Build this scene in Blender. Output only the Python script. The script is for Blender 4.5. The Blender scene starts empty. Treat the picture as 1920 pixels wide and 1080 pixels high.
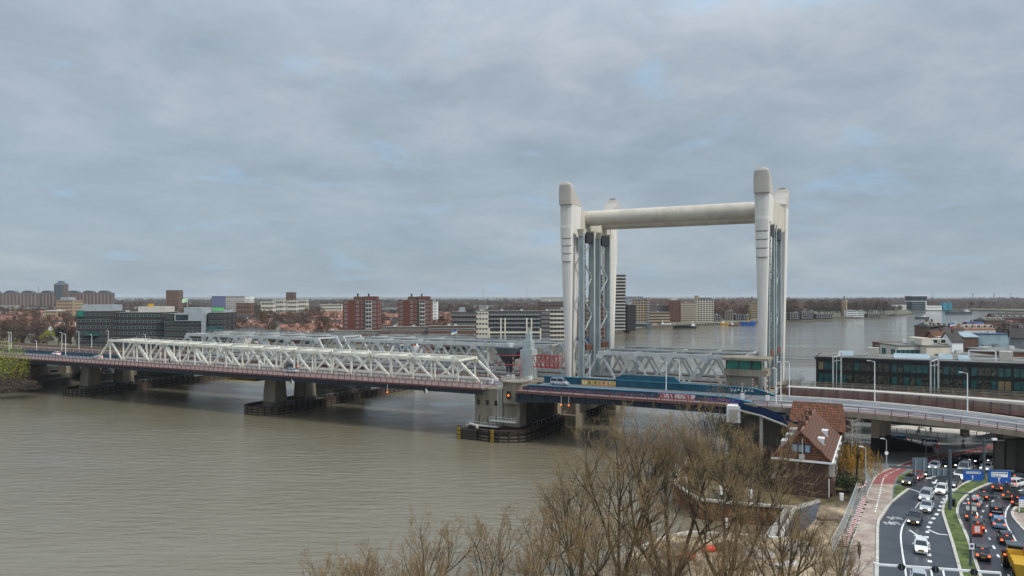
import bpy, math, random
from mathutils import Vector, Matrix
sc = bpy.context.scene
COL = sc.collection
# ------------------------------------------------------------------ camera, sky, sun
F, H = 1380.0, 35.0                     # focal length in photo pixels (1920 wide), eye height above the water
cd = bpy.data.cameras.new('camera'); cam = bpy.data.objects.new('camera', cd); COL.objects.link(cam)
cam.location = (0, 0, H); cam.rotation_euler = (math.radians(90), 0, 0)
cd.sensor_width = 36; cd.lens = 36 * F / 1920; cd.shift_y = 15 / 1920
cd.clip_start = 1; cd.clip_end = 60000
sc.camera = cam
sc.view_settings.view_transform = 'Standard'; sc.view_settings.look = 'None'
sc.view_settings.gamma = 1; sc.view_settings.exposure = 0.0
SUN_EL, SUN_AZ = 42, 124                # degrees; azimuth clockwise from +Y
w = bpy.data.worlds.new('World'); sc.world = w; w.use_nodes = True
N, Lk = w.node_tree.nodes, w.node_tree.links; N.clear()
def nd(t, **k):
    n = N.new(t)
    for a, b in k.items(): setattr(n, a, b)
    return n
sky = nd('ShaderNodeTexSky', sky_type='NISHITA', sun_disc=False)
sky.sun_elevation = math.radians(SUN_EL); sky.sun_rotation = math.radians(SUN_AZ)
bgs = nd('ShaderNodeBackground'); bgs.inputs[1].default_value = 0.05
Lk.new(sky.outputs[0], bgs.inputs[0])
tc = nd('ShaderNodeTexCoord'); sx = nd('ShaderNodeSeparateXYZ'); Lk.new(tc.outputs['Generated'], sx.inputs[0])
def mth(op, a, b=None, clamp=False):
    n = nd('ShaderNodeMath', operation=op); n.use_clamp = clamp
    for i, v in enumerate((a, b)):
        if v is None: continue
        if isinstance(v, (int, float)): n.inputs[i].default_value = v
        else: Lk.new(v, n.inputs[i])
    return n.outputs[0]
zz = mth('ADD', mth('MAXIMUM', sx.outputs[2], 0.0), 0.22)      # cloud layer seen in perspective
cx = nd('ShaderNodeCombineXYZ'); Lk.new(mth('DIVIDE', sx.outputs[0], zz), cx.inputs[0]); Lk.new(mth('DIVIDE', sx.outputs[1], zz), cx.inputs[1])
def noise(scale, detail, rough, off):
    m = nd('ShaderNodeMapping'); m.inputs['Location'].default_value = off; Lk.new(cx.outputs[0], m.inputs[0])
    n = nd('ShaderNodeTexNoise'); n.inputs['Scale'].default_value = scale; n.inputs['Detail'].default_value = detail
    n.inputs['Roughness'].default_value = rough; n.inputs['Distortion'].default_value = 0.35
    Lk.new(m.outputs[0], n.inputs[0]); return n.outputs[0]
def ramp(inp, stops):
    r = nd('ShaderNodeValToRGB'); e = r.color_ramp.elements
    while len(e) > 1: e.remove(e[0])
    e[0].position = stops[0][0]; e[0].color = (*stops[0][1], 1)
    for p, c in stops[1:]:
        q = e.new(p); q.color = (*c, 1)
    Lk.new(inp, r.inputs[0]); return r.outputs[0]
def mixc(f, a, b, mode='MIX'):
    m = nd('ShaderNodeMix', data_type='RGBA', blend_type=mode)
    for s, v in ((m.inputs[0], f), (m.inputs[6], a), (m.inputs[7], b)):
        if isinstance(v, (int, float)): s.default_value = v
        elif isinstance(v, tuple): s.default_value = (*v, 1)
        else: Lk.new(v, s)
    return m.outputs[2]
cl = ramp(mth('ADD', mth('MULTIPLY', noise(1.0, 8, 0.58, (5.3, 2.9, 1)), 0.6), mth('MULTIPLY', noise(3.4, 9, 0.6, (1.1, 7.7, 3)), 0.4)), [(0.38, (0.30, 0.355, 0.42)), (0.5, (0.385, 0.44, 0.50)), (0.61, (0.50, 0.545, 0.60))])
gaps = ramp(noise(2.6, 7, 0.55, (3.3, 8.4, 5)), [(0.57, (0, 0, 0)), (0.74, (1, 1, 1))])
up = mixc(mth('MULTIPLY', gaps, 0.85), cl, (0.36, 0.57, 0.80))
hor = ramp(sx.outputs[2], [(0.0, (1, 1, 1)), (0.22, (0.35, 0.35, 0.35)), (0.5, (0, 0, 0))])
skyc = mixc(mth('MULTIPLY', hor, 0.6), up, (0.265, 0.35, 0.425))
zen = ramp(sx.outputs[2], [(0.30, (1, 1, 1)), (0.75, (2.5, 2.45, 2.4))])   # an overcast sky is brighter overhead
skyc = mixc(1.0, skyc, zen, 'MULTIPLY')
bgc = nd('ShaderNodeBackground'); Lk.new(skyc, bgc.inputs[0]); bgc.inputs[1].default_value = 1.0
add = nd('ShaderNodeAddShader'); out = nd('ShaderNodeOutputWorld')
Lk.new(bgs.outputs[0], add.inputs[0]); Lk.new(bgc.outputs[0], add.inputs[1]); Lk.new(add.outputs[0], out.inputs[0])
bgs.inputs[1].default_value = 0.01
sl = bpy.data.lights.new('sun', 'SUN'); so = bpy.data.objects.new('sun', sl); COL.objects.link(so)
sl.energy = 2.6; sl.angle = math.radians(12); sl.color = (1, 0.95, 0.87)
a = math.radians(SUN_AZ); el = math.radians(SUN_EL)
sd = Vector((math.sin(a) * math.cos(el), math.cos(a) * math.cos(el), math.sin(el)))
so.rotation_euler = sd.to_track_quat('Z', 'Y').to_euler(); so.location = (0, -50, 200)

# ------------------------------------------------------------------ helpers
def P(px, py, z):                       # photo pixel -> world point on the plane of height z
    Y = (H - z) * F / (py - 555.0); return ((px - 960) / F * Y, Y)
class Fr:                               # a local frame: x, y, heading
    def __init__(s, x, y, ang): s.x, s.y, s.a = x, y, ang; s.c, s.s = math.cos(ang), math.sin(ang)
    def w(s, p): return (s.x + p[0]*s.c - p[1]*s.s, s.y + p[0]*s.s + p[1]*s.c, p[2] if len(p) > 2 else 0)
    def inv(s, p): dx, dy = p[0]-s.x, p[1]-s.y; return (dx*s.c + dy*s.s, -dx*s.s + dy*s.c, p[2] if len(p) > 2 else 0)
WF = Fr(0, 0, 0)
BF = Fr(-7.8, 179.5, math.atan2(-0.4537, 0.891))   # bridge frame: x along the bridge (to the right), y across it (away)
OFF = {}
def setp(o, label=None, cat=None, group=None, kind=None):
    if label: o['label'] = label
    if cat: o['category'] = cat
    if group: o['group'] = group
    if kind: o['kind'] = kind
    return o
def thing(name, label, cat, fr, at=(0, 0, 0), group=None, kind=None):
    o = bpy.data.objects.new(name, None); COL.objects.link(o); o.empty_display_size = 0.5
    o.location = fr.w(at); o.rotation_euler = (0, 0, fr.a); OFF[o.name] = Vector(at)
    return setp(o, label, cat, group, kind)
class MB:
    def __init__(s): s.v = []; s.f = []; s.m = []
    def add(s, vs, fs, mi=0):
        b = len(s.v); s.v += [tuple(v) for v in vs]; s.f += [tuple(b+i for i in f) for f in fs]; s.m += [mi]*len(fs); return s
    def box(s, x0, x1, y0, y1, z0, z1, mi=0):
        return s.add([(x0,y0,z0),(x1,y0,z0),(x1,y1,z0),(x0,y1,z0),(x0,y0,z1),(x1,y0,z1),(x1,y1,z1),(x0,y1,z1)],
                     [(3,2,1,0),(4,5,6,7),(0,1,5,4),(1,2,6,5),(2,3,7,6),(3,0,4,7)], mi)
    def bar(s, p, q, a, b=None, mi=0, up=(0, 0, 1)):     # rectangular beam p->q, width a (sideways), b (along up)
        b = b or a; p, q = Vector(p), Vector(q); d = (q-p).normalized(); u = Vector(up)
        if abs(d.dot(u)) > 0.98: u = Vector((0, 1, 0))
        sd_ = d.cross(u).normalized()*a/2; u2 = sd_.cross(d).normalized()*b/2
        vs = [t+i*sd_+j*u2 for t in (p, q) for i, j in ((-1,-1),(1,-1),(1,1),(-1,1))]
        return s.add(vs, [(3,2,1,0),(4,5,6,7),(0,1,5,4),(1,2,6,5),(2,3,7,6),(3,0,4,7)], mi)
    def cyl(s, p, q, r, n=10, r2=None, mi=0, cap=True):
        r2 = r if r2 is None else r2; p, q = Vector(p), Vector(q); d = (q-p).normalized()
        u = Vector((0, 0, 1)) if abs(d.z) < 0.9 else Vector((1, 0, 0)); a_ = d.cross(u).normalized(); b_ = d.cross(a_)
        vs = [c+rr*(math.cos(t)*a_+math.sin(t)*b_) for c, rr in ((p, r), (q, r2)) for t in [2*math.pi*i/n for i in range(n)]]
        fs = [(i, i+n, (i+1) % n+n, (i+1) % n) for i in range(n)]
        if cap: fs += [tuple(range(n)), tuple(range(2*n-1, n-1, -1))]
        return s.add(vs, fs, mi)
    def prism(s, poly, z0, z1, mi=0, mt=None):
        A = sum(poly[i][0]*poly[(i+1) % len(poly)][1]-poly[(i+1) % len(poly)][0]*poly[i][1] for i in range(len(poly)))
        if A < 0: poly = poly[::-1]
        n = len(poly); vs = [(p[0], p[1], z0) for p in poly]+[(p[0], p[1], z1) for p in poly]
        s.add(vs, [(i, (i+1) % n, (i+1) % n+n, i+n) for i in range(n)]+[tuple(range(n))[::-1]], mi)
        return s.add(vs[n:], [tuple(range(n))], mi if mt is None else mt)
    def sheet(s, poly, z, mi=0):
        A = sum(poly[i][0]*poly[(i+1) % len(poly)][1]-poly[(i+1) % len(poly)][0]*poly[i][1] for i in range(len(poly)))
        if A < 0: poly = poly[::-1]
        return s.add([(p[0], p[1], z) for p in poly], [tuple(range(len(poly)))], mi)
    def loft(s, rings, mi=0, cap=True):
        n = len(rings[0]); vs = [v for r in rings for v in r]; fs = []
        for k in range(len(rings)-1):
            for i in range(n):
                j = (i+1) % n; fs.append((k*n+i, k*n+j, k*n+n+j, k*n+n+i))
        if cap: fs += [tuple(range(n))[::-1], tuple(range((len(rings)-1)*n, len(rings)*n))]
        return s.add(vs, fs, mi)
    def mesh(s, name, mats, off=(0, 0, 0), smooth=False):
        me = bpy.data.meshes.new(name); o = Vector(off)
        me.from_pydata([tuple(Vector(v)-o) for v in s.v] if o.length else s.v, [], s.f)
        for m in (mats if isinstance(mats, (list, tuple)) else [mats]): me.materials.append(m)
        me.polygons.foreach_set('material_index', s.m)
        if smooth: me.polygons.foreach_set('use_smooth', [True]*len(s.f))
        me.update(); return me
    def part(s, name, mats, parent, label=None, kind=None, smooth=False):
        off = OFF[parent.name]; o = bpy.data.objects.new(name, s.mesh(name, mats, off, smooth)); COL.objects.link(o)
        o.parent = parent; OFF[o.name] = off; return setp(o, label, kind=kind)
    def top(s, name, mats, fr, label=None, cat=None, group=None, kind=None, at=(0, 0, 0), smooth=False):
        o = bpy.data.objects.new(name, s.mesh(name, mats, at, smooth)); COL.objects.link(o)
        o.location = fr.w(at); o.rotation_euler = (0, 0, fr.a); OFF[o.name] = Vector(at)
        return setp(o, label, cat, group, kind)
def copy_tree(o, parent=None):
    c = o.copy(); COL.objects.link(c); c.parent = parent; OFF[c.name] = OFF.get(o.name, Vector((0, 0, 0)))
    for ch in KIDS.get(o.name, []) : copy_tree(ch, c)
    return c
KIDS = {}
def remember(root):                     # children table, so copying needs no depsgraph
    allo = list(bpy.data.objects)
    def rec(o):
        KIDS[o.name] = [c for c in allo if c.parent == o]
        for c in KIDS[o.name]: rec(c)
    rec(root)
def place(root, x, y, z, ang, label, group=None, scale=None):
    c = copy_tree(root); c.location = (x, y, z); c.rotation_euler = (0, 0, ang); c['label'] = label
    if group: c['group'] = group
    if scale: c.scale = scale if isinstance(scale, tuple) else (scale,)*3
    return c
def lin(c): c /= 255.0; return c/12.92 if c <= 0.04045 else ((c+0.055)/1.055)**2.4
def C(r, g, b, k=1.0): return (lin(r)*k, lin(g)*k, lin(b)*k)
def mat(name, col, rough=0.8, var=0.15, scale=1.0, metal=0, emit=None, es=1, bump=0, col2=None, det=4, spec=None, stretch=None):
    m = bpy.data.materials.new(name); m.use_nodes = True; nt = m.node_tree; b = nt.nodes['Principled BSDF']
    b.inputs['Roughness'].default_value = rough; b.inputs['Metallic'].default_value = metal
    if spec is not None: b.inputs['Specular IOR Level'].default_value = spec
    if emit: b.inputs['Emission Color'].default_value = (*emit, 1); b.inputs['Emission Strength'].default_value = es
    if var or col2:
        t = nt.nodes.new('ShaderNodeTexCoord'); n = nt.nodes.new('ShaderNodeTexNoise'); mp = nt.nodes.new('ShaderNodeMapping')
        n.inputs['Scale'].default_value = scale; n.inputs['Detail'].default_value = det; n.inputs['Roughness'].default_value = 0.65
        if stretch: mp.inputs['Scale'].default_value = stretch
        nt.links.new(t.outputs['Object'], mp.inputs[0]); nt.links.new(mp.outputs[0], n.inputs[0])
        r = nt.nodes.new('ShaderNodeValToRGB'); e = r.color_ramp.elements
        e[0].position, e[1].position = 0.35, 0.65
        c2 = col2 or col
        e[0].color = (*[c*(1-var) for c in col], 1); e[1].color = (*[min(1, c*(1+var)) for c in c2], 1)
        nt.links.new(n.outputs[0], r.inputs[0]); nt.links.new(r.outputs[0], b.inputs['Base Color'])
        if bump:
            bp = nt.nodes.new('ShaderNodeBump'); bp.inputs['Strength'].default_value = bump
            nt.links.new(n.outputs[0], bp.inputs['Height']); nt.links.new(bp.outputs[0], b.inputs['Normal'])
    else: b.inputs['Base Color'].default_value = (*col, 1)
    return m
def brick_mat(name, c1, c2, mortar, scale=1.0, bw=0.5, rh=0.25, ms=0.02, rough=0.85, axis='X'):
    m = bpy.data.materials.new(name); m.use_nodes = True; nt = m.node_tree; b = nt.nodes['Principled BSDF']; b.inputs['Roughness'].default_value = rough
    t = nt.nodes.new('ShaderNodeTexCoord'); sp = nt.nodes.new('ShaderNodeSeparateXYZ'); cb = nt.nodes.new('ShaderNodeCombineXYZ'); ad = nt.nodes.new('ShaderNodeMath')
    nt.links.new(t.outputs['Object'], sp.inputs[0]); nt.links.new(sp.outputs[0], ad.inputs[0]); nt.links.new(sp.outputs[1], ad.inputs[1])
    nt.links.new(ad.outputs[0], cb.inputs[0]); nt.links.new(sp.outputs[2], cb.inputs[1])
    k = nt.nodes.new('ShaderNodeTexBrick'); k.inputs['Scale'].default_value = scale; k.inputs['Brick Width'].default_value = bw
    k.inputs['Row Height'].default_value = rh; k.inputs['Mortar Size'].default_value = ms
    k.inputs['Color1'].default_value = (*c1, 1); k.inputs['Color2'].default_value = (*c2, 1); k.inputs['Mortar'].default_value = (*mortar, 1)
    nt.links.new(cb.outputs[0], k.inputs[0]); nt.links.new(k.outputs[0], b.inputs['Base Color']); return m
def text_obj(txt, size, m, depth=0.01, bold=0.0):
    cu = bpy.data.curves.new('txt', 'FONT'); cu.body = txt; cu.size = size; cu.align_x = 'CENTER'; cu.align_y = 'CENTER'; cu.extrude = depth; cu.offset = bold
    o = bpy.data.objects.new('txt', cu); me = bpy.data.meshes.new_from_object(o); bpy.data.objects.remove(o)
    me.materials.clear(); me.materials.append(m); return me
def text_part(txt, size, m, parent, loc, rot=(math.radians(90), 0, 0), name='lettering', depth=0.01, bold=0.0):
    o = bpy.data.objects.new(name, text_obj(txt, size, m, depth, bold)); COL.objects.link(o); o.parent = parent
    o.location = Vector(loc)-OFF[parent.name]; o.rotation_euler = rot; OFF[o.name] = OFF[parent.name]; return o
R = random.Random(7)

M = {}
def mk(k, *a, **kw): M[k] = mat(k, *a, **kw)
mk('white_steel', C(222, 220, 206), 0.55, 0.20, 1.1, det=9)
mk('grey_steel', C(186, 190, 188), 0.55, 0.16, 0.9, det=7)
mk('blue_steel', C(162, 172, 172), 0.5, 0.12, 0.5)
mk('dark_girder', C(27, 40, 52), 0.6, 0.2, 0.6)
mk('teal', C(22, 80, 100), 0.5, 0.25, 0.5)
mk('teal_light', C(70, 140, 165), 0.5, 0.2, 0.5)
mk('navy', C(28, 62, 105), 0.5, 0.2, 0.8)
mk('red_rail', C(112, 52, 50), 0.7, 0.2, 1.5)
mk('red_steel', C(160, 58, 56), 0.6, 0.15, 1)
mk('rust', C(104, 66, 46), 0.9, 0.35, 1.2)
mk('concrete', C(132, 124, 109), 0.9, 0.32, 0.35, bump=0.1, stretch=(1, 1, 0.35))
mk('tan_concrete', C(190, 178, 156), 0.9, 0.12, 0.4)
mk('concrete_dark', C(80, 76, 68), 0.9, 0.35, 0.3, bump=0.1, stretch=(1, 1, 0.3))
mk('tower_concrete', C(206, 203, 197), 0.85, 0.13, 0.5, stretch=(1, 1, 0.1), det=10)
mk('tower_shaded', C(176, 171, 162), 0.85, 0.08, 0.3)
mk('tube_concrete', C(196, 189, 175), 0.85, 0.13, 0.35, det=8)
mk('beam_concrete', C(186, 180, 166), 0.9, 0.15, 0.5, stretch=(1, 1, 0.15))
mk('groove', C(70, 62, 52), 0.9, 0.1, 1)
mk('timber', C(46, 40, 35), 0.9, 0.5, 1.2, stretch=(0.3, 0.3, 3))
mk('capping', C(66, 48, 42), 0.9, 0.3, 1); mk('timber_rail', C(110, 98, 84), 0.9, 0.35, 1.0)
mk('black_steel', C(24, 26, 28), 0.5, 0.1, 1)
mk('asphalt', C(56, 61, 68), 0.38, 0.22, 0.35, det=9)
mk('deck_asphalt', C(98, 92, 90), 0.85, 0.2, 0.15)
mk('viaduct_asphalt', C(104, 107, 112), 0.7, 0.22, 0.3, det=8, stretch=(0.3, 1, 1))
mk('footway', C(124, 110, 106), 0.9, 0.2, 0.3)
mk('ballast', C(96, 86, 72), 0.95, 0.35, 1.5)
mk('paint', C(225, 225, 222), 0.7, 0.08, 1.0)
mk('kerb', C(186, 182, 172), 0.85, 0.15, 1.0)
mk('grass', C(66, 78, 36), 0.95, 0.4, 0.8, col2=C(84, 98, 48), bump=0.4)
mk('grass_far', C(88, 92, 56), 0.95, 0.3, 0.05)
mk('dirt', C(84, 70, 52), 0.95, 0.4, 0.2, col2=C(164, 146, 120), bump=0.6, det=12)
mk('garden', C(58, 50, 32), 0.95, 0.5, 0.4, col2=C(92, 80, 52), bump=0.5, det=9)
mk('city_ground', C(88, 84, 76), 0.95, 0.35, 0.02, col2=C(100, 98, 74), det=6)
mk('pave_pink', C(150, 128, 120), 0.9, 0.15, 0.5, col2=C(166, 156, 142), det=8)
mk('bike_red', C(142, 82, 80), 0.85, 0.15, 0.4)
mk('pave_grey', C(120, 122, 120), 0.9, 0.2, 0.5, det=8)
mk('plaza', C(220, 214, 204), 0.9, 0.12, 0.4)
mk('wall_grey', C(120, 124, 126), 0.8, 0.2, 0.5)
mk('glass', C(40, 52, 60), 0.12, 0.5, 0.3)
mk('glass_teal', C(44, 82, 82), 0.12, 0.5, 0.35)
mk('glass_office_teal', C(46, 84, 84), 0.15, 0.3, 0.9); mk('glass_mid', C(34, 42, 42), 0.12, 0.6, 1.2, col2=C(70, 72, 62)); mk('glass_green', C(30, 110, 92), 0.12, 0.3, 0.5)
mk('glass_sky', C(136, 156, 164), 0.15, 0.2, 0.2)
mk('frame', C(205, 205, 198), 0.6, 0.1, 1)
mk('frame_dark', C(60, 60, 62), 0.6, 0.1, 1)
mk('tile_orange', C(116, 78, 66), 0.9, 0.35, 0.9, col2=C(142, 100, 82))
mk('tile_dark', C(62, 58, 58), 0.85, 0.25, 0.7)
mk('tile_brown', C(96, 66, 50), 0.9, 0.3, 1.2)
mk('flat_roof', C(112, 112, 108), 0.9, 0.3, 0.2)
mk('lamp_white', C(225, 228, 228), 0.5, 0.05, 1)
mk('bark', C(74, 66, 52), 0.95, 0.3, 2.0, bump=0.3)
mk('twig', C(134, 116, 84), 0.95, 0.3, 0.6)
mk('bud', C(138, 104, 66), 0.95, 0.35, 0.6)
mk('willow_leaf', C(160, 130, 34), 0.9, 0.3, 0.4, col2=C(176, 136, 44))
mk('yellow_leaf', C(132, 134, 40), 0.9, 0.3, 0.5)
mk('green_leaf', C(60, 70, 40), 0.9, 0.4, 0.5)
mk('copse', C(74, 76, 56), 0.95, 0.3, 0.05); mk('fir', C(30, 46, 32), 0.9, 0.4, 0.3)
mk('crown_a', C(88, 72, 66), 0.95, 0.25, 0.1)
mk('crown_b', C(76, 66, 58), 0.95, 0.25, 0.1)
mk('crown_c', C(98, 76, 62), 0.95, 0.25, 0.1)
mk('yellow', C(190, 150, 36), 0.6, 0.1, 1)
mk('sign_blue', C(14, 82, 160), 0.5, 0.05, 1)
mk('sign_white', C(230, 230, 228), 0.6, 0.04, 1)
mk('orange_red', C(190, 62, 34), 0.6, 0.08, 1)
mk('gunmetal', C(72, 84, 92), 0.5, 0.1, 1)
mk('sign_back', C(88, 104, 112), 0.5, 0.1, 1)
mk('tyre', C(20, 20, 20), 0.9, 0.1, 1)
mk('rim', C(150, 152, 155), 0.4, 0.1, 1, metal=0.6)
mk('head_lamp', C(240, 236, 220), 0.2, 0, emit=(1, 0.93, 0.8), es=4)
mk('tail_lamp', C(200, 20, 10), 0.3, 0, emit=(1, 0.12, 0.03), es=3)
mk('red_lamp', C(200, 40, 10), 0.3, 0, emit=(1, 0.2, 0.03), es=2)
mk('plate', C(210, 165, 20), 0.5, 0)
mk('skin', C(190, 140, 115), 0.7, 0)
mk('cloth_dark', C(34, 36, 44), 0.9, 0.2, 4)
mk('green_sign', C(60, 190, 40), 0.5, 0, emit=(0.1, 0.8, 0.05), es=0.4)
mk('geotextile', C(46, 50, 58), 0.9, 0.4, 0.5, col2=C(72, 76, 82), det=8, bump=0.3)
mk('gravel', C(150, 144, 136), 0.95, 0.5, 3.0, bump=0.6)
mk('pale', C(186, 182, 174), 0.85, 0.12, 0.1); mk('barrier_panel', C(118, 104, 95), 0.9, 0.35, 0.5, stretch=(1, 1, 0.2)); mk('brick_wall', C(92, 64, 50), 0.9, 0.3, 0.7)
M['brick_red'] = brick_mat('brick_red', C(104, 58, 49), C(92, 50, 43), C(108, 78, 68), 1, 0.9, 0.3, 0.02)
M['brick_house'] = brick_mat('brick_house', C(80, 58, 46), C(68, 48, 40), C(88, 70, 60), 1, 0.45, 0.14, 0.012)
M['shingle'] = brick_mat('shingle', C(146, 88, 58), C(96, 64, 46), C(58, 40, 32), 1, 0.5, 0.42, 0.06)
M['rooftile'] = brick_mat('rooftile', C(112, 76, 56), C(90, 62, 48), C(58, 40, 32), 1, 0.35, 0.4, 0.04)

# ------------------------------------------------------------------ water
def water_mat():
    m = bpy.data.materials.new('water'); m.use_nodes = True; nt = m.node_tree; b = nt.nodes['Principled BSDF']
    b.inputs['Base Color'].default_value = (*C(116, 109, 91), 1); b.inputs['Specular IOR Level'].default_value = 1.0; b.inputs['Roughness'].default_value = 0.05; b.inputs['IOR'].default_value = 1.33
    t = nt.nodes.new('ShaderNodeTexCoord')
    def nz(scale, st, det, rot=0.5):
        mp = nt.nodes.new('ShaderNodeMapping'); mp.inputs['Scale'].default_value = st; mp.inputs['Rotation'].default_value = (0, 0, rot)
        n = nt.nodes.new('ShaderNodeTexNoise'); n.inputs['Scale'].default_value = scale; n.inputs['Detail'].default_value = det; n.inputs['Roughness'].default_value = 0.6
        nt.links.new(t.outputs['Object'], mp.inputs[0]); nt.links.new(mp.outputs[0], n.inputs[0]); return n.outputs[0]
    a_ = nz(0.42, (0.45, 1.6, 1), 7, 0.12); b_ = nz(0.014, (0.5, 1.5, 1), 6, 0.3)
    bp = nt.nodes.new('ShaderNodeBump'); bp.inputs['Strength'].default_value = 0.9; bp.inputs['Distance'].default_value = 0.3
    mu = nt.nodes.new('ShaderNodeMath'); mu.operation = 'MULTIPLY'; rr = nt.nodes.new('ShaderNodeMapRange')
    rr.inputs[1].default_value = 0.35; rr.inputs[2].default_value = 0.65; rr.inputs[3].default_value = 0.2; rr.inputs[4].default_value = 1.7
    nt.links.new(b_, rr.inputs[0]); nt.links.new(a_, mu.inputs[0]); nt.links.new(rr.outputs[0], mu.inputs[1])
    nt.links.new(mu.outputs[0], bp.inputs['Height']); nt.links.new(bp.outputs[0], b.inputs['Normal']); return m
M['water'] = water_mat()
mb = MB(); mb.sheet([(-2500, -200), (2500, -200), (2500, 2500), (-2500, 2500)], 0.0); mb.top('water', M['water'], WF, kind='structure')

# ------------------------------------------------------------------ ground
def PP(lst, z): return [P(a_, b_, z) for a_, b_ in lst]
far = PP([(-600, 752), (-40, 742), (20, 737), (66, 729), (150, 716), (262, 702), (480, 682), (700, 657), (1050, 640), (1150, 627), (1225, 615), (1345, 609.5), (1420, 606), (1476, 601), (1560, 598), (1640, 595), (1690, 592), (1712, 589.5), (1703, 584), (1709, 581.5), (1800, 582), (1920, 585), (2200, 586)], 0)
far += [(6000, 1900), (30000, 26000), (-30000, 26000), (-6000, 300)]
mb = MB(); mb.prism(far, -2, 2.5, 0, 1); mb.top('ground', [M['concrete_dark'], M['city_ground']], WF, kind='structure')
def bw(s, w_): q = BF.w((s, w_, 0)); return (q[0], q[1])
G0 = 3.0
rim = PP([(860, 1085), (1000, 1080), (1093, 1074), (1145, 1050), (1200, 1029), (1257, 1006), (1294, 1000), (1379, 1004), (1440, 1010), (1462, 1011), (1491, 953), (1397, 946), (1314, 938), (1292, 927), (1262, 905), (1292, 860)], G0)
near = [(-26, -60), (-22, 30), (-14, 72)]+rim+[bw(60, -2), bw(58.5, 20), bw(59, 72), (133, 322), (248, 483), (390, 690), (692, 1073), (908, 1290), (3500, 1500), (3500, -60)]
mb = MB(); mb.prism(near, -2, G0, 0, 1); mb.top('ground', [M['rust'], M['pave_grey']], WF, kind='structure')
mb = MB(); mb.sheet([(-16, 60), (-10, 78)]+rim+[bw(64, -2), bw(84, -6), P(1600, 950, G0), P(1590, 1100, G0), (30, 40), (-14, 40)], G0+0.002); mb.top('bare_earth', M['dirt'], WF, kind='structure')
mb = MB()
for i in range(3, len(rim)-1):          # pale capping beam on the sheet piling
    mb.bar((*rim[i], G0+0.12), (*rim[i+1], G0+0.12), 0.5, 0.35)
mb.top('quay_edge', M['kerb'], WF, 'pale concrete capping beam round the small harbour inlet', 'quay')
def sheet(name, pts, z, m, kind='structure'):
    b = MB(); b.sheet(PP(pts, G0), G0+z); return b.top(name, m, WF, kind=kind)
sheet('garden_soil', [(1292, 925), (1270, 905), (1296, 860), (1400, 845), (1600, 850), (1625, 895), (1600, 945), (1480, 948), (1397, 942), (1314, 934)], 0.004, M['garden'])
sheet('geotextile_slope', [(1452, 1008), (1476, 962), (1506, 949), (1539, 942), (1528, 975), (1506, 997), (1462, 1010)], 0.008, M['geotextile'])
sheet('right_city_ground', [(1500, 700), (1700, 640), (1920, 600), (2600, 640), (2600, 840), (1560, 760)], 0.004, M['pave_grey'])
sheet('gravel_strip', [(1430, 1008), (1452, 1008), (1476, 962), (1540, 941), (1534, 936), (1470, 953)], 0.012, M['gravel'])
sheet('footpath', [(1585, 1000), (1602, 950), (1622, 902), (1640, 868), (1655, 845), (1750, 838), (1792, 850), (1742, 862), (1690, 872), (1650, 887), (1637, 900), (1618, 955), (1607, 1000), (1580, 1100)], 0.004, M['pave_grey'])
sheet('cycle_path', [(1588, 1110), (1598, 1020), (1610, 975), (1622, 940), (1637, 908), (1675, 908), (1672, 940), (1665, 955), (1645, 985), (1643, 1110)], 0.012, M['pave_pink'])
sheet('cycle_path', [(1637, 908), (1637, 900), (1650, 887), (1675, 877), (1717, 862), (1767, 852), (1808, 845), (1850, 836), (1930, 824), (2050, 815), (2050, 830), (1930, 838), (1850, 845), (1783, 858), (1727, 872), (1700, 880), (1681, 895), (1675, 908)], 0.014, M['bike_red'])
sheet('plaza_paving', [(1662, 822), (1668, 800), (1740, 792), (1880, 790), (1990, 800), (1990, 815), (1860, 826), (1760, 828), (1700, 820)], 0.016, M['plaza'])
sheet('side_street', [(1655, 845), (1664, 822), (1700, 826), (1760, 834), (1850, 832), (1850, 837), (1780, 846), (1740, 846)], 0.018, M['asphalt'])
sheet('road', [(1643, 1115), (1646, 985), (1652, 968), (1672, 942), (1703, 917), (1688, 909), (1696, 898), (1712, 886), (1750, 873), (1800, 856), (1860, 846), (1930, 840), (2080, 832), (2150, 900), (2150, 1115)], 0.008, M['asphalt'])
med_l = [(1812, 1115), (1803, 1080), (1785, 1015), (1771, 972), (1768, 955), (1776, 935), (1800, 912), (1830, 898), (1848, 893)]
med_r = [(1852, 1115), (1838, 1080), (1815, 1012), (1798, 972), (1795, 955), (1803, 938), (1825, 920), (1862, 904), (1880, 896)]
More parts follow.
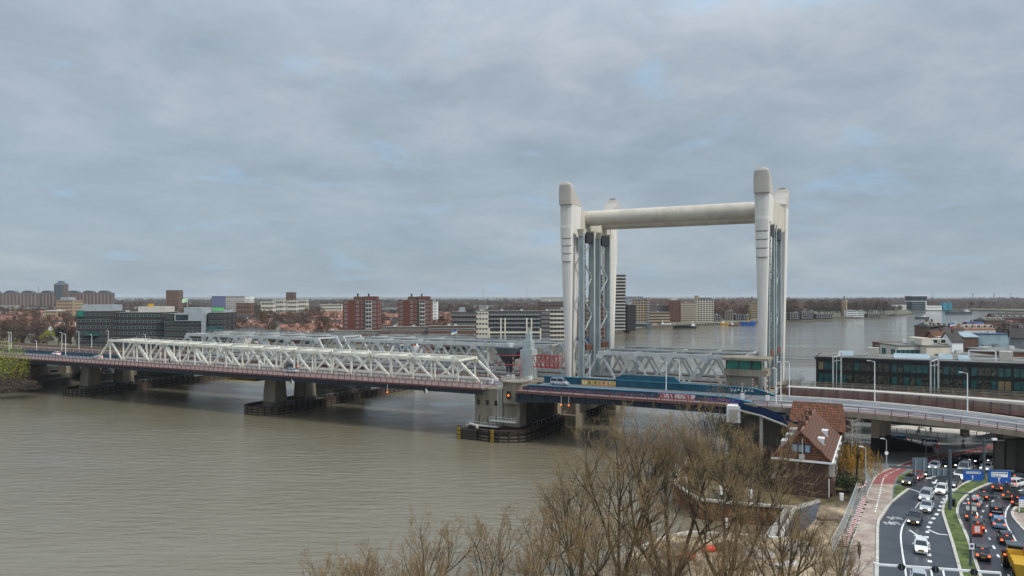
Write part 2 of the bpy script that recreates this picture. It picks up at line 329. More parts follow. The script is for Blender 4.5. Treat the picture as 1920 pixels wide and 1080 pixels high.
def strip(name, pts, wd, h, m, z=0.0, closed=False, kind='structure'):
    b = MB(); q = PP(pts, G0) if isinstance(pts[0][0], (int, float)) and max(p[0] for p in pts) > 400 else pts
    # smooth with Catmull-Rom, then a mitred ribbon
    pts_ = []
    for i in range(len(q)-1):
        p0, p1, p2, p3 = q[max(i-1, 0)], q[i], q[i+1], q[min(i+2, len(q)-1)]
        for k in range(4):
            t = k/4; pts_.append(tuple(0.5*((2*p1[j])+(-p0[j]+p2[j])*t+(2*p0[j]-5*p1[j]+4*p2[j]-p3[j])*t*t+(-p0[j]+3*p1[j]-3*p2[j]+p3[j])*t**3) for j in (0, 1)))
    pts_.append(q[-1]); L_, R_ = [], []
    for i, p in enumerate(pts_):
        a_ = pts_[max(i-1, 0)]; c_ = pts_[min(i+1, len(pts_)-1)]; d = Vector((c_[0]-a_[0], c_[1]-a_[1])).normalized(); nn = Vector((-d.y, d.x))*wd/2
        L_.append((p[0]+nn.x, p[1]+nn.y)); R_.append((p[0]-nn.x, p[1]-nn.y))
    for i in range(len(pts_)-1):
        qd = [L_[i], R_[i], R_[i+1], L_[i+1]]
        if h > 0.01:
            vs = [(p[0], p[1], G0+z) for p in qd]+[(p[0], p[1], G0+z+h) for p in qd]
            b.add(vs, [(4, 5, 6, 7), (0, 1, 5, 4), (2, 3, 7, 6), (1, 2, 6, 5), (3, 0, 4, 7)])
        else: b.add([(p[0], p[1], G0+z) for p in qd], [(0, 1, 2, 3)])
    if kind == 'none': return b
    return b.top(name, m, WF, kind=kind)
def smooth(q, k=5):
    o = []
    for i in range(len(q)-1):
        p0, p1, p2, p3 = q[max(i-1, 0)], q[i], q[i+1], q[min(i+2, len(q)-1)]
        for j in range(k):
            t = j/k; o.append(tuple(0.5*((2*p1[c])+(-p0[c]+p2[c])*t+(2*p0[c]-5*p1[c]+4*p2[c]-p3[c])*t*t+(-p0[c]+3*p1[c]-3*p2[c]+p3[c])*t**3) for c in (0, 1)))
    return o+[q[-1]]
b = MB(); b.prism(smooth(PP(med_l, G0))+smooth(PP(med_r, G0))[::-1], G0+0.009, G0+0.10); b.top('median_grass', M['grass'], WF, kind='structure')
strip('kerb', med_l, 0.35, 0.13, M['kerb'], 0.009); strip('kerb', med_r, 0.35, 0.13, M['kerb'], 0.009)
strip('kerb', [(1644, 1115), (1645, 1040), (1646, 985), (1652, 968), (1672, 942), (1703, 917)], 0.35, 0.12, M['kerb'], 0.009)
strip('kerb', [(1580, 1100), (1597, 1020), (1607, 990), (1620, 945), (1637, 902), (1650, 888), (1675, 877), (1717, 862), (1767, 851)], 0.2, 0.08, M['kerb'], 0.016)
for pts in ([(1681, 905), (1686, 893), (1716, 881), (1712, 887), (1696, 897), (1690, 905)], [(1675, 941), (1678, 912), (1688, 911), (1703, 917)], [(1783, 862), (1800, 853), (1860, 848), (1852, 856), (1820, 862)]):
    b = MB(); b.prism(PP(pts, G0), G0+0.004, G0+0.11); b.top('grass_verge', M['grass'], WF, kind='structure')
isl = [(1945, 1020), (1912, 985), (1899, 968), (1901, 956), (1920, 945), (1990, 935), (2050, 1020)]
b = MB(); b.prism(smooth(PP(isl, G0)), G0+0.009, G0+0.12); b.top('traffic_island', M['pave_pink'], WF, kind='structure')
strip('kerb', isl[:-1], 0.35, 0.14, M['kerb'], 0.009)
b = MB(); b.prism(PP([(1903, 958), (1920, 948), (1960, 942), (1950, 960), (1912, 964)], G0), G0+0.121, G0+0.16); b.top('island_grass', M['grass'], WF, kind='structure')
# road markings (flat paint 4 mm above the asphalt)
ZP = 0.012
def line(pts, wd=0.14, dash=None):
    if not dash: return strip('road_marking', pts, wd, 0, M['paint'], ZP)
    q = smooth(PP(pts, G0), 12); b = MB(); acc = 0; on, offl = dash; start = None; pos = 0
    for i in range(len(q)-1):
        a_, c_ = Vector(q[i]), Vector(q[i+1]); L = (c_-a_).length
        n = max(1, int(L/0.25)); 
        for k in range(n):
            if (pos % (on+offl)) < on:
                u, v = a_.lerp(c_, k/n), a_.lerp(c_, (k+1)/n); d = (v-u).normalized(); nn = Vector((-d.y, d.x))*wd/2
                b.add([(u.x-nn.x, u.y-nn.y, G0+ZP), (v.x-nn.x, v.y-nn.y, G0+ZP), (v.x+nn.x, v.y+nn.y, G0+ZP), (u.x+nn.x, u.y+nn.y, G0+ZP)], [(0, 1, 2, 3)])
            pos += L/n
    return b.top('road_marking', M['paint'], WF, kind='structure')
line([(1700, 1090), (1697, 1065), (1692, 1035), (1689, 1005), (1693, 985), (1703, 970), (1724, 942)], 0.2)
line([(1745, 1068), (1742, 1040), (1738, 1010), (1739, 997), (1742, 985), (1748, 975), (1755, 966), (1762, 955), (1768, 940), (1790, 912)], 0.45, (0.9, 1.6))
line([(1722, 1100), (1722, 1066)], 0.2); line([(1750, 1100), (1746, 1068)], 0.2); line([(1774, 1100), (1768, 1068)], 0.2)
line([(1704, 916), (1725, 923)], 0.2)
line([(1896, 944), (1888, 955), (1885, 968), (1888, 985), (1909, 1021)], 0.2)
line([(1895, 1085), (1883, 1065), (1867, 1033), (1853, 1005), (1844, 985), (1840, 970), (1845, 956), (1855, 945), (1867, 936), (1885, 928), (1920, 918)], 0.25, (1.2, 2.4))
line([(1808, 945), (1814, 938), (1826, 930), (1850, 920)], 0.5, (0.9, 2.2))
line([(1640, 1000), (1645, 960), (1655, 925), (1657, 905), (1663, 893), (1680, 882), (1712, 871), (1760, 858), (1815, 848), (1870, 838)], 0.2, (0.7, 0.8)) if False else None
cp = MB()
b = line([(1641, 960), (1650, 925), (1654, 905), (1660, 893), (1675, 884), (1700, 874), (1745, 863), (1800, 852), (1870, 840)], 0.22, (0.7, 0.7)); b.location.z += 0.012
def arrow(px, py, ang, kind='s'):
    x, y = P(px, py, G0); b = MB(); z = G0+ZP
    b.add([(-0.12, -1.6, z), (0.12, -1.6, z), (0.12, 0.6, z), (-0.12, 0.6, z)], [(0, 1, 2, 3)])
    b.add([(-0.55, 0.6, z), (0.55, 0.6, z), (0, 2.0, z)], [(0, 1, 2)])
    if kind == 'l': b.add([(0.1, -0.6, z), (0.9, 0.3, z), (0.75, 0.5, z), (0.0, -0.3, z)], [(0, 1, 2, 3)]).add([(0.55, 0.7, z), (1.15, 0.1, z), (1.5, 1.1, z)], [(0, 1, 2)])
    o = b.top('road_arrow', M['paint'], Fr(x, y, ang), kind='structure'); return o
arrow(1716, 1001, math.radians(176)); arrow(1754, 917-14, math.radians(142), 's'); arrow(1746, 895, math.radians(125))
x, y = P(1753, 1000, G0); b = MB(); z = G0+ZP
b.add([(0.1, 1.6, z), (-0.15, 1.55, z), (0.15, -0.4, z), (0.4, -0.2, z)], [(0, 1, 2, 3)]); b.add([(0.15, -0.4, z), (0.4, -0.2, z), (1.7, -0.6, z), (1.6, -0.85, z)], [(3, 2, 1, 0)]); b.add([(1.5, -1.2, z), (2.5, -0.9, z), (1.8, -0.2, z)], [(0, 1, 2)])
b.top('road_arrow', M['paint'], Fr(x, y, 0), kind='structure')
for tx, px, py in (('LIJN', 1671.5, 981), ('BUS', 1678, 971.5)):
    o = bpy.data.objects.new('road_lettering', text_obj(tx, 1.35, M['paint'], 0.001, 0.0)); COL.objects.link(o); x, y = P(px, py, G0)
    o.location = (x, y, G0+0.016); o.rotation_euler = (0, 0, math.radians(176)); o.scale = (0.85, 1.3, 1); o['kind'] = 'structure'

# ------------------------------------------------------------------ road bridge (left fixed spans)
B0, B1 = -232, 0.5
t = thing('truss_bridge', 'long white truss road bridge with red railings, left of the big pier', 'bridge', BF, (-75, 12, 12.5))
b = MB(); b.box(B0, B1, 0, 25, 12.05, 12.45); b.part('deck', M['deck_asphalt'], t)
b = MB(); b.box(B0, B1, 0.35, 0.75, 10.9, 12.04); b.box(B0, B1, 7.6, 8.4, 10.6, 12.04); b.box(B0, B1, 16.6, 17.4, 10.6, 12.04); b.box(B0, B1, 23.4, 23.9, 10.9, 12.04)
s = B0
while s < B1: b.box(s, s+0.4, 0.8, 23.3, 11.1, 12.03); s += 7.0
b.part('girder', M['dark_girder'], t)
b = MB(); b.box(B0, B1, 8.6, 16.4, 12.454, 12.50); b.part('roadway', M['viaduct_asphalt'], t)
b = MB(); b.box(B0, B1, 0.4, 7.4, 12.454, 12.49); b.box(B0, B1, 17.6, 23, 12.454, 12.49); b.part('footway', M['footway'], t)
def railing(b, s0, s1, w_, z, h=1.15, step=2.0, zf=None, thick=0.045):
    zf = zf or (lambda s_: z); s_ = s0; pr = None
    while s_ <= s1+0.01:
        zz_ = zf(s_); b.box(s_-0.06, s_+0.06, w_-0.06, w_+0.06, zz_-0.35, zz_+h)
        if pr is not None:
            for hh in (0.08, 0.34, 0.6, 0.86, h-0.02): b.bar((pr[0], w_, pr[1]+hh), (s_, w_, zz_+hh), thick, 0.045 if hh < h-0.03 else 0.09)
        pr = (s_, zz_); s_ += step
for w_ in (0.05, 7.3, 17.8, 24.6):
    b = MB(); railing(b, B0, B1-0.5 if w_ > 1 else B1, w_, 12.45); 
    if w_ < 1: b.box(B0, B1, -0.03, 0.12, 12.12, 12.42)
    b.part('railing', M['red_rail'], t)
for w_ in (8.75, 16.25):                # teal plate parapets beside the left approach
    b = MB(); b.box(B0, -158, w_-0.06, w_+0.06, 12.51, 13.5); b.box(B0, -158, w_-0.15, w_+0.15, 13.5, 13.6)
    s = B0
    while s < -158: b.box(s, s+0.15, w_-0.14, w_+0.14, 12.51, 13.5); s += 2.5
    if w_ > 10: b.part('parapet', M['teal'], t)
# the trusses
S0, PN, NP = -158.9, 14.07, 11
def ztop(s_): return 19.2-(s_+152)/141*1.3
for w_ in (8.0, 17.0):
    bot = [S0+PN*i for i in range(NP+1)]; pk = [S0+PN*(i+0.5) for i in range(NP)]
    b = MB(); b.box(bot[0], bot[-1], w_-0.3, w_+0.3, 12.3, 13.0); b.part('bottom_chord', M['white_steel'], t)
    b = MB()
    for i in range(NP-1): b.bar((pk[i]-0.5, w_, ztop(pk[i])+0.35), (pk[i+1]+0.5, w_, ztop(pk[i+1])+0.35), 0.75, 0.75)
    b.part('top_chord', M['white_steel'], t)
    for i in range(NP):
        z = ztop(pk[i])
        for q in (bot[i], bot[i+1]):
            d = 0.75 if q < pk[i] else -0.75
            b = MB(); b.bar((q+d*0.7, w_, 12.9), (pk[i]-d*0.5, w_, z), 0.5, 0.55, up=(0, 0, 1)); b.part('diagonal', M['white_steel'], t)
        b = MB(); b.box(pk[i]-0.22, pk[i]+0.22, w_-0.2, w_+0.2, 12.95, z); b.part('post', M['white_steel'], t)
        b = MB(); b.add([(pk[i]-1.6, w_-0.33, z+0.1), (pk[i]+1.6, w_-0.33, z+0.1), (pk[i]+0.7, w_-0.33, z-1.1), (pk[i]-0.7, w_-0.33, z-1.1)], [(0, 3, 2, 1), (0, 1, 2, 3)]); b.part('gusset', M['white_steel'], t)
        if i < NP-1:
            b = MB(); b.box(bot[i+1]-0.18, bot[i+1]+0.18, w_-0.17, w_+0.17, 12.95, ztop(bot[i+1])+0.1); b.part('post', M['white_steel'], t)
for i in range(NP):
    b = MB(); s_ = S0+PN*(i+0.5); b.bar((s_, 8.3, ztop(s_)+0.3), (s_, 16.7, ztop(s_)+0.3), 0.35, 0.5)
    if i < NP-1:
        m_ = s_+PN/2; b.bar((m_, 8.3, ztop(m_)+0.3), (m_, 16.7, ztop(m_)+0.3), 0.3, 0.4)
        b.bar((s_, 8.3, ztop(s_)+0.45), (m_, 16.7, ztop(m_)+0.45), 0.22, 0.2); b.bar((m_, 16.7, ztop(m_)+0.45), (s_+PN, 8.3, ztop(s_+PN)+0.45), 0.22, 0.2)
    b.part('cross_brace', M['white_steel'], t)
for w_ in (7.7, 17.3):                  # walkway handrail along the top chords
    b = MB(); s_ = S0+8
    while s_ < -12: b.bar((s_, w_, ztop(s_)+0.7), (s_, w_, ztop(s_)+1.5), 0.06); b.bar((s_, w_, ztop(s_)+1.5), (s_+3.5, w_, ztop(s_+3.5)+1.5), 0.06); s_ += 3.5
    b.part('walkway_rail', M['grey_steel'], t)

# ------------------------------------------------------------------ bascule span and its parapets
t = thing('bascule_span', 'dark blue lifting road deck with teal graffiti covered side girders', 'bridge', BF, (34, 10, 12.5))
b = MB(); b.box(9.5, 61, 0, 24, 11.95, 12.45); b.part('deck', M['footway'], t)
b = MB(); b.box(9.5, 61, 3.4, 17.6, 12.454, 12.5); b.part('roadway', M['viaduct_asphalt'], t)
b = MB(); b.add([(9.5, 0.5, 11.9), (61, 0.5, 11.9), (61, 0.5, 10.4), (35, 0.5, 10.6), (20, 0.5, 10.2), (9.5, 0.5, 9.6), (9.5, 1.2, 11.9), (61, 1.2, 11.9), (61, 1.2, 10.4), (35, 1.2, 10.6), (20, 1.2, 10.2), (9.5, 1.2, 9.6)], [(0, 5, 4, 3, 2, 1), (6, 7, 8, 9, 10, 11), (5, 11, 10, 4), (4, 10, 9, 3), (3, 9, 8, 2), (1, 2, 8, 7), (0, 6, 11, 5)])
b.box(9.5, 61, 22, 22.7, 10.2, 11.9); s = 10
while s < 61: b.box(s, s+0.4, 1.3, 21.9, 10.6, 11.9); b.box(s, s+0.25, 0.1, 0.5, 10.7, 11.9); s += 3.4
b.part('girder', M['dark_girder'], t)
def plate_girder(w_, prof, name='side_girder', m='teal'):
    b = MB(); top = [(s_, z) for s_, z in prof]; n = len(top)
    for yy, fl in ((w_-0.08, 1), (w_+0.08, 0)):
        vs = [(s_, yy, 12.5) for s_, z in top]+[(s_, yy, z) for s_, z in top]
        b.add(vs, [((i, i+1, i+1+n, i+n) if fl else (i+n, i+1+n, i+1, i)) for i in range(n-1)])
    b.box(top[0][0], top[0][0]+0.1, w_-0.09, w_+0.09, 12.5, top[0][1])
    g = b.part(name, M[m], t); b = MB(); s_ = top[0][0]+2
    while s_ < top[-1][0]-3: b.box(s_, s_+0.12, w_-0.2, w_+0.2, 12.51, 13.55); s_ += 2.6
    b.part('stiffener', M[m], g); b = MB()
    for i in range(n-1): b.bar((*[top[i][0], w_], top[i][1]), (top[i+1][0], w_, top[i+1][1]), 0.5, 0.14)
    b.part('flange', M['teal_light'], g); return g
front_g = plate_girder(3.0, [(10, 13.0), (12, 13.7), (50, 13.8), (58, 13.7), (61, 13.3), (64, 12.7)])
rear_g = plate_girder(18.0, [(9, 14.2), (20, 14.3), (58, 14.1), (62, 13.9), (66, 12.7)])
b = MB(); b.add([(27.5, 17.9, 13.9), (30, 17.9, 15.6), (43, 17.9, 15.6), (45, 17.9, 13.9), (27.5, 18.6, 13.9), (30, 18.6, 15.6), (43, 18.6, 15.6), (45, 18.6, 13.9)], [(0, 3, 2, 1), (4, 5, 6, 7), (0, 1, 5, 4), (1, 2, 6, 5), (2, 3, 7, 6)])
for s_ in (33.5, 39, 40.6): b.box(s_, s_+0.35, 17.8, 17.9, 14.6, 15.3)
b.part('raised_girder', M['teal'], t)
b = MB(); railing(b, 10, 60, 0.05, 12.45, 1.15, 2.9); b.box(9.8, 61, -0.03, 0.12, 12.12, 12.42); b.part('railing', M['red_rail'], t)
b = MB(); railing(b, 10, 60, 23.8, 12.45, 1.15, 2.9); b.part('railing', M['red_rail'], t)
def graffiti(name, s0, s1, z0, z1, w_, cols, parent, seed, n=26, lab=None):
    rr = random.Random(seed); b = MB(); ms = [mat(name+str(i), c, 0.6, 0.1, 2) for i, c in enumerate(cols)]
    b.box(s0, s1, w_, w_+0.01, z0, z1, 0)
    for i in range(n):                  # sprayed letter shapes standing a millimetre proud
        cx_ = s0+(s1-s0)*(i+0.5)/n; hh = (z1-z0)*rr.uniform(0.5, 0.92); ww = (s1-s0)/n*rr.uniform(0.5, 1.2); zc = (z0+z1)/2
        k = rr.randint(1, len(cols)-1); sh = rr.uniform(-0.3, 0.3); y_ = w_-0.004-0.002*(i % 3)
        b.add([(cx_-ww/2+sh, y_, zc+hh/2), (cx_-ww/2-sh, y_, zc-hh/2), (cx_, y_, zc-hh/2*rr.random()), (cx_+ww/2-sh, y_, zc-hh/2), (cx_+ww/2+sh, y_, zc+hh/2), (cx_, y_, zc+hh/2*rr.random())], [(0, 1, 2, 5), (5, 2, 3, 4)], k)
    return b.part(name, ms, parent, lab)
graffiti('graffiti', 19.5, 28.5, 12.55, 13.85, 17.78, [C(200, 150, 90), C(205, 190, 110), C(210, 150, 140), C(150, 170, 80), C(230, 215, 170), C(120, 60, 50)], t, 3, 44, 'yellow and pink block letter graffiti')
graffiti('graffiti', 43.5, 51.5, 12.55, 13.68, 2.78, [C(200, 120, 130), C(225, 225, 225), C(225, 225, 225), C(40, 40, 44)], t, 5, 20, 'white and pink graffiti lettering')
graffiti('graffiti', 12, 43, 12.55, 13.2, 2.79, [C(58, 66, 96), C(70, 78, 110), C(50, 92, 120), C(110, 130, 150), C(58, 60, 90)], t, 9, 90)
graffiti('graffiti', 54, 61, 12.55, 13.3, 2.79, [C(56, 66, 140), C(90, 60, 140), C(60, 120, 150), C(150, 170, 190), C(40, 50, 110)], t, 11, 24, 'blue and purple graffiti')
b = MB()                                # thin white tag on the rear girder
rr = random.Random(4)
for i in range(7): b.bar((56.4+i*0.75, 17.7, 12.8+rr.random()*0.5), (56.7+i*0.75, 17.7, 13.6+rr.random()*0.3), 0.06, 0.1); b.bar((56.4+i*0.75, 17.7, 13.5), (56.9+i*0.75, 17.7, 13.0+rr.random()*0.4), 0.06, 0.09)
b.part('graffiti', M['paint'], t, 'thin white scrawled tag')

# ------------------------------------------------------------------ railway bridge
def rail_truss(t, s0, s1, n, ws, zb, zt, m, th=0.55):
    st = (s1-s0)/n
    for w_ in ws:
        b = MB(); b.box(s0, s1, w_-0.35, w_+0.35, zb-0.6, zb+0.3); b.part('bottom_chord', m, t)
        b = MB(); b.box(s0+st/2-0.6, s1-st/2+0.6, w_-0.45, w_+0.45, zt-0.9, zt); b.part('top_chord', m, t)
        for i in range(n):
            for q, e_ in ((s0+st*i, 0.5), (s0+st*(i+1), -0.5)):
                b = MB(); b.bar((q+e_, w_, zb+0.1), (s0+st*(i+0.5)-e_*0.7, w_, zt-0.7), th, th+0.1); b.part('diagonal', m, t)
            c_ = s0+st*(i+0.5); b = MB()
            for yy in (w_-0.47, w_+0.47): b.add([(c_-1.4, yy, zt-0.8), (c_+1.4, yy, zt-0.8), (c_+0.7, yy, zt-1.9), (c_-0.7, yy, zt-1.9)], [(0, 3, 2, 1)])
            b.part('gusset', m, t)
    for a_, c_ in zip(ws[::2], ws[1::2]):
        b = MB(); i = 0; s_ = s0+st/2
        while s_ < s1-st/2+0.1:
            b.bar((s_, a_+0.45, zt-0.3), (s_, c_-0.45, zt-0.3), 0.35, 0.5)
            if s_+st < s1: b.bar((s_, a_+0.45, zt-0.35), (s_+st, c_-0.45, zt-0.35), 0.22, 0.2); b.bar((s_, c_-0.45, zt-0.33), (s_+st, a_+0.45, zt-0.33), 0.22, 0.2)
            s_ += st
        b.part('cross_brace', m, t)
        b = MB(); b.box(s0, s1, a_+0.4, c_-0.4, zb-0.9, zb-0.3); b.part('track_deck', M['ballast'], t)
        b = MB()
        for k in (1.6, 3.1, 5.4, 6.9): b.box(s0, s1, a_+k, a_+k+0.12, zb-0.28, zb-0.1)
        b.part('rails', M['rust'], t)
        for w_ in (a_-0.3, c_+0.3):
            b = MB(); s_ = s0+st/2+0.5
            while s_ < s1-st/2-2.5:
                b.bar((s_, w_, zt), (s_, w_, zt+0.95), 0.05); b.bar((s_, w_, zt+0.95), (s_+2.5, w_, zt+0.95), 0.05); b.bar((s_, w_, zt+0.5), (s_+2.5, w_, zt+0.5), 0.04); s_ += 2.5
            b.part('walkway_rail', M['grey_steel'], t)
        b = MB(); b.box(s0+st/2, s1-st/2, a_+0.5, a_+1.1, zt-0.05, zt+0.03); b.box(s0+st/2, s1-st/2, c_-1.1, c_-0.5, zt-0.05, zt+0.03); b.part('walkway', M['flat_roof'], t)
WS = (30, 39, 42.5, 51.5)
t = thing('rail_truss_bridge', 'grey steel railway truss bridge behind the white road bridge', 'bridge', BF, (-110, 40, 12.5), 'grey railway truss spans left of the lift towers')
rail_truss(t, -146, -72, 6, WS, 13.2, 21.3, M['grey_steel'])
t = thing('rail_truss_bridge', 'grey railway truss span ending beside the left lift tower, behind the stone pier', 'bridge', BF, (-30, 40, 12.5), 'grey railway truss spans left of the lift towers')
rail_truss(t, -71, 10, 7, WS, 13.2, 21.4, M['grey_steel'])
t = thing('lift_span', 'grey steel railway truss span lowered between the two concrete lift towers', 'lift bridge', BF, (38, 40, 12.5))
rail_truss(t, 15.4, 61.6, 5, WS, 12.9, 20.2, M['grey_steel'], 0.45)
t = thing('railway_viaduct', 'low concrete railway deck with rusty tracks on the left bank behind the road approach', 'viaduct', BF, (-200, 40, 12))
b = MB(); b.box(-330, -146.3, 29, 53, 11.2, 12.3); b.part('deck', M['ballast'], t); b = MB()
for k in (31, 32.5, 36, 37.5, 43.5, 45, 48, 49.5): b.box(-330, -146.3, k, k+0.12, 12.3, 12.48)
b.part('rails', M['rust'], t); b = MB(); railing(b, -330, -147, 29.2, 12.3, 1.1, 4); b.part('railing', M['grey_steel'], t)

# ------------------------------------------------------------------ lift towers
def lift_tower(label, sc_, gside):
    t = thing('lift_tower', label, 'tower', BF, (sc_, 46.5, 3), 'concrete lift towers of the railway bridge')
    for sgn, wf_t, wb_t, wf_b, wb_b, lab in ((1, 27.0, 34.2, 28.8, 32.0, None), (-1, 66.0, 58.8, 64.2, 61.0, None)):
        b = MB(); rings = []
        def ring(z, hw, wf, wb, n=8):
            r = []                       # half round outer face, flat inner face
            for i in range(n+1):
                a_ = math.pi*i/n; r.append((sc_-hw*math.cos(a_), wf-sgn*0.0+sgn*(0.3*(1-math.sin(a_))), z))
            r += [(sc_+hw, wb, z), (sc_-hw, wb, z)]
            return r if sgn > 0 else r[::-1]
        def lerp(z): k = (z-3)/(60-3); k = max(0, min(1, k)); k = k**1.25; return (0.66+(1.78-0.66)*k, wf_b+(wf_t-wf_b)*k, wb_b+(wb_t-wb_b)*k)
        for z in (3, 12, 20, 30, 40, 44.0): hw, wf, wb = lerp(z); rings.append(ring(z, hw, wf, wb))
        # ribs on the upper part
        cuts = [(44.0, 46.2), (46.2, 48.3), (48.3, 50.3), (50.3, 53.6)]
        z = 44.0
        for a_, c_ in cuts:
            hw, wf, wb = lerp(a_+0.35); rings.append(ring(a_+0.02, hw, wf, wb)); rings.append(ring(a_+0.35, hw, wf+sgn*0.35, wb)); rings.append(ring(a_+0.37, hw, wf-sgn*0.3, wb)); hw, wf, wb = lerp(c_); rings.append(ring(c_-0.02, hw, wf-sgn*0.3, wb))
        hw, wf, wb = lerp(53.6); rings.append(ring(53.6, hw, wf+sgn*0.1, wb)); hw, wf, wb = lerp(59.7); rings.append(ring(59.7, hw, wf+sgn*0.3, wb))
        b.loft(rings); b.part('column', M['tower_concrete'], t)
        b = MB(); rings = []             # rounded cap that slopes down towards the cross beam
        hw, wf, wb = lerp(60); wf -= sgn*0.45
        for z, k in ((59.72, 0), (60.4, 0), (61.5, 0.24), (62.5, 0.46), (63.5, 0.66), (64.3, 0.78), (65.0, 0.84), (65.5, 0.88), (65.85, 0.93)):
            back = wb+(wf-wb)*k; sh = 0 if z < 65 else (z-65)*0.5
            h2 = hw+0.05 if z < 64.2 else hw*(max(0.02, 1-((z-64.2)/1.7)**2.4))**0.5
            r = []
            for i in range(9): a_ = math.pi*i/8; r.append((sc_-h2*math.cos(a_), wf+sgn*(sh+0.3*(1-math.sin(a_))), z))
            bk = back if sgn*(back-wf) > 0.6+sh else wf+sgn*(0.6+sh)
            r += [(sc_+h2, bk, z), (sc_-h2, bk, z)]
            rings.append(r if sgn > 0 else r[::-1])
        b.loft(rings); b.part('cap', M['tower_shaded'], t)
        b = MB()
        for z in (44.02, 46.22, 48.32, 50.32, 59.3): hw, wf, wb = lerp(z); b.box(sc_-hw*0.92, sc_+hw*0.92, *sorted((wf+sgn*0.45, wf+sgn*1.2)), z, z+0.3)
        b.part('groove', M['groove'], t)
    for z in (22.5, 33.5):
        hw, wf, wb = lerp(z); 
        for w0_, w1_ in ((wb+.02, wf-.5), (93-wf+.5, 93-wb-.02)): b = MB(); b.box(sc_-hw-.01, sc_+hw+.01, w0_, w1_, z, z+.08); b.part('joint', M['beam_concrete'], t)
    b = MB(); vs = []
    prof = [(34.0, 53.0), (40, 52.2), (53, 52.2), (59.0, 53.0), (59.0, 59.0), (34.0, 59.0)]
    vs = [(sc_-1.5, y_, z) for y_, z in prof]+[(sc_+1.5, y_, z) for y_, z in prof]
    b.add(vs, [(0, 5, 4, 3, 2, 1), (6, 7, 8, 9, 10, 11)]+[(i, (i+1) % 6, (i+1) % 6+6, i+6) for i in range(6)]); b.part('cross_beam', M['beam_concrete'], t)
    b = MB(); b.box(sc_-3.2, sc_+3.2, 26.5, 34, -1, 3.0); b.box(sc_-3.2, sc_+3.2, 59, 66.5, -1, 3); b.box(sc_-2.6, sc_+2.6, 28, 65, 3.0, 11.2); b.part('footing', M['concrete'], t)
    g = sc_+gside*3.75
    for w_ in (29.5, 37.4, 41.7, 50.5):
        b = MB(); b.box(g-0.7, g+0.7, w_-0.18, w_+0.18, 12.2, 52.9); b.box(g-0.75, g-0.55, w_-0.5, w_+0.5, 12.2, 52.9); b.box(g+0.55, g+0.75, w_-0.5, w_+0.5, 12.2, 52.9)
        gc = b.part('guide_column', M['blue_steel'], t); b = MB()
        b.add([(g-0.7, w_-0.6, 51.2), (g+0.7, w_-0.6, 51.2), (g+0.7, w_+0.6, 51.2), (g-0.7, w_+0.6, 51.2), (g-1.0, w_-1.2, 53), (g+1.0, w_-1.2, 53), (g+1.0, w_+1.2, 53), (g-1, w_+1.2, 53)], [(0, 1, 5, 4), (1, 2, 6, 5), (2, 3, 7, 6), (3, 0, 4, 7)]); b.part('capital', M['beam_concrete'], gc)
    for w0, w1 in ((29.5, 37.4), (41.7, 50.5)):
        b = MB(); z = 14.0; k = 0
        while z < 50: 
            a_, c_ = (w0+0.5, w1-0.5) if k % 2 == 0 else (w1-0.5, w0+0.5)
            b.bar((g, a_, z), (g, c_, z+5.2), 0.32, 0.32, up=(1, 0, 0)); z += 5.2; k += 1
        b.part('lattice_brace', M['blue_steel'], t)
        b = MB(); b.box(g-0.9, g+0.9, w0+1.2, w1-1.0, 49.6, 52.4); b.part('sheave_housing', M['black_steel'], t)
        b = MB()
        for yy in (w0+2.2, w0+2.8, w1-2.6, w1-2.0): b.cyl((g, yy, 21), (g, yy, 50), 0.05, 5)
        b.part('cables', M['black_steel'], t)
        b = MB(); b.box(g-0.8, g+0.8, w0+1.5, w1-1.5, 20.3, 21.6); b.part('counterweight_frame', M['rust'], t)
    b = MB()
    for yy in (28.9,):
        for k in range(20): b.box(g+0.72, g+0.95, yy+0.7, yy+0.95, 14+k*1.9, 14.25+k*1.9)
        b.bar((g+0.85, yy+0.75, 13), (g+0.85, yy+0.75, 52), 0.08)
    b.part('ladder', M['black_steel'], t)
    return t
lift_tower('left concrete lift tower, rising behind the teal end of the lifting road deck', 11.15, 1)
lift_tower('right concrete lift tower, standing beside the green windowed control house', 61.8, 0.22)
lt = [o for o in bpy.data.objects if o.get('category') == 'tower']
for w_, lab in ((39.7, 'nearer horizontal concrete tube joining the tops of the two lift towers'), (53.4, 'farther concrete tube, seen just under the nearer one between the lift tower tops')):
    t = thing('tower_tube', lab, 'tube beam', BF, (36.5, w_, 54.9)); b = MB(); b.cyl((12.7, w_, 57.0), (60.2, w_, 57.0), 2.12, 40); b.part('tube', M['tube_concrete'], t, smooth=False)
    b = MB()
    for i in range(13): s_ = 16+i*3.45; b.cyl((s_, w_, 57.0), (s_+0.08, w_, 57.0), 2.135, 40, cap=True)
    b.part('joint_ring', M['beam_concrete'], t)

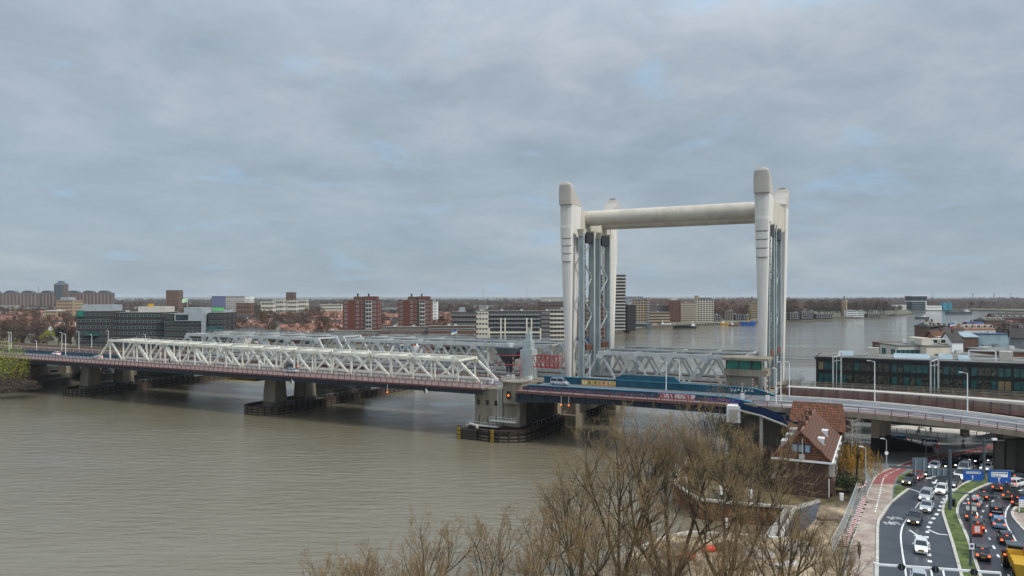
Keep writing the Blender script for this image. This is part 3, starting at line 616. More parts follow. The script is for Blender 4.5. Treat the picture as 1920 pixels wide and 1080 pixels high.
# ------------------------------------------------------------------ piers and timber fenders
def fender(label, s0, s1, w0, w1, z1, nose=5):
    t = thing('fender', label, 'pier fender', BF, ((s0+s1)/2, (w0+w1)/2, 0), 'timber fenders round the bridge piers')
    m_ = (s0+s1)/2; h = (s1-s0)/2
    poly = [(s0, w1), (s0, w0+nose)]+[(m_-h*math.cos(a_), w0+nose-nose*math.sin(a_)) for a_ in [math.pi*i/10 for i in range(1, 10)]]+[(s1, w0+nose), (s1, w1)]
    inner = [(m_+(p[0]-m_)*0.86, p[1]+(0.9 if p[1] < w0+nose+1 else -0.9)) for p in poly]
    b = MB(); n = len(poly)
    vs = [(p[0], p[1], -1) for p in poly]+[(p[0], p[1], z1-0.3) for p in poly]+[(p[0], p[1], z1-0.3) for p in inner]+[(p[0], p[1], -1) for p in inner]
    fs = []
    for k in (0, 1, 2): fs += [(k*n+i, k*n+(i+1) % n, (k+1)*n+(i+1) % n, (k+1)*n+i) for i in range(n)]
    b.add(vs, fs); b.part('timber_wall', M['timber'], t)
    b = MB()
    for z in (0.45, 1.2, z1-0.55):
        for i in range(n-1): b.bar((*poly[i], z), (*poly[i+1], z), 0.35, 0.25)
    b.part('waler', M['timber_rail'], t)
    pl = []
    for i in range(n-1):
        p, q = Vector(poly[i]), Vector(poly[i+1]); L = (q-p).length; k = max(1, round(L/2.6)); nn = Vector(((q-p).y, -(q-p).x)).normalized()
        for j in range(k):
            c_ = p.lerp(q, j/k)+nn*0.18
            if len(pl) < 95: pl.append(1); b = MB(); b.box(c_.x-0.16, c_.x+0.16, c_.y-0.16, c_.y+0.16, -1, z1-0.1); b.part('pile', M['timber'], t)
    b = MB(); b.prism(inner, -0.9, z1-0.7); b.part('infill', M['concrete_dark'], t)
    b = MB()
    for i in range(n-1): b.bar((*poly[i], z1-0.15), (*poly[i+1], z1-0.15), 0.9, 0.25)
    b.part('capping', M['capping'], t)
    b = MB(); 
    for side in (1,):
        w_ = w0+8
        while w_ < w1-3: b.bar((s1-0.3, w_, z1), (s1-0.3, w_, z1+1.0), 0.06); b.bar((s1-0.3, w_, z1+1), (s1-0.3, w_+2.5, z1+1), 0.05); w_ += 2.5
    b.part('handrail', M['grey_steel'], t); return t
fender('long timber fender round the big stone pier in the middle of the river', -4.8, 11.5, -1.5, 76, 2.9, 6)
fender('long timber fender under the yellow work platform, second from the left bank', -84.5, -71.5, 1.8, 76, 2.4, 6)
fender('timber fender under the left end of the white trusses, nearest the left bank', -174, -161.5, 3.5, 76, 2.4, 3)
fr_a = thing('abutment', 'dark concrete pier base standing at the left bank under the road bridge', 'pier', BF, (-212, 26, 0))
b = MB(); b.box(-217, -208, 14, 42, -1, 3.6); b.part('base', M['concrete_dark'], fr_a)
for w_ in (18, 31): b = MB(); b.loft([[(-214.6-0.3, w_-3, 3.6), (-209.4+0.3, w_-3, 3.6), (-209.1, w_+3, 3.6), (-214.9, w_+3, 3.6)], [(-214.2, w_-2.4, 11), (-209.8, w_-2.4, 11), (-209.8, w_+2.4, 11), (-214.2, w_+2.4, 11)]]); b.part('column', M['concrete'], fr_a)
for sc_, lab in ((-168, 'pair of concrete bridge columns standing on the fender nearest the left bank'), (-78.5, 'pair of concrete bridge columns rising from the fender under the yellow platform')):
    t = thing('bridge_pier', lab, 'pier', BF, (sc_, 20, 0))
    for w_ in (11.5, 24.5):
        b = MB(); b.loft([[(sc_-2.6, w_-2.6, 1.5), (sc_+2.6, w_-2.6, 1.5), (sc_+2.6, w_+2.6, 1.5), (sc_-2.6, w_+2.6, 1.5)], [(sc_-2.1, w_-2.0, 10.7), (sc_+2.1, w_-2.0, 10.7), (sc_+2.1, w_+2.0, 10.7), (sc_-2.1, w_+2.0, 10.7)]]); b.part('column', M['concrete'], t)
        b = MB(); b.cyl((sc_, w_, 1.2), (sc_, w_, 2.9), 4.2, 16, 3.4); b.part('plinth', M['concrete_dark'], t)
    b = MB(); b.box(sc_-5, sc_+5, 31, 52, 0.5, 4.2); b.box(sc_-3, sc_+3, 32, 51, 4.2, 12.2); b.part('rail_pier', M['concrete_dark'], t)
t = thing('work_platform', 'yellow steel maintenance platform hanging under the deck above a concrete column', 'platform', BF, (-80, 5, 10))
b = MB(); b.box(-88, -76, 1, 7, 10.0, 10.2); b.part('floor', M['yellow'], t); b = MB()
for z in (10.75, 11.3):
    for p, q in (((-88, 1), (-76, 1)), ((-88, 7), (-76, 7)), ((-88, 1), (-88, 7)), ((-76, 1), (-76, 7))): b.bar((*p, z), (*q, z), 0.1)
for i in range(7): b.bar((-88+2*i, 1, 10), (-88+2*i, 1, 11.3), 0.1); b.bar((-88+2*i, 7, 10), (-88+2*i, 7, 11.3), 0.1)
b.part('guard_rail', M['yellow'], t)
# stone pier with its lookout
t = thing('stone_pier', 'massive weathered concrete pier house in mid river carrying the end of the lifting deck', 'pier', BF, (3, 12, 0))
b = MB()
def rp(x0, x1, y0, y1, r, n=5):
    o = []
    for cx_, cy_, a0 in ((x0+r, y0+r, math.pi), (x1-r, y0+r, 1.5*math.pi), (x1-r, y1-r, 0), (x0+r, y1-r, 0.5*math.pi)):
        o += [(cx_+r*math.cos(a0+math.pi/2*i/n), cy_+r*math.sin(a0+math.pi/2*i/n)) for i in range(n+1)]
    return o
b.prism(rp(-3.6, 5.0, 2.2, 26, 2.2), 3.2, 12.0); b.part('wall', M['concrete'], t)
b = MB(); b.prism(rp(-4.2, 9.6, 1.2, 30, 3.5), 0, 3.2); b.part('base', M['timber'], t)
b = MB(); b.box(5.0, 9.2, 3.2, 7, 2.5, 9.0); b.prism(rp(4.9, 10.2, 2.0, 8.2, 0.8), 9.0, 14.0); b.part('turret', M['concrete'], t)
b = MB(); b.box(4.6, 10.5, 1.7, 8.5, 14.0, 14.25); b.part('turret_slab', M['concrete'], t); b = MB()
for p, q in (((4.8, 1.9), (10.3, 1.9)), ((10.3, 1.9), (10.3, 8.3)), ((4.8, 1.9), (4.8, 8.3))):
    for z in (14.8, 15.3): b.bar((*p, z), (*q, z), 0.07)
    for k in range(5): b.bar((p[0]+(q[0]-p[0])*k/4, p[1]+(q[1]-p[1])*k/4, 14.2), (p[0]+(q[0]-p[0])*k/4, p[1]+(q[1]-p[1])*k/4, 15.3), 0.07)
b.part('guard_rail', M['grey_steel'], t)
for s_ in (-1.6, 0.9, 3.2): b = MB(); b.box(s_-0.35, s_+0.35, 2.1, 2.3, 8.2, 9.4); b.part('window', M['black_steel'], t)
for s_ in (-1.5, 1.0, 3.3): b = MB(); b.box(s_-0.09, s_+0.09, 2.12, 2.3, 3.6, 5.6); b.part('slit', M['black_steel'], t)
for w_ in (9, 13.5, 18, 22.5): b = MB(); b.box(5.2, 9.5, w_-0.8, w_+0.8, 2.5, 11.9); b.part('buttress', M['concrete_dark'], t)
b = MB(); b.box(5.2, 9.5, 25.5, 28.5, 2.5, 11.9); b.part('buttress', M['concrete'], t)
b = MB(); b.box(-3.7, 5.0, 2.1, 26, 12.0, 12.3); b.part('coping', M['concrete'], t)
b = MB()
for s_ in (4.0, 4.9): b.bar((s_, 1.8, 3.2), (s_, 1.8, 13.6), 0.1)
for k in range(22): b.bar((4.0, 1.8, 3.4+k*0.47), (4.9, 1.8, 3.4+k*0.47), 0.07)
b.part('ladder', M['grey_steel'], t); b = MB()
b.box(2.3, 9.2, 0.4, 1.9, 4.6, 4.7)
for z in (5.1, 5.7): b.bar((2.3, 0.4, z), (9.2, 0.4, z), 0.07); b.bar((9.2, 0.4, z), (9.2, 1.9, z), 0.07)
for k in range(10): b.bar((2.3+k*0.76, 0.4, 4.6), (2.3+k*0.76, 0.4, 5.7), 0.06)
b.part('landing', M['grey_steel'], t); b = MB()
b.box(-4.0, 4.6, 0.2, 1.6, 3.2, 3.35)
for k in range(9): b.bar((-4+k, 0.2, 3.2), (-4+k, 0.2, 4.2), 0.06)
b.bar((-4, 0.2, 4.2), (4.6, 0.2, 4.2), 0.06); b.part('walkway', M['grey_steel'], t)
b = MB(); b.cyl((-3.2, 0.5, 3.6), (-0.4, -0.6, 3.4), 0.32, 10); b.cyl((-0.4, -0.6, 3.4), (-0.7, -0.9, 0.8), 0.32, 10); b.part('pipe', M['kerb'], t)
b = MB(); b.box(-5.2, -0.2, -1.7, 1.2, -0.5, 2.4); b.part('fender_frame', M['timber'], t)
for s_, nums in ((-4.9, 'Bu8'), (4.4, 'Bu6')):
    g = thing('depth_gauge', 'yellow and black water level gauge board at the %s corner of the big pier' % ('left' if s_ < 0 else 'right'), 'gauge board', BF, (s_, -1.6, 0), 'gauge boards on the big pier')
    b = MB(); b.box(s_-0.55, s_+0.55, -1.9, -1.7, -0.3, 3.3); b.part('board', M['black_steel'], g)
    for k, ch in enumerate(('8', '0', '6')):
        b = MB(); b.box(s_-0.4, s_+0.4, -1.93, -1.905, 0.15+k*1.05, 0.95+k*1.05); pn = b.part('number_panel', M['yellow'], g)
        text_part(ch, 0.9, M['black_steel'], pn, (s_, -1.95, 0.55+k*1.05))
def signal(sx_, wy, z, label, col='red_lamp'):
    g = thing('signal_light', label, 'ship signal', BF, (sx_, wy, z), 'shipping signals on the bridge')
    b = MB(); b.cyl((sx_, wy, z+0.9), (sx_, wy-0.12, z+0.9), 0.55, 16); b.cyl((sx_, wy, z-0.1), (sx_, wy-0.121, z-0.1), 0.55, 16); b.box(sx_-0.55, sx_+0.55, wy-0.12, wy, z-0.1, z+0.9); b.part('backboard', M['black_steel'], g)
    b = MB(); b.cyl((sx_, wy-0.13, z+0.4), (sx_, wy-0.3, z+0.4), 0.24, 12); b.part('lamp', M[col], g)
signal(7.0, 1.7, 10.6, 'oval black signal with a red lamp on the front of the big pier turret')
signal(60.3, -0.6, 10.4, 'black signal with an orange lamp at the right end of the lifting deck')
for s_ in (21.6, 23.5, -27.5):
    g = thing('navigation_lamp', 'small %s navigation lamp hanging on a rod under the deck edge' % {21.6: 'orange left', 23.5: 'orange right', -27.5: 'lone amber'}[s_], 'lamp', BF, (s_, -0.3, 10), 'navigation lamps under the deck')
    b = MB(); b.bar((s_, -0.3, 12), (s_, -0.3, 10.2), 0.08); b.part('rod', M['grey_steel'], g); b = MB(); b.cyl((s_, -0.5, 9.95), (s_, -0.2, 9.95), 0.16, 10); b.part('lens', M['red_lamp'], g)
for s_, lab in ((-60.5, 'green and white diamond board hanging below the deck, left of the two'), (-15.6, 'green and white diamond board below the deck near the big pier')):
    g = thing('channel_mark', lab, 'sign', BF, (s_, -0.3, 10.4)); 
    b = MB(); b.add([(s_-0.75, -0.32, 10.9), (s_, -0.32, 10.1), (s_, -0.32, 11.7)], [(0, 1, 2)], 0); b.add([(s_+0.75, -0.32, 10.9), (s_, -0.32, 11.7), (s_, -0.32, 10.1)], [(0, 1, 2)], 1)
    b.add([(s_-0.75, -0.26, 10.9), (s_, -0.26, 11.7), (s_+0.75, -0.26, 10.9), (s_, -0.26, 10.1)], [(0, 1, 2, 3)], 1); b.part('board', [M['green_leaf'], M['sign_white']], g)

# ------------------------------------------------------------------ bridge control tower (ship bow cabin) and control house
CF = Fr(*BF.w((-4.9, 0))[:2], BF.a)
t = thing('control_tower', 'blue grey stepped control tower with a dark bowl cabin and red lattice gangways', 'control tower', CF, (6, 24, 12.5))
b = MB(); b.box(4.6, 8.2, 22.6, 26, 12.4, 20.5); b.box(5.2, 7.6, 23.0, 25.4, 20.5, 23.0); b.box(5.8, 7.2, 23.5, 24.9, 23.0, 24.8); b.box(6.2, 6.8, 23.9, 24.5, 24.8, 26.2); b.part('shaft', M['blue_steel'], t)
b = MB(); cx_, cy_ = 0.6, 24.3
rings = []
for z, r in ((14.0, 0.9), (16.2, 1.3), (17.6, 2.3), (18.6, 3.2), (20.7, 4.0), (21.0, 4.0)): rings.append([(cx_+r*math.cos(a_), cy_+r*0.9*math.sin(a_), z) for a_ in [2*math.pi*i/20 for i in range(20)]])
b.loft(rings); b.part('cabin_hull', M['gunmetal'], t)
b = MB(); b.loft([[(cx_+r*math.cos(a_), cy_+r*0.9*math.sin(a_), z) for a_ in [2*math.pi*i/20 for i in range(20)]] for z, r in ((16.7, 1.85), (18.3, 3.05), (18.35, 3.05))]); b.part('cabin_window', M['glass'], t)
b = MB(); b.cyl((cx_, cy_, 21.0), (cx_, cy_, 22.0), 1.2, 12)
for i in range(20):
    a_ = 2*math.pi*i/20; a2 = 2*math.pi*(i+1)/20; b.bar((cx_+3.9*math.cos(a_), cy_+3.5*math.sin(a_), 21.0), (cx_+3.9*math.cos(a_), cy_+3.5*math.sin(a_), 21.9), 0.07); b.bar((cx_+3.9*math.cos(a_), cy_+3.5*math.sin(a_), 21.9), (cx_+3.9*math.cos(a2), cy_+3.5*math.sin(a2), 21.9), 0.07)
b.part('roof_rail', M['grey_steel'], t)
b = MB()
for z in (18.9, 16.4):
    for i in range(20):
        a_ = 2*math.pi*i/20; a2 = 2*math.pi*(i+1)/20; b.bar((cx_+4.1*math.cos(a_), cy_+3.7*math.sin(a_), z), (cx_+4.1*math.cos(a2), cy_+3.7*math.sin(a2), z), 0.2)
    b.bar((cx_+3, cy_-2.5, z), (4.6, cy_-1.6, z), 0.2)
for i in range(10): a_ = 2*math.pi*i/10; b.bar((cx_+4.1*math.cos(a_), cy_+3.7*math.sin(a_), 16.4), (cx_+4.1*math.cos(a_), cy_+3.7*math.sin(a_), 17.4), 0.08)
b.part('gallery', M['red_steel'], t)
b = MB()
for yy in (23.0, 25.4):
    for z in (15.9, 18.9): b.bar((8.2, yy, z), (15.8, yy, z), 0.2)
    for i in range(7): s_ = 8.2+i*1.266; b.bar((s_, yy, 15.9), (s_, yy, 18.9), 0.14); 
    for i in range(6): s_ = 8.2+i*1.266; b.bar((s_, yy, 15.9 if i % 2 else 18.9), (s_+1.266, yy, 18.9 if i % 2 else 15.9), 0.14)
for i in range(7): b.bar((8.2+i*1.266, 23, 15.9), (8.2+i*1.266, 25.4, 15.9), 0.12)
b.part('gangway', M['red_steel'], t)
b = MB()
for k in range(12): a_ = k*0.55; b.bar((5.4, 22.2, 12.8+k*0.45), (5.4+1.1*math.cos(a_), 22.2-1.1*abs(math.sin(a_)), 12.8+k*0.45), 0.15, 0.08)
b.bar((4.9, 21.9, 12.5), (4.9, 21.9, 20), 0.1); b.part('spiral_stair', M['red_steel'], t)
b = MB(); b.box(3.2, 4.6, 22.2, 23.2, 15.6, 17.8); b.part('cabinet', M['kerb'], t)
t = thing('control_house', 'squat concrete bridge keeper house with a flat roof and green tinted windows', 'control house', BF, (58, 20, 12.5))
b = MB(); b.box(55.0, 61.4, 19.2, 24.5, 12.4, 16.6); b.part('base', M['concrete'], t)
b = MB(); b.box(54.6, 64.2, 18.6, 25, 16.6, 18.1); b.part('wall', M['concrete'], t)
b = MB(); b.box(55.2, 62.8, 19.0, 24.5, 18.1, 20.2); b.part('window_band', M['glass_green'], t)
b = MB()
for s_ in (55.1, 57.9, 60.6, 60.9, 62.8): b.box(s_-0.12, s_+0.12, 18.9, 19.0, 18.1, 20.2)
b.part('mullion', M['frame_dark'], t)
b = MB(); b.box(54.2, 64.6, 18.0, 25.4, 20.2, 20.75); b.part('roof', M['concrete'], t)

# ------------------------------------------------------------------ right bank viaduct
def zr(s_): return 12.5 if s_ < 75 else 12.5-0.00125*(s_-75)**2
def ribbon(b, s0, s1, w0, w1, dz0, dz1, zf=zr, step=3.0, mi=0):
    n = max(1, int((s1-s0)/step)); rings = []
    for i in range(n+1):
        s_ = s0+(s1-s0)*i/n; z = zf(s_); rings.append([(s_, w0, z+dz0), (s_, w1, z+dz0), (s_, w1, z+dz1), (s_, w0, z+dz1)])
    b.loft(rings, mi)
t = thing('road_viaduct', 'concrete road viaduct with a red footway railing crossing above the busy junction', 'viaduct', BF, (95, 9, 3))
b = MB(); ribbon(b, 61.3, 150, 0, 20.4, -0.9, -0.06); ribbon(b, 70, 150, 4, 5, -1.5, -0.9); ribbon(b, 70, 150, 9.5, 10.5, -1.7, -0.9); ribbon(b, 70, 150, 16, 17, -1.7, -0.9); b.part('deck', M['concrete'], t)
b = MB(); ribbon(b, 61.3, 150, 3.4, 18.2, -0.056, -0.02); b.part('roadway', M['viaduct_asphalt'], t)
b = MB(); ribbon(b, 62, 150, 0.3, 3.2, -0.056, 0.06); b.part('footway', M['footway'], t)
b = MB(); ribbon(b, 66, 150, 18.3, 19.3, -0.056, 0.10); b.part('kerb', M['kerb'], t)
b = MB(); railing(b, 64, 148, 0.1, 0, 1.15, 2.8, zr); b.part('railing', M['red_rail'], t)
b = MB(); railing(b, 66, 148, 20.2, 0, 1.1, 2.8, zr); b.part('railing', M['red_rail'], t)
b = MB()
for w_, da in ((3.9, 0), (7.4, 1), (10.8, 0), (11.3, 0), (14.4, 1), (17.6, 0)):
    s_ = 66
    while s_ < 148: L = 3.0 if da else 6.1; ribbon(b, s_, s_+L if da else s_+6, w_, w_+0.18, -0.018, -0.012, step=1.5); s_ += 9 if da else 6
for k in range(9): ribbon(b, 66+k*1.4, 74+k*1.4, 4.4+k*0.28, 4.65+k*0.28, -0.018, -0.011, step=2)
b.part('lane_marking', M['paint'], t)
for grp_ in (((1641, 853), (1652, 849), (1663, 846)), ((1874, 884), (1895, 884), (1914, 882))):
    qs = [BF.inv(P(px, py, G0)) for px, py in grp_]
    for q in qs:
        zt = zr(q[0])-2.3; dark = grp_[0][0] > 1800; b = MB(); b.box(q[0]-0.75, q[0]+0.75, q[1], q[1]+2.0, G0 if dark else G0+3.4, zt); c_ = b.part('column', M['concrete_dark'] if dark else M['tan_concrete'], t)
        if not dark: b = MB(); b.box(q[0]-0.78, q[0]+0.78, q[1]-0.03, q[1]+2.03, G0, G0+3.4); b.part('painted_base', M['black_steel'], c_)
    b = MB(); b.bar((qs[0][0], qs[0][1]+1, zr(qs[0][0])-1.85), (qs[-1][0], qs[-1][1]+1, zr(qs[0][0])-1.85), 1.8, 0.9); b.part('crosshead', M['concrete'], t)
b = MB(); b.box(60.2, 68, 2.2, 21, G0, 11.5); b.part('abutment', M['concrete_dark'], t)
t = thing('retaining_wall', 'reddish brown panelled barrier with a pale ledge running beside the viaduct road', 'wall', BF, (110, 24, 3))
b = MB(); ribbon(b, 68, 150, 22.0, 22.3, -0.5, 1.6, lambda s_: zr(s_)*0.6+12.5*0.4); b.part('panel', M['barrier_panel'], t)
b = MB(); ribbon(b, 68, 150, 22.4, 25.2, -0.2, 1.7, lambda s_: zr(s_)*0.35+12.5*0.65); b.part('ledge', M['pale'], t)
b = MB(); s_ = 69
while s_ < 149: z = zr(s_)*0.6+12.5*0.4; b.box(s_, s_+0.12, 21.85, 22.0, z-0.5, z+1.7); s_ += 3.2
b.part('post', M['concrete_dark'], t)
t = thing('railway_viaduct', 'concrete railway deck with rows of grey railings in front of the dark glass office', 'viaduct', BF, (100, 40, 12))
b = MB(); b.box(65, 160, 31.5, 42.5, 11.5, 12.3)
for sc_ in (80, 104, 128): b.box(sc_-.6, sc_+.6, 33, 34.2, G0, 11.5); b.box(sc_-.6, sc_+.6, 40, 41.2, G0, 11.5)
b.part('deck', M['ballast'], t); b = MB()
for k in (32, 33.5, 38.5, 40): b.box(62, 160, k, k+0.12, 12.32, 12.5)
b.part('rails', M['rust'], t)
for w_ in (31.7, 34.5, 37.5, 40.2, 42.3):
    b = MB()
    for i in range(32): s_ = 66+i*3.0; b.bar((s_, w_, 12.3), (s_, w_, 13.6), 0.12)
    for z in (12.9, 13.55): b.bar((66, w_, z), (159, w_, z), 0.09)
    b.part('railing', M['concrete'], t)
# ramp with navy panels and white service box
t = thing('stair_ramp', 'navy panelled ramp leading down from the viaduct towards the brick houses', 'ramp', BF, (68, -1, 9))
b = MB(); pts = [(61.5, -0.3, 13.3), (66, -1.2, 12.6), (73.5, -2.6, 10.4)]
for i in range(2):
    p, q = pts[i], pts[i+1]
    for dy in (0, 1.9):
        b.add([(p[0], p[1]-dy, p[2]-1.3), (q[0], q[1]-dy, q[2]-1.3), (q[0], q[1]-dy, q[2]), (p[0], p[1]-dy, p[2])], [(0, 1, 2, 3), (3, 2, 1, 0)])
b.part('panel', M['navy'], t); b = MB()
for i in range(2): b.bar(Vector(pts[i])+Vector((0, -1, -1.45)), Vector(pts[i+1])+Vector((0, -1, -1.45)), 2.2, 0.25)
for p in pts[1:]: b.box(p[0]-0.3, p[0]+0.3, p[1]-1.3, p[1]-0.7, G0, p[2]-1.5)
b.part('flight', M['kerb'], t)
t = thing('abutment_wall', 'grey stained concrete abutment wall under the right end of the lifting deck', 'wall', BF, (62, -1, 3))
b = MB(); b.box(61.2, 64.5, -1.2, 2.0, G0, 12.3); b.box(64.5, 71.5, -0.6, -0.1, G0, 11.2); b.part('wall', M['concrete_dark'], t)
b = MB(); b.box(62.5, 65.0, -1.9, -1.2, 11.5, 13.2); b.part('coping_block', M['concrete'], t)
t = thing('service_box', 'white metal cabinet with a roller door beside the end of the lifting deck', 'cabinet', BF, (60, -1.6, 9))
b = MB(); b.box(59.2, 61.9, -2.4, -0.3, 9.2, 12.6); b.part('body', M['sign_white'], t); b = MB(); b.box(59.7, 61.4, -2.45, -2.4, 9.3, 11.9)
for k in range(8): b.box(59.7, 61.4, -2.48, -2.45, 9.4+k*0.31, 9.6+k*0.31)
b.part('shutter', M['kerb'], t); b = MB(); b.box(59.4, 61.8, -2.2, -0.5, G0, 9.2); b.part('support', M['concrete_dark'], t)

# ------------------------------------------------------------------ buildings
def band_mat(name, wall, glass, bw_, rh, ms):   # strip of glazing with wall piers between panes
    return brick_mat(name, glass, tuple(c*1.6 for c in glass), wall, 1, bw_, rh, ms, 0.4)
WIN = {}
def window_obj(root, x, y, z, rot, w_, h_, fm='frame', gm='glass'):
    k = (w_, h_, fm, gm)
    if k not in WIN:
        b = MB(); b.box(-w_/2, w_/2, -0.10, 0, -h_/2, h_/2, 0); b.box(-w_/2+0.15, -0.05, -0.13, -0.101, -h_/2+0.15, h_/2-0.15, 1); b.box(0.05, w_/2-0.15, -0.13, -0.101, -h_/2+0.15, h_/2-0.15, 1)
        WIN[k] = b.mesh('window', [M[fm], M[gm]])
    o = bpy.data.objects.new('window', WIN[k]); COL.objects.link(o); o.parent = root; o.location = (x, y, z); o.rotation_euler = (0, 0, rot); return o
def frontage(px0, px1, Y, ang=0.0):
    X0 = (px0-960)/F*Y; k = (px1-960)/F; c, s_ = math.cos(ang), math.sin(ang)
    return Fr(X0, Y, ang), (k*Y-X0)/(c-k*s_)
def zat(py, Y): return H+(555-py)*Y/F
def building(label, px0, px1, ytop, Y, depth=12, ang=0.0, floors=5, bays=8, wall='brick_wall', ww=1.6, wh=1.5, fm='frame', gm='glass', sbays=3, bands=None, name='apartment_building', cat='building', pent=None, group=None, roof='flat_roof', skipbays=(), balc=None, z0=2.5, parapet=True):
    fr, L = frontage(px0, px1, Y, ang); Ht = zat(ytop, Y)
    t = thing(name, label, cat, Fr(*fr.w((0, 0, 0))[:2], fr.a), (0, 0, 0), group); wm = M[wall] if isinstance(wall, str) else wall
    b = MB(); b.box(0, L, 0, depth, z0-1, Ht-0.3); b.part('wall', wm, t)
    b = MB(); b.box(-0.25, L+0.25, -0.25, depth+0.25, Ht-0.3, Ht) if parapet else b.box(0, L, 0, depth, Ht-0.3, Ht); b.part('roof', M[roof], t)
    fh = (Ht-z0-0.6)/floors
    if bands:
        for f in range(floors):
            b = MB(); zc = z0+0.3+fh*(f+0.5); b.box(0.6, L-0.6, -0.12, 0, zc-fh*0.24, zc+fh*0.24); b.box(-0.12 if ang < 0 else L, 0 if ang < 0 else L+0.12, 0.8, depth-0.8, zc-fh*0.24, zc+fh*0.24); b.part('window_band', bands, t)
            if balc: b = MB(); b.box(0.3, L-0.3, -1.3, -0.121, zc-fh*0.5, zc-fh*0.44); b.box(0.3, L-0.3, -1.35, -1.25, zc-fh*0.44, zc-fh*0.14); b.part('balcony', M[balc], t)
    else:
        cnt = 0
        for f in range(floors-1, -1, -1):
            zc = z0+0.4+fh*(f+0.5)
            for i in range(bays):
                if i in skipbays or cnt > 96: continue
                window_obj(t, L*(i+0.5)/bays, -0.001, zc, 0, ww, wh, fm, gm); cnt += 1
            if ang < -0.05 or (ang == 0 and (px0 > 960)):
                for i in range(sbays):
                    if cnt <= 96: window_obj(t, -0.001, depth*(i+0.5)/sbays, zc, -math.pi/2, ww, wh, fm, gm); cnt += 1
            elif ang > 0.05 or px1 < 960:
                for i in range(sbays):
                    if cnt <= 96: window_obj(t, L+0.001, depth*(i+0.5)/sbays, zc, math.pi/2, ww, wh, fm, gm); cnt += 1
    if pent:
        for (a_, c_, hh, m_) in pent: b = MB(); b.box(L*a_, L*c_, depth*0.2, depth*0.85, Ht, Ht+hh); b.part('rooftop_block', M[m_], t)
    b = MB(); r_ = random.Random(int(px0*7+px1)); 
    t['L_'] = L; del t['L_']
    for i in range(max(1, int(L/14))):
        b = MB(); x_ = L*r_.uniform(0.1, 0.85); y_ = depth*r_.uniform(0.25, 0.7); b.box(x_, x_+1.6, y_, y_+1.4, Ht+0.001, Ht+1.1); b.part('roof_vent', M['grey_steel'], t)
    return t, L, Ht, depth, fh
mk('tan', C(168, 146, 118), 0.9, 0.12, 0.15); mk('cream', C(205, 198, 182), 0.85, 0.1, 0.2); mk('pale', C(186, 182, 174), 0.85, 0.12, 0.1)
mk('frame_mid', C(120, 132, 128), 0.6, 0.1, 1); mk('dark_brick', C(52, 47, 50), 0.9, 0.2, 0.4); mk('brown_brick', C(96, 72, 60), 0.9, 0.2, 0.3); mk('purple', C(104, 108, 140), 0.8, 0.15, 0.1)
mk('clad_grey', C(150, 158, 164), 0.6, 0.08, 0.4); mk('orange_brick', C(140, 88, 56), 0.9, 0.15, 0.3); mk('cyan', C(40, 130, 150), 0.6, 0.1, 0.2); mk('bay_pink', C(134, 116, 108), 0.9, 0.15, 0.3); mk('mauve', C(108, 94, 88), 0.85, 0.15, 0.2)
bm1 = band_mat('band_brown', C(122, 104, 94), C(48, 50, 56), 2.6, 30, 0.5); bm2 = band_mat('band_white', C(196, 192, 184), C(60, 68, 74), 3.2, 30, 0.35)
bm3 = band_mat('band_tan', C(160, 138, 110), C(58, 60, 62), 3.0, 30, 0.7); bm4 = band_mat('band_dark', C(70, 66, 66), C(84, 92, 96), 2.4, 30, 0.5)
# far skyline on the left
def domed(label, px0, px1, Y, nd_):
    t, L, Ht, dp, fh = building(label, px0, px1, 549, Y, 18, 0, 10, 0, 'mauve', bands=bm1)
    for i in range(nd_):
        c_ = L*(i+0.5)/nd_ if nd_ > 1 else L*0.5; b = MB(); n = 10; r_ = 14
        vs = [(c_+r_*math.cos(math.pi*k/n), y_, Ht+r_*0.42*math.sin(math.pi*k/n)) for y_ in (1, 15) for k in range(n+1)]
        b.add(vs, [tuple(range(n+1)), tuple(range(2*n+1, n, -1))]+[(k+1, k, k+n+1, k+n+2) for k in range(n)]); b.part('barrel_roof', M['gunmetal'], t)
    k = 0
    while k*9+2 < L: b = MB(); b.box(k*9+.5, k*9+4.0, -1.4, 0, 2, Ht-3.5); b.part('bay', M['bay_pink'], t); k += 1
    b = MB(); b.box(-.5, L+.5, -.9, 0, Ht-2.6, Ht-1.0); b.part('cornice', M['bay_pink'], t)
domed('long brown slab block with two barrel roofs at the far left edge', -30, 66, 1850, 3)
domed('short brown slab block with one barrel roof, left of the pointed tower', 72, 101, 1900, 1)
domed('long brown slab block with three barrel roofs, right of the pointed tower', 121, 208, 1850, 3)
t, L, Ht, dp, fh = building('tall brown tower with a dark pointed crown above the left skyline', 101, 120, 534, 1800, 18, 0, 14, 0, 'mauve', bands=bm1)
b = MB(); b.box(6, L-6, -0.5, 3, 3, Ht+1); b.part('glazed_shaft', M['gunmetal'], t)
b = MB(); b.loft([[(-1.5, -1.5, Ht+0.1), (L+1.5, -1.5, Ht+0.1), (L+1.5, 19.5, Ht+0.1), (-1.5, 19.5, Ht+0.1)], [(L*0.25, 5, Ht+6), (L*0.75, 5, Ht+6), (L*0.75, 13, Ht+6), (L*0.25, 13, Ht+6)], [(L*0.3, 6, Ht+9.5), (L*0.7, 6, Ht+9.5), (L*0.7, 12, Ht+9.5), (L*0.3, 12, Ht+9.5)]]); b.part('crown', M['gunmetal'], t)
building('tan office block with a slanted pale roof below the pointed tower', 106, 138, 562, 900, 20, 0, 7, 0, 'tan', bands=bm3, pent=[(0.1, 0.6, 3, 'clad_grey')])
building('low tan building with a pale roof in front of the tan block', 83, 107, 582, 860, 16, 0, 4, 0, 'tan', bands=bm3, roof='lamp_white')
building('narrow tan wing right of the tan office block', 139, 152, 569, 930, 16, 0, 6, 0, 'tan', bands=bm3)
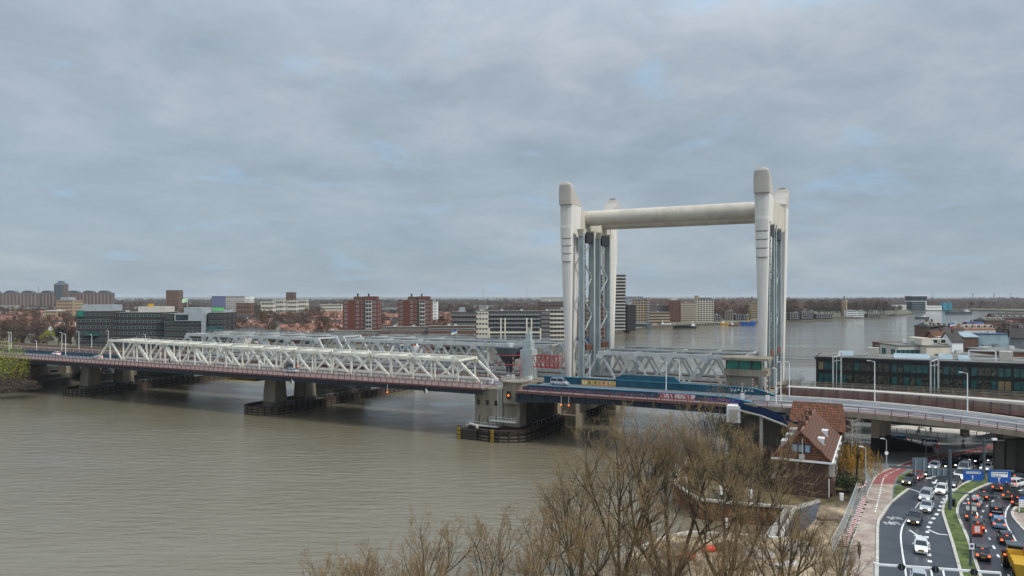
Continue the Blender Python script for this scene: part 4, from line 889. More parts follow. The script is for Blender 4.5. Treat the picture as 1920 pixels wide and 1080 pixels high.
building('lone brown brick residential tower on the left horizon', 311, 334, 544, 1300, 20, 0, 13, 0, 'brown_brick', bands=band_mat('b5', C(128, 96, 78), C(80, 74, 70), 2.5, 30, 0.6))
building('purple grey end block of the wide slab left of centre', 397, 423, 555, 1180, 16, 0, 9, 0, 'purple', bands=band_mat('b6', C(104, 108, 140), C(80, 84, 112), 3, 30, 0.8))
building('wide slab with a pale grid facade left of centre', 423.3, 459, 555, 1180, 16, 0, 9, 0, 'pale', bands=bm2)
building('blank white end wall block of the wide slab', 459.3, 470, 555, 1180, 16, 0, 2, 0, 'lamp_white', bands=M['pale'])
building('small red brick block in front of the wide slab', 443, 470, 568, 950, 14, 0, 4, 5, 'brick_wall', 1.4, 1.6, sbays=2)
building('small dark brown tower on the horizon left of centre', 536, 551, 548, 1650, 18, 0, 12, 0, 'brown_brick', bands=M['brown_brick'])
for i, (a_, c_, y_) in enumerate(((489, 512, 565), (514, 532, 562), (538, 556, 563), (557, 575, 562), (600, 640, 570))):
    building('white low apartment block with dark bands, %s' % ('leftmost of its row', 'second of its row', 'middle one of its row', 'fourth of its row', 'last of its row left of the red tower')[i], a_, c_, y_, 1050+i*30, 12, 0, 4, 0, 'cream', bands=bm2, group='white apartment blocks among the trees')
# dark offices behind the bridge
def office(label, px0, px1, ytop, Y, ang, bays, pent, extra=None):
    return building(label, px0, px1, ytop, Y, 22, ang, 6, bays, 'dark_brick', 2.3, 1.7, 'frame_mid', 'glass', 3, None, 'office_building', 'office', pent)
t, L, Ht, dp, fh = office('black brick office with a corrugated grey penthouse, leftmost of the three dark offices', 143, 208, 583, 445, 0.1, 7, [(0.05, 0.95, 3.6, 'clad_grey')])
b = MB(); b.box(0.8, 4.5, -0.6, 0.5, Ht-3.5, Ht+0.2); b.part('glass_corner', M['glass_green'], t); b = MB(); b.box(L*0.3, L*0.68, -2.2, 0, 11, 13.5); b.part('glass_bay', M['glass_teal'], t)
t, L, Ht, dp, fh = office('long black brick office in the middle of the three dark offices', 209, 306, 585.5, 452, 0.05, 13, [(0.45, 0.98, 3.4, 'pale')])
b = MB(); b.box(L*0.62, L*0.72, 6, 7, Ht+3.4, Ht+5.2); b.part('roof_sign', M['yellow'], t)
t, L, Ht, dp, fh = office('black and white office with a stepped pale volume, rightmost of the three dark offices', 307, 390, 588, 448, 0, 9, [(0.38, 0.8, 3.6, 'clad_grey')])
b = MB(); b.box(L*0.26, L*0.6, -1.0, 0, Ht-4.5, Ht+0.2); b.box(L*0.60, L*0.98, -0.7, 0, Ht-4.5, Ht+0.3); b.box(L*0.86, L*0.97, -0.7, 0, 6, Ht-4.5); b.part('pale_volume', M['clad_grey'], t)
b = MB(); b.box(L*0.29, L*0.57, -1.1, -1.0, Ht-4.0, Ht-0.6); b.part('bay_glazing', M['glass'], t)
t, L, Ht, dp, fh = office('narrow dark office end with bright green roof lettering', 390.5, 418, 586, 446, 0, 3, [(0.1, 0.9, 1.3, 'clad_grey')])
b = MB(); b.box(-0.5, L+0.5, -1.2, 0, 14, 16.4); b.part('glass_bay', M['glass_teal'], t)
b = MB(); rr = random.Random(2)
for i in range(7):
    x_ = L*0.12+i*1.05; b.box(x_, x_+0.25, 3.5, 3.6, Ht+1.3, Ht+2.9); b.box(x_+0.25, x_+0.75, 3.5, 3.6, Ht+(1.3, 2.0, 2.6)[i % 3], Ht+(1.55, 2.25, 2.85)[i % 3]); b.box(x_+0.55, x_+0.75, 3.5, 3.6, Ht+1.3, Ht+(2.9, 2.3)[i % 2])
b.part('roof_lettering', M['green_sign'], t)
# red towers
for (a_, c_, y_, Y, lab) in ((643, 708, 562.5, 520, 'left red brick apartment tower with a column of glazed balconies'), (747, 807, 562.5, 530, 'right red brick apartment tower with a column of glazed balconies')):
    t, L, Ht, dp, fh = building(lab, a_, c_, y_, Y, 16, 0.0, 10, 6, 'brick_red', 1.9, 1.3, sbays=2, skipbays=(1, 4), pent=[(0.28, 0.62, 2.4, 'brown_brick')], group=None)
    b = MB(); b.box(L*0.60, L*0.66, -0.6, 0, 2, Ht+2); b.part('brown_bay', M['brown_brick'], t)
    for f in range(10):
        b = MB(); zc = 2.9+fh*(f+0.5); b.box(L*0.66, L*0.84, -1.3, 0, zc-1.2, zc+1.3); g = b.part('balcony', M['pale'], t)
        b = MB(); b.box(L*0.67, L*0.745, -1.34, -1.3, zc-0.4, zc+1.1); b.box(L*0.755, L*0.83, -1.34, -1.3, zc-0.4, zc+1.1); b.part('glazing', M['glass'], g)
    b = MB(); b.box(L*0.6, L*0.96, 1, 10, Ht, Ht+2.6); b.part('upper_storey', M['brick_red'], t)
    for k in (0.36, 0.68): b = MB(); b.box(L*k, L*k+1, 5, 6, Ht+2, Ht+4.6); b.part('chimney', M['black_steel'], t)
building('slim white tower behind the right red brick tower', 809, 819, 565, 740, 14, 0, 9, 3, 'lamp_white', 1.2, 1.3, sbays=1)
building('low dark brick terrace below the two red towers', 600, 712, 620, 500, 10, 0, 3, 24, 'brown_brick', 1.6, 1.4, sbays=1)
building('low brown brick terrace with pale windows, right of the red towers', 714, 802, 613, 488, 10, 0, 3, 20, 'brown_brick', 1.7, 1.5, sbays=1)
building('low brown terrace with a glazed pale top floor', 803, 889, 611, 480, 10, 0, 3, 20, 'brown_brick', 1.7, 1.4, sbays=1)
building('dark brick block with a broken roofline left of the curved apartments', 847, 892, 585, 512, 16, 0, 6, 8, 'dark_brick', 1.5, 1.4, sbays=2, pent=[(0.3, 0.5, 3, 'clad_grey'), (0.6, 0.9, 1.6, 'dark_brick')])
t, L, Ht, dp, fh = building('apartment bay with white frames at the left of the balcony block', 892, 915, 583, 520, 16, 0, 6, 4, 'cream', 1.7, 1.5, sbays=1)
t, L, Ht, dp, fh = building('wide apartment block with continuous glazed balconies and white posts', 915.3, 1014, 583, 528, 16, 0, 7, 0, 'dark_brick', bands=bm4, balc='wall_grey')
for i in (0.01, 0.23, 0.31, 0.72, 0.81, 0.98): b = MB(); b.box(L*i, L*i+1, -1.6, -1.36, 2.5, Ht-5 if i not in (0.01, 0.98) else 12); b.part('white_post', M['cream'], t)
for f in range(1): b = MB(); b.box(0, L, -1.7, -1.36, 8.4, 9.4); b.part('white_beam', M['cream'], t)
building('dark brick bay ending the balcony apartments at the right', 1014.3, 1031, 583, 528, 16, 0, 7, 3, 'dark_brick', 1.8, 1.5, sbays=1)
building('white modern block with boxed balconies left of the lift tower', 1031.3, 1058, 580, 545, 16, 0, 7, 4, 'cream', 2.4, 1.6, 'frame_dark', sbays=1)
building('dark red brick block behind the white modern block', 1010, 1062, 566, 660, 16, 0, 8, 0, 'brick_wall', bands=bm4)
building('long white slab on the horizon behind the left lift tower', 1016, 1140, 558, 1250, 14, 0, 8, 0, 'pale', bands=bm2)
building('red brown brick block seen between the tower columns', 1062.5, 1086, 575, 560, 16, 0, 7, 4, 'brick_wall', 1.6, 1.5, sbays=1)
building('brown block with long windows behind the guide columns', 1086.5, 1107, 566, 570, 16, 0, 8, 4, 'brown_brick', 1.6, 1.4, sbays=1)
building('orange brown brick tower seen between the guide columns', 1107.5, 1142, 553, 600, 18, 0, 10, 6, 'orange_brick', 2.4, 1.7, 'frame_dark', sbays=1)
t, L, Ht, dp, fh = building('tallest apartment tower with stacked white balconies right of the left lift tower', 1127, 1173, 515, 700, 20, 0, 17, 0, 'dark_brick', bands=bm4, balc='pale')
building('black brick block at the foot of the tall balcony tower', 1175.5, 1192, 571, 702, 16, 0, 8, 4, 'dark_brick', 1.3, 1.5, 'frame_dark', sbays=1)
building('pale glass block with a sloping top behind the tan tower', 1176, 1206, 556, 960, 16, 0, 9, 0, 'clad_grey', bands=bm2)
building('round cornered tan apartment tower by the water', 1190.5, 1212, 561, 845, 16, 0, 10, 4, 'tan', 2.4, 1.7, 'frame_dark', sbays=1)
building('narrow dark balcony stack right of the tan tower', 1212.3, 1218, 562, 850, 16, 0, 10, 0, 'gunmetal', bands=bm4, balc='pale')
building('low apartment row with dark windows by the moored boats', 1217, 1256, 585, 850, 14, 0, 4, 9, 'tan', 2.4, 1.7, 'frame_dark', sbays=2)
building('brown roofed flats stepping behind the low apartment row', 1218, 1257, 572, 930, 14, 0, 6, 0, 'mauve', bands=bm4)
building('brown brick apartment tower left of the beige balcony slab', 1258, 1276, 563, 915, 16, 0, 11, 4, 'orange_brick', 2.4, 1.7, 'frame_dark', sbays=1, pent=[(0.1, 0.7, 3, 'pale')])
building('beige apartment slab with balconies between two towers', 1276.3, 1307, 567, 915, 16, 0, 10, 0, 'tan', bands=bm3, balc='cream')
building('pale beige apartment tower with a raised lift shaft', 1307.3, 1338, 561, 925, 16, 0, 11, 6, 'cream', 2.4, 1.7, 'frame_dark', sbays=2, pent=[(0.0, 0.15, 4.5, 'tan'), (0.2, 0.9, 1.6, 'gunmetal')])
building('low pale house block with a green roof strip near the tugboat', 1358, 1376, 582, 985, 12, 0, 6, 0, 'brown_brick', bands=bm2)
building('tall beige slab behind the houses left of the right lift tower', 1408, 1420, 566, 1050, 14, 0, 8, 3, 'tan', 2.4, 1.7, 'frame_dark', sbays=1)
for i, (a_, c_, y_, Y) in enumerate(((1338, 1352, 590, 940), (1378, 1392, 589, 990), (1393, 1407, 591, 1000), (1480, 1500, 586, 1010), (1502, 1524, 584, 1030), (1530, 1560, 588, 1060), (1626, 1650, 588, 1150), (1655, 1680, 589, 1260))):
    building('small dark roofed house block, %s' % ('first right of the beige tower', 'second right of the beige tower', 'third right of the beige tower', 'first behind the right lift tower', 'second behind the right lift tower', 'left of the water tower', 'right of the white villas', 'near the wooded tip')[i], a_, c_, y_, Y, 10, 0, 3, 0, 'dark_brick', bands=bm2, group='dark house blocks on the far shore')
building('white waterside villa with dark window strips beside the water tower, left one', 1589, 1606, 581.5, 1165, 12, 0, 3, 0, 'lamp_white', bands=bm4)
building('white waterside villa with dark window strips beside the water tower, right one', 1607, 1622, 583, 1165, 12, 0, 3, 0, 'lamp_white', bands=bm4)
# water tower
x0, Y0 = (1583-960)/F*1185, 1185; t = thing('water_tower', 'old brick water tower with a domed lantern on the wooded far shore', 'water tower', Fr(x0, Y0, 0))
zt = zat(557, Y0)
b = MB(); b.cyl((0, 0, 2), (0, 0, zt*0.42), 5.2, 8, 4.6); b.cyl((0, 0, zt*0.42), (0, 0, zt*0.74), 4.3, 8, 4.3); b.cyl((0, 0, zt*0.74), (0, 0, zt*0.86), 5.0, 8, 5.0); b.part('shaft', M['tan'], t)
b = MB(); b.cyl((0, 0, zt*0.86), (0, 0, zt*0.95), 5.3, 8, 1.6); b.cyl((0, 0, zt*0.95), (0, 0, zt+1.5), 1.2, 8, 1.0); b.part('lantern_roof', M['gunmetal'], t)
for k in range(6): b = MB(); b.box(-0.6, 0.6, -5.05, -4.2, 6+k*3.6, 8+k*3.6); b.part('window', M['glass'], t)
t, L, Ht, dp, fh = building('dark glass office with a flared overhanging top on the far shore', 1710, 1735, 557, 1720, 24, 0, 5, 0, 'glass', bands=M['gunmetal'])
b = MB(); b.loft([[(-1, -1, Ht-9), (L+1, -1, Ht-9), (L+1, 25, Ht-9), (-1, 25, Ht-9)], [(-3, -3, Ht+2), (L+3, -3, Ht+2), (L+3, 27, Ht+2), (-3, 27, Ht+2)]]); b.part('flared_top', M['glass'], t)
b = MB(); b.box(-3.5, L+3.5, -3.5, 27, Ht+2, Ht+3.4); b.box(-1.5, L+1.5, -1.6, 26, Ht-10.3, Ht-9.1); b.box(L, L+2, -1.5, 3, 3, Ht-9); b.part('white_trim', M['lamp_white'], t)
building('cyan industrial block on the far shore', 1769, 1777, 567, 1760, 14, 0, 3, 0, 'cyan', bands=M['cyan'])
building('second smaller cyan block on the far shore', 1779, 1785, 567, 1790, 14, 0, 3, 0, 'cyan', bands=M['cyan'])
for i, (a_, c_, y_, Y) in enumerate(((1680, 1708, 571.5, 1780), (1738, 1766, 573, 1760))): building('low white shed on the far shore, %s of the flared glass office' % ('left', 'right')[i], a_, c_, y_, Y, 20, 0, 1, 0, 'lamp_white', bands=M['pale'], name='shed', cat='shed')
for i, (px, y_, Y) in enumerate(((1824, 553, 3400), (1864, 552, 3300), (1894, 549, 3500), (1748, 557, 3600), (906, 536, 3600), (988, 536, 3500), (72, 537, 3600), (1469, 551, 3300))):
    zt = max(50, zat(y_, Y)); lab = ['lattice pylon on the right horizon, first right of the flared office', 'thick lattice pylon on the right horizon', 'tall thin mast on the right horizon', 'faint pylon just right of the flared glass office', 'thin radio mast above the curved apartments', 'thin mast on the horizon left of the lift tower', 'thin mast on the far left horizon', 'faint mast behind the right lift tower'][i]
    t = thing('pylon', lab, 'pylon', Fr((px-960)/F*Y, Y, 0)); b = MB(); s_ = 3 if i in (0, 1) else 0.8
    for d in (-1, 1): b.bar((d*s_, 0, 2), (d*0.6, 0, zt), 0.9 if s_ > 1 else 0.6, 0.9)
    b.part('mast', M['gunmetal'], t); b = MB()
    if s_ > 1:
        for k in (0.72, 0.88): b.bar((-6, 0, zt*k), (6, 0, zt*k), 1, 1)
        b.part('cross_arm', M['gunmetal'], t)

# glass office behind the railway viaduct
t = thing('glass_office', 'long black framed glass office with skylights on its flat roof, beside the railway', 'office', BF, (72, 50, 3))
b = MB(); b.box(72, 172, 50, 67, G0, 18.6); b.part('wall', M['black_steel'], t)
b = MB(); b.box(71.7, 172.3, 49.7, 67.3, 18.6, 19.2); b.part('roof', M['black_steel'], t); b = MB(); b.box(72.3, 171.7, 50.4, 66.7, 19.202, 19.3); b.part('roof_surface', M['flat_roof'], t)
rr = random.Random(12); lit = mat('lit_window', C(96, 86, 62), 0.4, 0.4, 0.9, emit=(0.9, 0.7, 0.4), es=0.04)
for z in (13.9, 17.0):
    s_ = 72.6; k = 0
    while s_ < 140:
        wd = 1.15; b = MB(); b.box(s_, s_+wd, 49.92, 50, z-1.0, z+1.0)
        q = rr.random(); g = 'glass_office_teal' if (int(s_/7+z) % 3 == 0 and q < 0.8) or q < 0.18 else ('glass_mid' if q < 0.93 else None)
        if k < 100: b.part('window', M[g] if g else lit, t)
        k += 1; s_ += 1.35 if k % 6 else 1.7
for i, (a_, c_) in enumerate(((77, 80.5), (90, 98), (100, 103), (104, 106.5), (122, 127), (130, 138), (144, 150), (150.5, 154))):
    b = MB(); w0 = 52.5 if i % 2 else 55; b.add([(a_, w0, 19.35), (c_, w0, 19.35), (c_, w0+3.5, 20.4), (a_, w0+3.5, 20.4), (a_, w0+3.6, 19.35), (c_, w0+3.6, 19.35)], [(0, 1, 2, 3), (2, 1, 5), (0, 3, 4), (3, 2, 5, 4)]); b.part('skylight', M['glass_sky'], t)
for a_ in (84, 113, 141): b = MB(); b.box(a_, a_+2.6, 57, 59.5, 19.3, 21.5); b.part('plant_box', M['kerb'], t)
b = MB()
for a_ in (106, 111.5): b.box(a_, a_+0.3, 53, 53.3, 19.3, 22.0)
b.box(106, 111.8, 53, 53.3, 21.7, 22.0); b.part('white_portal', M['lamp_white'], t)
# right bank town: individually modelled larger buildings
def gable(label, fr, L, W, ze, zr_, wall='brown_brick', roof='tile_dark', group=None, wins=4, name='house', z0=2.5, gable_front=False, hip=0.0, dorm=0, chim=1, at=None, cat='house', simple=False):
    t = thing(name, label, cat, fr, (0, 0, 0), group)
    b = MB(); b.box(0, L, 0, W, z0-1, ze)
    if hip == 0: b.add([(0, 0, ze), (0, W, ze), (0, W/2, zr_-0.25), (L, 0, ze), (L, W, ze), (L, W/2, zr_-0.25)], [(0, 2, 1), (3, 4, 5)])
    b.part('wall', M[wall], t)
    b = MB(); o = 0.4; h_ = hip; th = 0.3
    A = [(-o*(1 if not h_ else 1), -o, ze-0.1), (L+o, -o, ze-0.1), (L+o, W+o, ze-0.1), (-o, W+o, ze-0.1)]; Rg = [(-o+h_*(W/2+o) if h_ else -o, W/2, zr_), (L+o-(h_*(W/2+o) if h_ else 0), W/2, zr_)]
    vs = A+Rg+[(p[0], p[1], p[2]-th) for p in A]+[(p[0], p[1], p[2]-th) for p in Rg]
    fs = [(0, 1, 5, 4), (2, 3, 4, 5), (6, 10, 11, 7), (8, 11, 10, 9), (0, 6, 7, 1), (2, 8, 9, 3)]
    fs += [(1, 2, 5), (3, 0, 4), (1, 7, 8, 2), (3, 9, 6, 0)] if h_ else [(1, 7, 11, 5), (5, 11, 8, 2), (0, 4, 10, 6), (3, 9, 10, 4)]
    b.add(vs, fs); rf = b.part('roof', M[roof], t)
    for i in range(chim): b = MB(); x_ = L*(0.15+0.7*(i+0.5)/chim); b.box(x_, x_+0.8, W*0.5-0.4, W*0.5+0.4, zr_-1.0, zr_+1.0); b.part('chimney', M['brick_wall'], rf)
    for i in range(dorm):
        x_ = L*(i+0.5)/dorm; zc = ze+(zr_-ze)*0.3; b = MB(); b.box(x_-1.1, x_+1.1, W*0.08, W*0.4, zc-0.2, zc+1.5); d = b.part('dormer', M['cream'], rf)
        b = MB(); b.box(x_-0.8, x_+0.8, W*0.08-0.05, W*0.08, zc+0.1, zc+1.3); b.part('window', M['glass'], d)
    if not simple:
        for i in range(wins): window_obj(t, L*(i+0.5)/wins, 0.0, (ze+z0)/2+0.8, 0, 1.3, 1.6)
        if gable_front or fr.a < 0:
            for k in (0.3, 0.7): window_obj(t, 0, W*k, (ze+z0)/2+1, -math.pi/2, 1.2, 1.6)
    return t
def gb(px0, px1, ye, yr, Y, W, label, **kw):
    ang = kw.pop('ang', 0); fr, L = frontage(px0, px1, Y, ang); return gable(label, fr, L, W, zat(ye, Y), zat(yr, Y+W/2), **kw)
building('brown building with a row of black roof vents behind the glass office', 1672, 1735, 645, 262, 14, 0, 4, 6, 'brown_brick', 1.8, 1.8, sbays=2, roof='tile_brown')
fr, L = frontage(1671, 1742, 265); 
t, L, Ht, dp, fh = building('pale office wing with tall green tinted windows', 1684, 1737, 647, 240, 12, 0, 3, 6, 'pale', 3.0, 3.0, 'frame', 'glass_teal', 2, name='office_building', cat='office')
t, L, Ht, dp, fh = building('cream framed hall with four tall windows behind the glass office', 1737.5, 1782, 648, 236, 14, 0, 1, 5, 'cream', 3.4, 8.5, 'cream', 'glass_teal', 2, name='office_building', cat='office', pent=[(0.0, 0.4, 2.2, 'cream')])
building('long low building with a planted roof terrace', 1783, 1870, 667, 228, 16, 0, 3, 8, 'pale', 2.4, 1.8, sbays=2)
building('red brick block at the right edge behind the glass office', 1882, 1960, 659, 232, 20, 0, 3, 8, 'brick_wall', 1.8, 1.6, sbays=2)
gb(1735, 1780, 648, 632, 262, 16, 'dark slate roof with pale ridge lines behind the cream hall', dorm=3, chim=2)
gb(1762, 1800, 646, 620, 300, 14, 'brown tiled house with long dormers beside the white gable', roof='tile_brown', dorm=3, chim=1)
gb(1785, 1806, 640, 622, 285, 8, 'white plastered gable house in the old town', wall='lamp_white', gable_front=True)
gb(1739, 1768, 612, 601.5, 430, 14, 'large house with a dark mansard roof standing at the river edge', wall='brown_brick', hip=0.6, dorm=2, chim=2)
gb(1767, 1806, 622, 610, 372, 16, 'dark slate hipped hall next to the mansard house', hip=0.8, dorm=0, chim=3)
gb(1808, 1866, 617, 607.5, 425, 13, 'long house with a bright orange tiled roof and white dormers', wall='cream', roof='tile_orange', hip=0.4, dorm=5, chim=1)
gb(1808, 1834, 631, 622, 330, 14, 'low house with a solar panelled blue roof', roof='glass_sky', chim=0)
building('long shed with a pale blue glazed roof edge', 1837, 1897, 626, 350, 14, 0, 1, 0, 'glass_sky', bands=M['glass_sky'], roof='navy', name='shed', cat='shed')
gb(1896, 1921, 633, 614, 330, 10, 'grey pointed gable house at the right edge', wall='wall_grey', gable_front=True, ang=-0.5)
gb(1847, 1887, 601, 593.5, 640, 16, 'dark mansard row with white dormers near the river bend', hip=0.5, dorm=4, chim=2)
gb(1866, 1930, 597, 587, 760, 18, 'red brick row at the far right waterside', wall='brick_red', dorm=5, chim=3)
gb(1820, 1850, 611, 603, 520, 12, 'dark house with a blue panelled roof near the orange roof', roof='navy', chim=2)

# ------------------------------------------------------------------ scattered town houses (copies of six kinds)
protos = []
for i, (wall, roof, dm, hip) in enumerate((('brick_wall', 'tile_orange', 3, 0), ('brown_brick', 'tile_dark', 2, 0), ('cream', 'tile_orange', 0, 0), ('brick_wall', 'tile_brown', 3, 0.5), ('pale', 'tile_dark', 0, 0), ('brown_brick', 'tile_orange', 2, 0.5))):
    lab = ['long brick row house with orange roof and dormers', 'dark roofed brown brick row house', 'cream walled house with orange roof', 'brick house with hipped brown roof', 'pale walled house with dark roof', 'brown brick house with hipped orange roof'][i]
    t = gable(lab+' in the crowded old town', Fr(0, 0, 0), 20+4*(i % 3), 9.5, 8, 12.4, wall, roof, 'old town houses', hip=hip, dorm=dm, chim=2, wins=5); protos.append(t); remember(t)
rr = random.Random(21); used = [0]*6; placed = []
def free(x, y, r):
    return all((x-a_)**2+(y-c_)**2 > r*r for a_, c_ in placed)
def zone(px, Y):
    if px > 960: return 'by the marina, '+('near the glass office' if Y < 420 else 'behind the long orange roof' if Y < 650 else 'towards the river bend')
    z = 'left of the dark offices' if px < 143 else 'behind the dark offices' if px < 320 else 'behind the green roof lettering' if px < 440 else 'below the white apartment blocks' if px < 560 else 'left of the red towers' if px < 643 else 'between the red towers' if px < 747 else 'right of the red towers'
    return ('front rows ' if Y < 620 else 'middle rows ' if Y < 820 else 'back rows ')+z
def put_house(x, y, ang, k, where, sc_=1.0, dz=0.0):
    pr = protos[k]; base = ['brick row house with orange roof and dormers', 'dark roofed brown brick row house', 'cream walled house with orange roof', 'brick house with hipped brown roof', 'pale walled house with dark roof', 'brown brick house with hipped orange roof'][k]
    where = zone(960+x/y*F, y); lab = base+', '+where
    if used[k] == 0: o = pr; o.location = (x, y, 0); o.rotation_euler = (0, 0, ang); o['label'] = lab; o['group'] = lab
    else: o = place(pr, x, y, 0, ang, lab, lab)
    used[k] += 1; placed.append((x, y)); o.scale = (sc_, sc_, 1); return o
keep = [(143, 420, 400, 520), (640, 712, 490, 560), (745, 812, 490, 560), (708, 892, 470, 505), (845, 1062, 500, 560), (1062, 1220, 540, 700), (75, 155, 850, 940), (395, 475, 900, 1220)]
tries = 0; n_h = 0
while n_h < 240 and tries < 6000:
    tries += 1; Y = 1/rr.uniform(1/1150, 1/500); px = rr.uniform(-40, 860)
    if Y < 560 and px < 130: continue
    x = (px-960)/F*Y
    if any(a_-25 < px < c_+10 and y0_-30 < Y < y1_+25 for a_, c_, y0_, y1_ in keep) or not free(x, Y, 24): continue
    put_house(x, Y, -0.35+rr.choice((0, 0, 0, math.pi/2))+rr.uniform(-0.06, 0.06), rr.choice((0, 0, 1, 2, 3, 4, 5, 0)), 'across the river on the left', rr.uniform(0.85, 1.1)); n_h += 1
tries = 0; n_h = 0
while n_h < 46 and tries < 3000:
    tries += 1; Y = 1/rr.uniform(1/1000, 1/270); x = rr.uniform(170, 1000); px = 960+x/Y*F
    lim = {270: 1700, 350: 1745, 450: 1790, 600: 1835, 800: 1870, 1000: 1900}; m_ = max(v for k_, v in lim.items() if k_ <= Y)
    if px < m_ or px > 1980 or not free(x, Y, 24): continue
    if any((a_ < px < c_ and y0_ < Y < y1_) for a_, c_, y0_, y1_ in ((1660, 1900, 225, 325), (1735, 1900, 325, 460))): continue
    put_house(x, Y, rr.choice((0, -0.4, 1.2))+rr.uniform(-0.1, 0.1), rr.choice((0, 1, 1, 3, 4, 1)), 'by the marina on the right', rr.uniform(0.7, 0.95)); n_h += 1

# ------------------------------------------------------------------ the brick house in the foreground
HF = Fr(*bw(72.2, -30.5), BF.a); t = thing('brick_house', 'dark brick terrace house with orange tile hung gable and three blue skylit attic windows', 'house', HF)
Lw, Ln = 8.0, 25.0; ze, zr_ = 9.0, 13.2
b = MB(); b.box(0, Lw, 0, Ln, G0, ze); b.part('wall', M['brick_house'], t)
b = MB(); b.add([(0, -0.05, ze), (Lw, -0.05, ze), (Lw/2, -0.05+0.0, zr_)], [(0, 1, 2)]); b.part('gable', M['shingle'], t)
b = MB(); o = 0.5
b.add([(-o, -0.2, ze-0.15), (Lw/2, -0.2, zr_+0.1), (Lw/2, Ln, zr_+0.1), (-o, Ln, ze-0.15), (-o, -0.2, ze-0.4), (Lw/2, -0.2, zr_-0.15), (Lw/2, Ln, zr_-0.15), (-o, Ln, ze-0.4)], [(0, 3, 2, 1), (4, 5, 6, 7), (0, 1, 5, 4), (3, 0, 4, 7)])
b.add([(Lw+o, -0.2, ze-0.15), (Lw/2, -0.2, zr_+0.1), (Lw/2, Ln, zr_+0.1), (Lw+o, Ln, ze-0.15), (Lw+o, -0.2, ze-0.4), (Lw/2, -0.2, zr_-0.15), (Lw/2, Ln, zr_-0.15), (Lw+o, Ln, ze-0.4)], [(0, 1, 2, 3), (7, 6, 5, 4), (0, 4, 5, 1), (3, 7, 4, 0)])
rf = b.part('roof', M['rooftile'], t)
b = MB(); b.bar((-o, -0.25, ze-0.3), (Lw+o, -0.25, ze-0.3), 0.3, 0.28); b.bar((Lw+o+0.1, -0.2, ze-0.3), (Lw+o+0.1, Ln, ze-0.3), 0.2, 0.25); b.part('gutter', M['lamp_white'], t)
b = MB(); b.bar((-o, -0.22, ze), (Lw/2, -0.22, zr_+0.2), 0.12, 0.22); b.bar((Lw+o, -0.22, ze), (Lw/2, -0.22, zr_+0.2), 0.12, 0.22); b.bar((Lw/2, -0.2, zr_+0.2), (Lw/2, Ln, zr_+0.2), 0.3, 0.16); b.part('ridge_tile', M['tile_orange'], rf)
for i in (-1, 0, 1):
    b = MB(); b.box(Lw/2+i*0.95-0.45, Lw/2+i*0.95+0.45, -0.16, -0.05, 10.0, 11.3); wd = b.part('window', M['navy'], t); b = MB(); b.box(Lw/2+i*0.95-0.34, Lw/2+i*0.95+0.34, -0.19, -0.16, 10.12, 11.18); b.part('pane', M['glass_sky'], wd)
b = MB(); b.bar((Lw/2+0.2, -0.3, 9.2), (Lw/2+0.2, -0.3, 12.2), 0.12); b.box(Lw/2-0.3, Lw/2+0.5, -0.4, -0.1, 8.9, 9.7); b.part('vent_pipe', M['kerb'], t)
for k, y_ in enumerate((2.6, 8.5, 14.5)):
    b = MB(); b.box(0.6, 1.9, y_, y_+2.6, 9.8, 11.1); b.part('dormer', M['pale'], rf); b = MB(); b.box(Lw/2-1.0, Lw/2+0.2, y_+2, y_+3.3, 12.6, 14.3); b.part('chimney', M['brick_wall'], rf)
    b = MB(); b.box(Lw/2-1.0, Lw/2-0.7, y_+2.1, y_+2.4, 14.3, 14.8); b.box(Lw/2-0.3, Lw/2, y_+2.7, y_+3.0, 14.3, 14.8); b.part('chimney_pot', M['tile_orange'], rf)
for y_, zc in ((5.5, 11.2), (13.5, 11.2)):
    b = MB(); b.box(6.0, 7.0, y_, y_+1.6, zc-1.0, zc+0.3); b.part('dormer', M['lamp_white'], rf); b = MB(); b.box(7.0, 7.04, y_+0.2, y_+1.4, zc-0.7, zc+0.1); b.part('window', M['glass'], rf)
for y_ in (1.2, 6.5, 12.5, 18):
    for zc in (4.6, 7.4):
        b = MB(); b.box(Lw, Lw+0.9, y_, y_+2.4, zc-1.1, zc+1.1); bay = b.part('bay_window', M['pale'] if zc > 5 else M['brown_brick'], t); b = MB(); b.box(Lw+0.9, Lw+0.94, y_+0.2, y_+2.2, zc-0.8, zc+0.8); b.part('pane', M['glass'], bay)
b = MB(); b.box(Lw+0.02, Lw+0.1, 0.1, 0.9, 3.2, 6.0); b.part('door', M['lamp_white'], t)
t = thing('brick_house', 'taller house behind with a steep orange brown tiled roof facing the camera', 'house', HF, (0.5, 26, 3))
b = MB(); b.box(-0.5, 8.7, 26.0, 35, G0, 9.6); b.part('wall', M['brick_house'], t); b = MB()
b.add([(-1.0, 25.5, 9.4), (9.2, 25.5, 9.4), (8.6, 29.5, 14.2), (-0.4, 29.5, 14.2), (-1, 35.5, 9.4), (9.2, 35.5, 9.4)], [(0, 1, 2, 3), (1, 5, 2), (5, 4, 3, 2), (4, 0, 3)]); b.part('roof', M['shingle'], t)

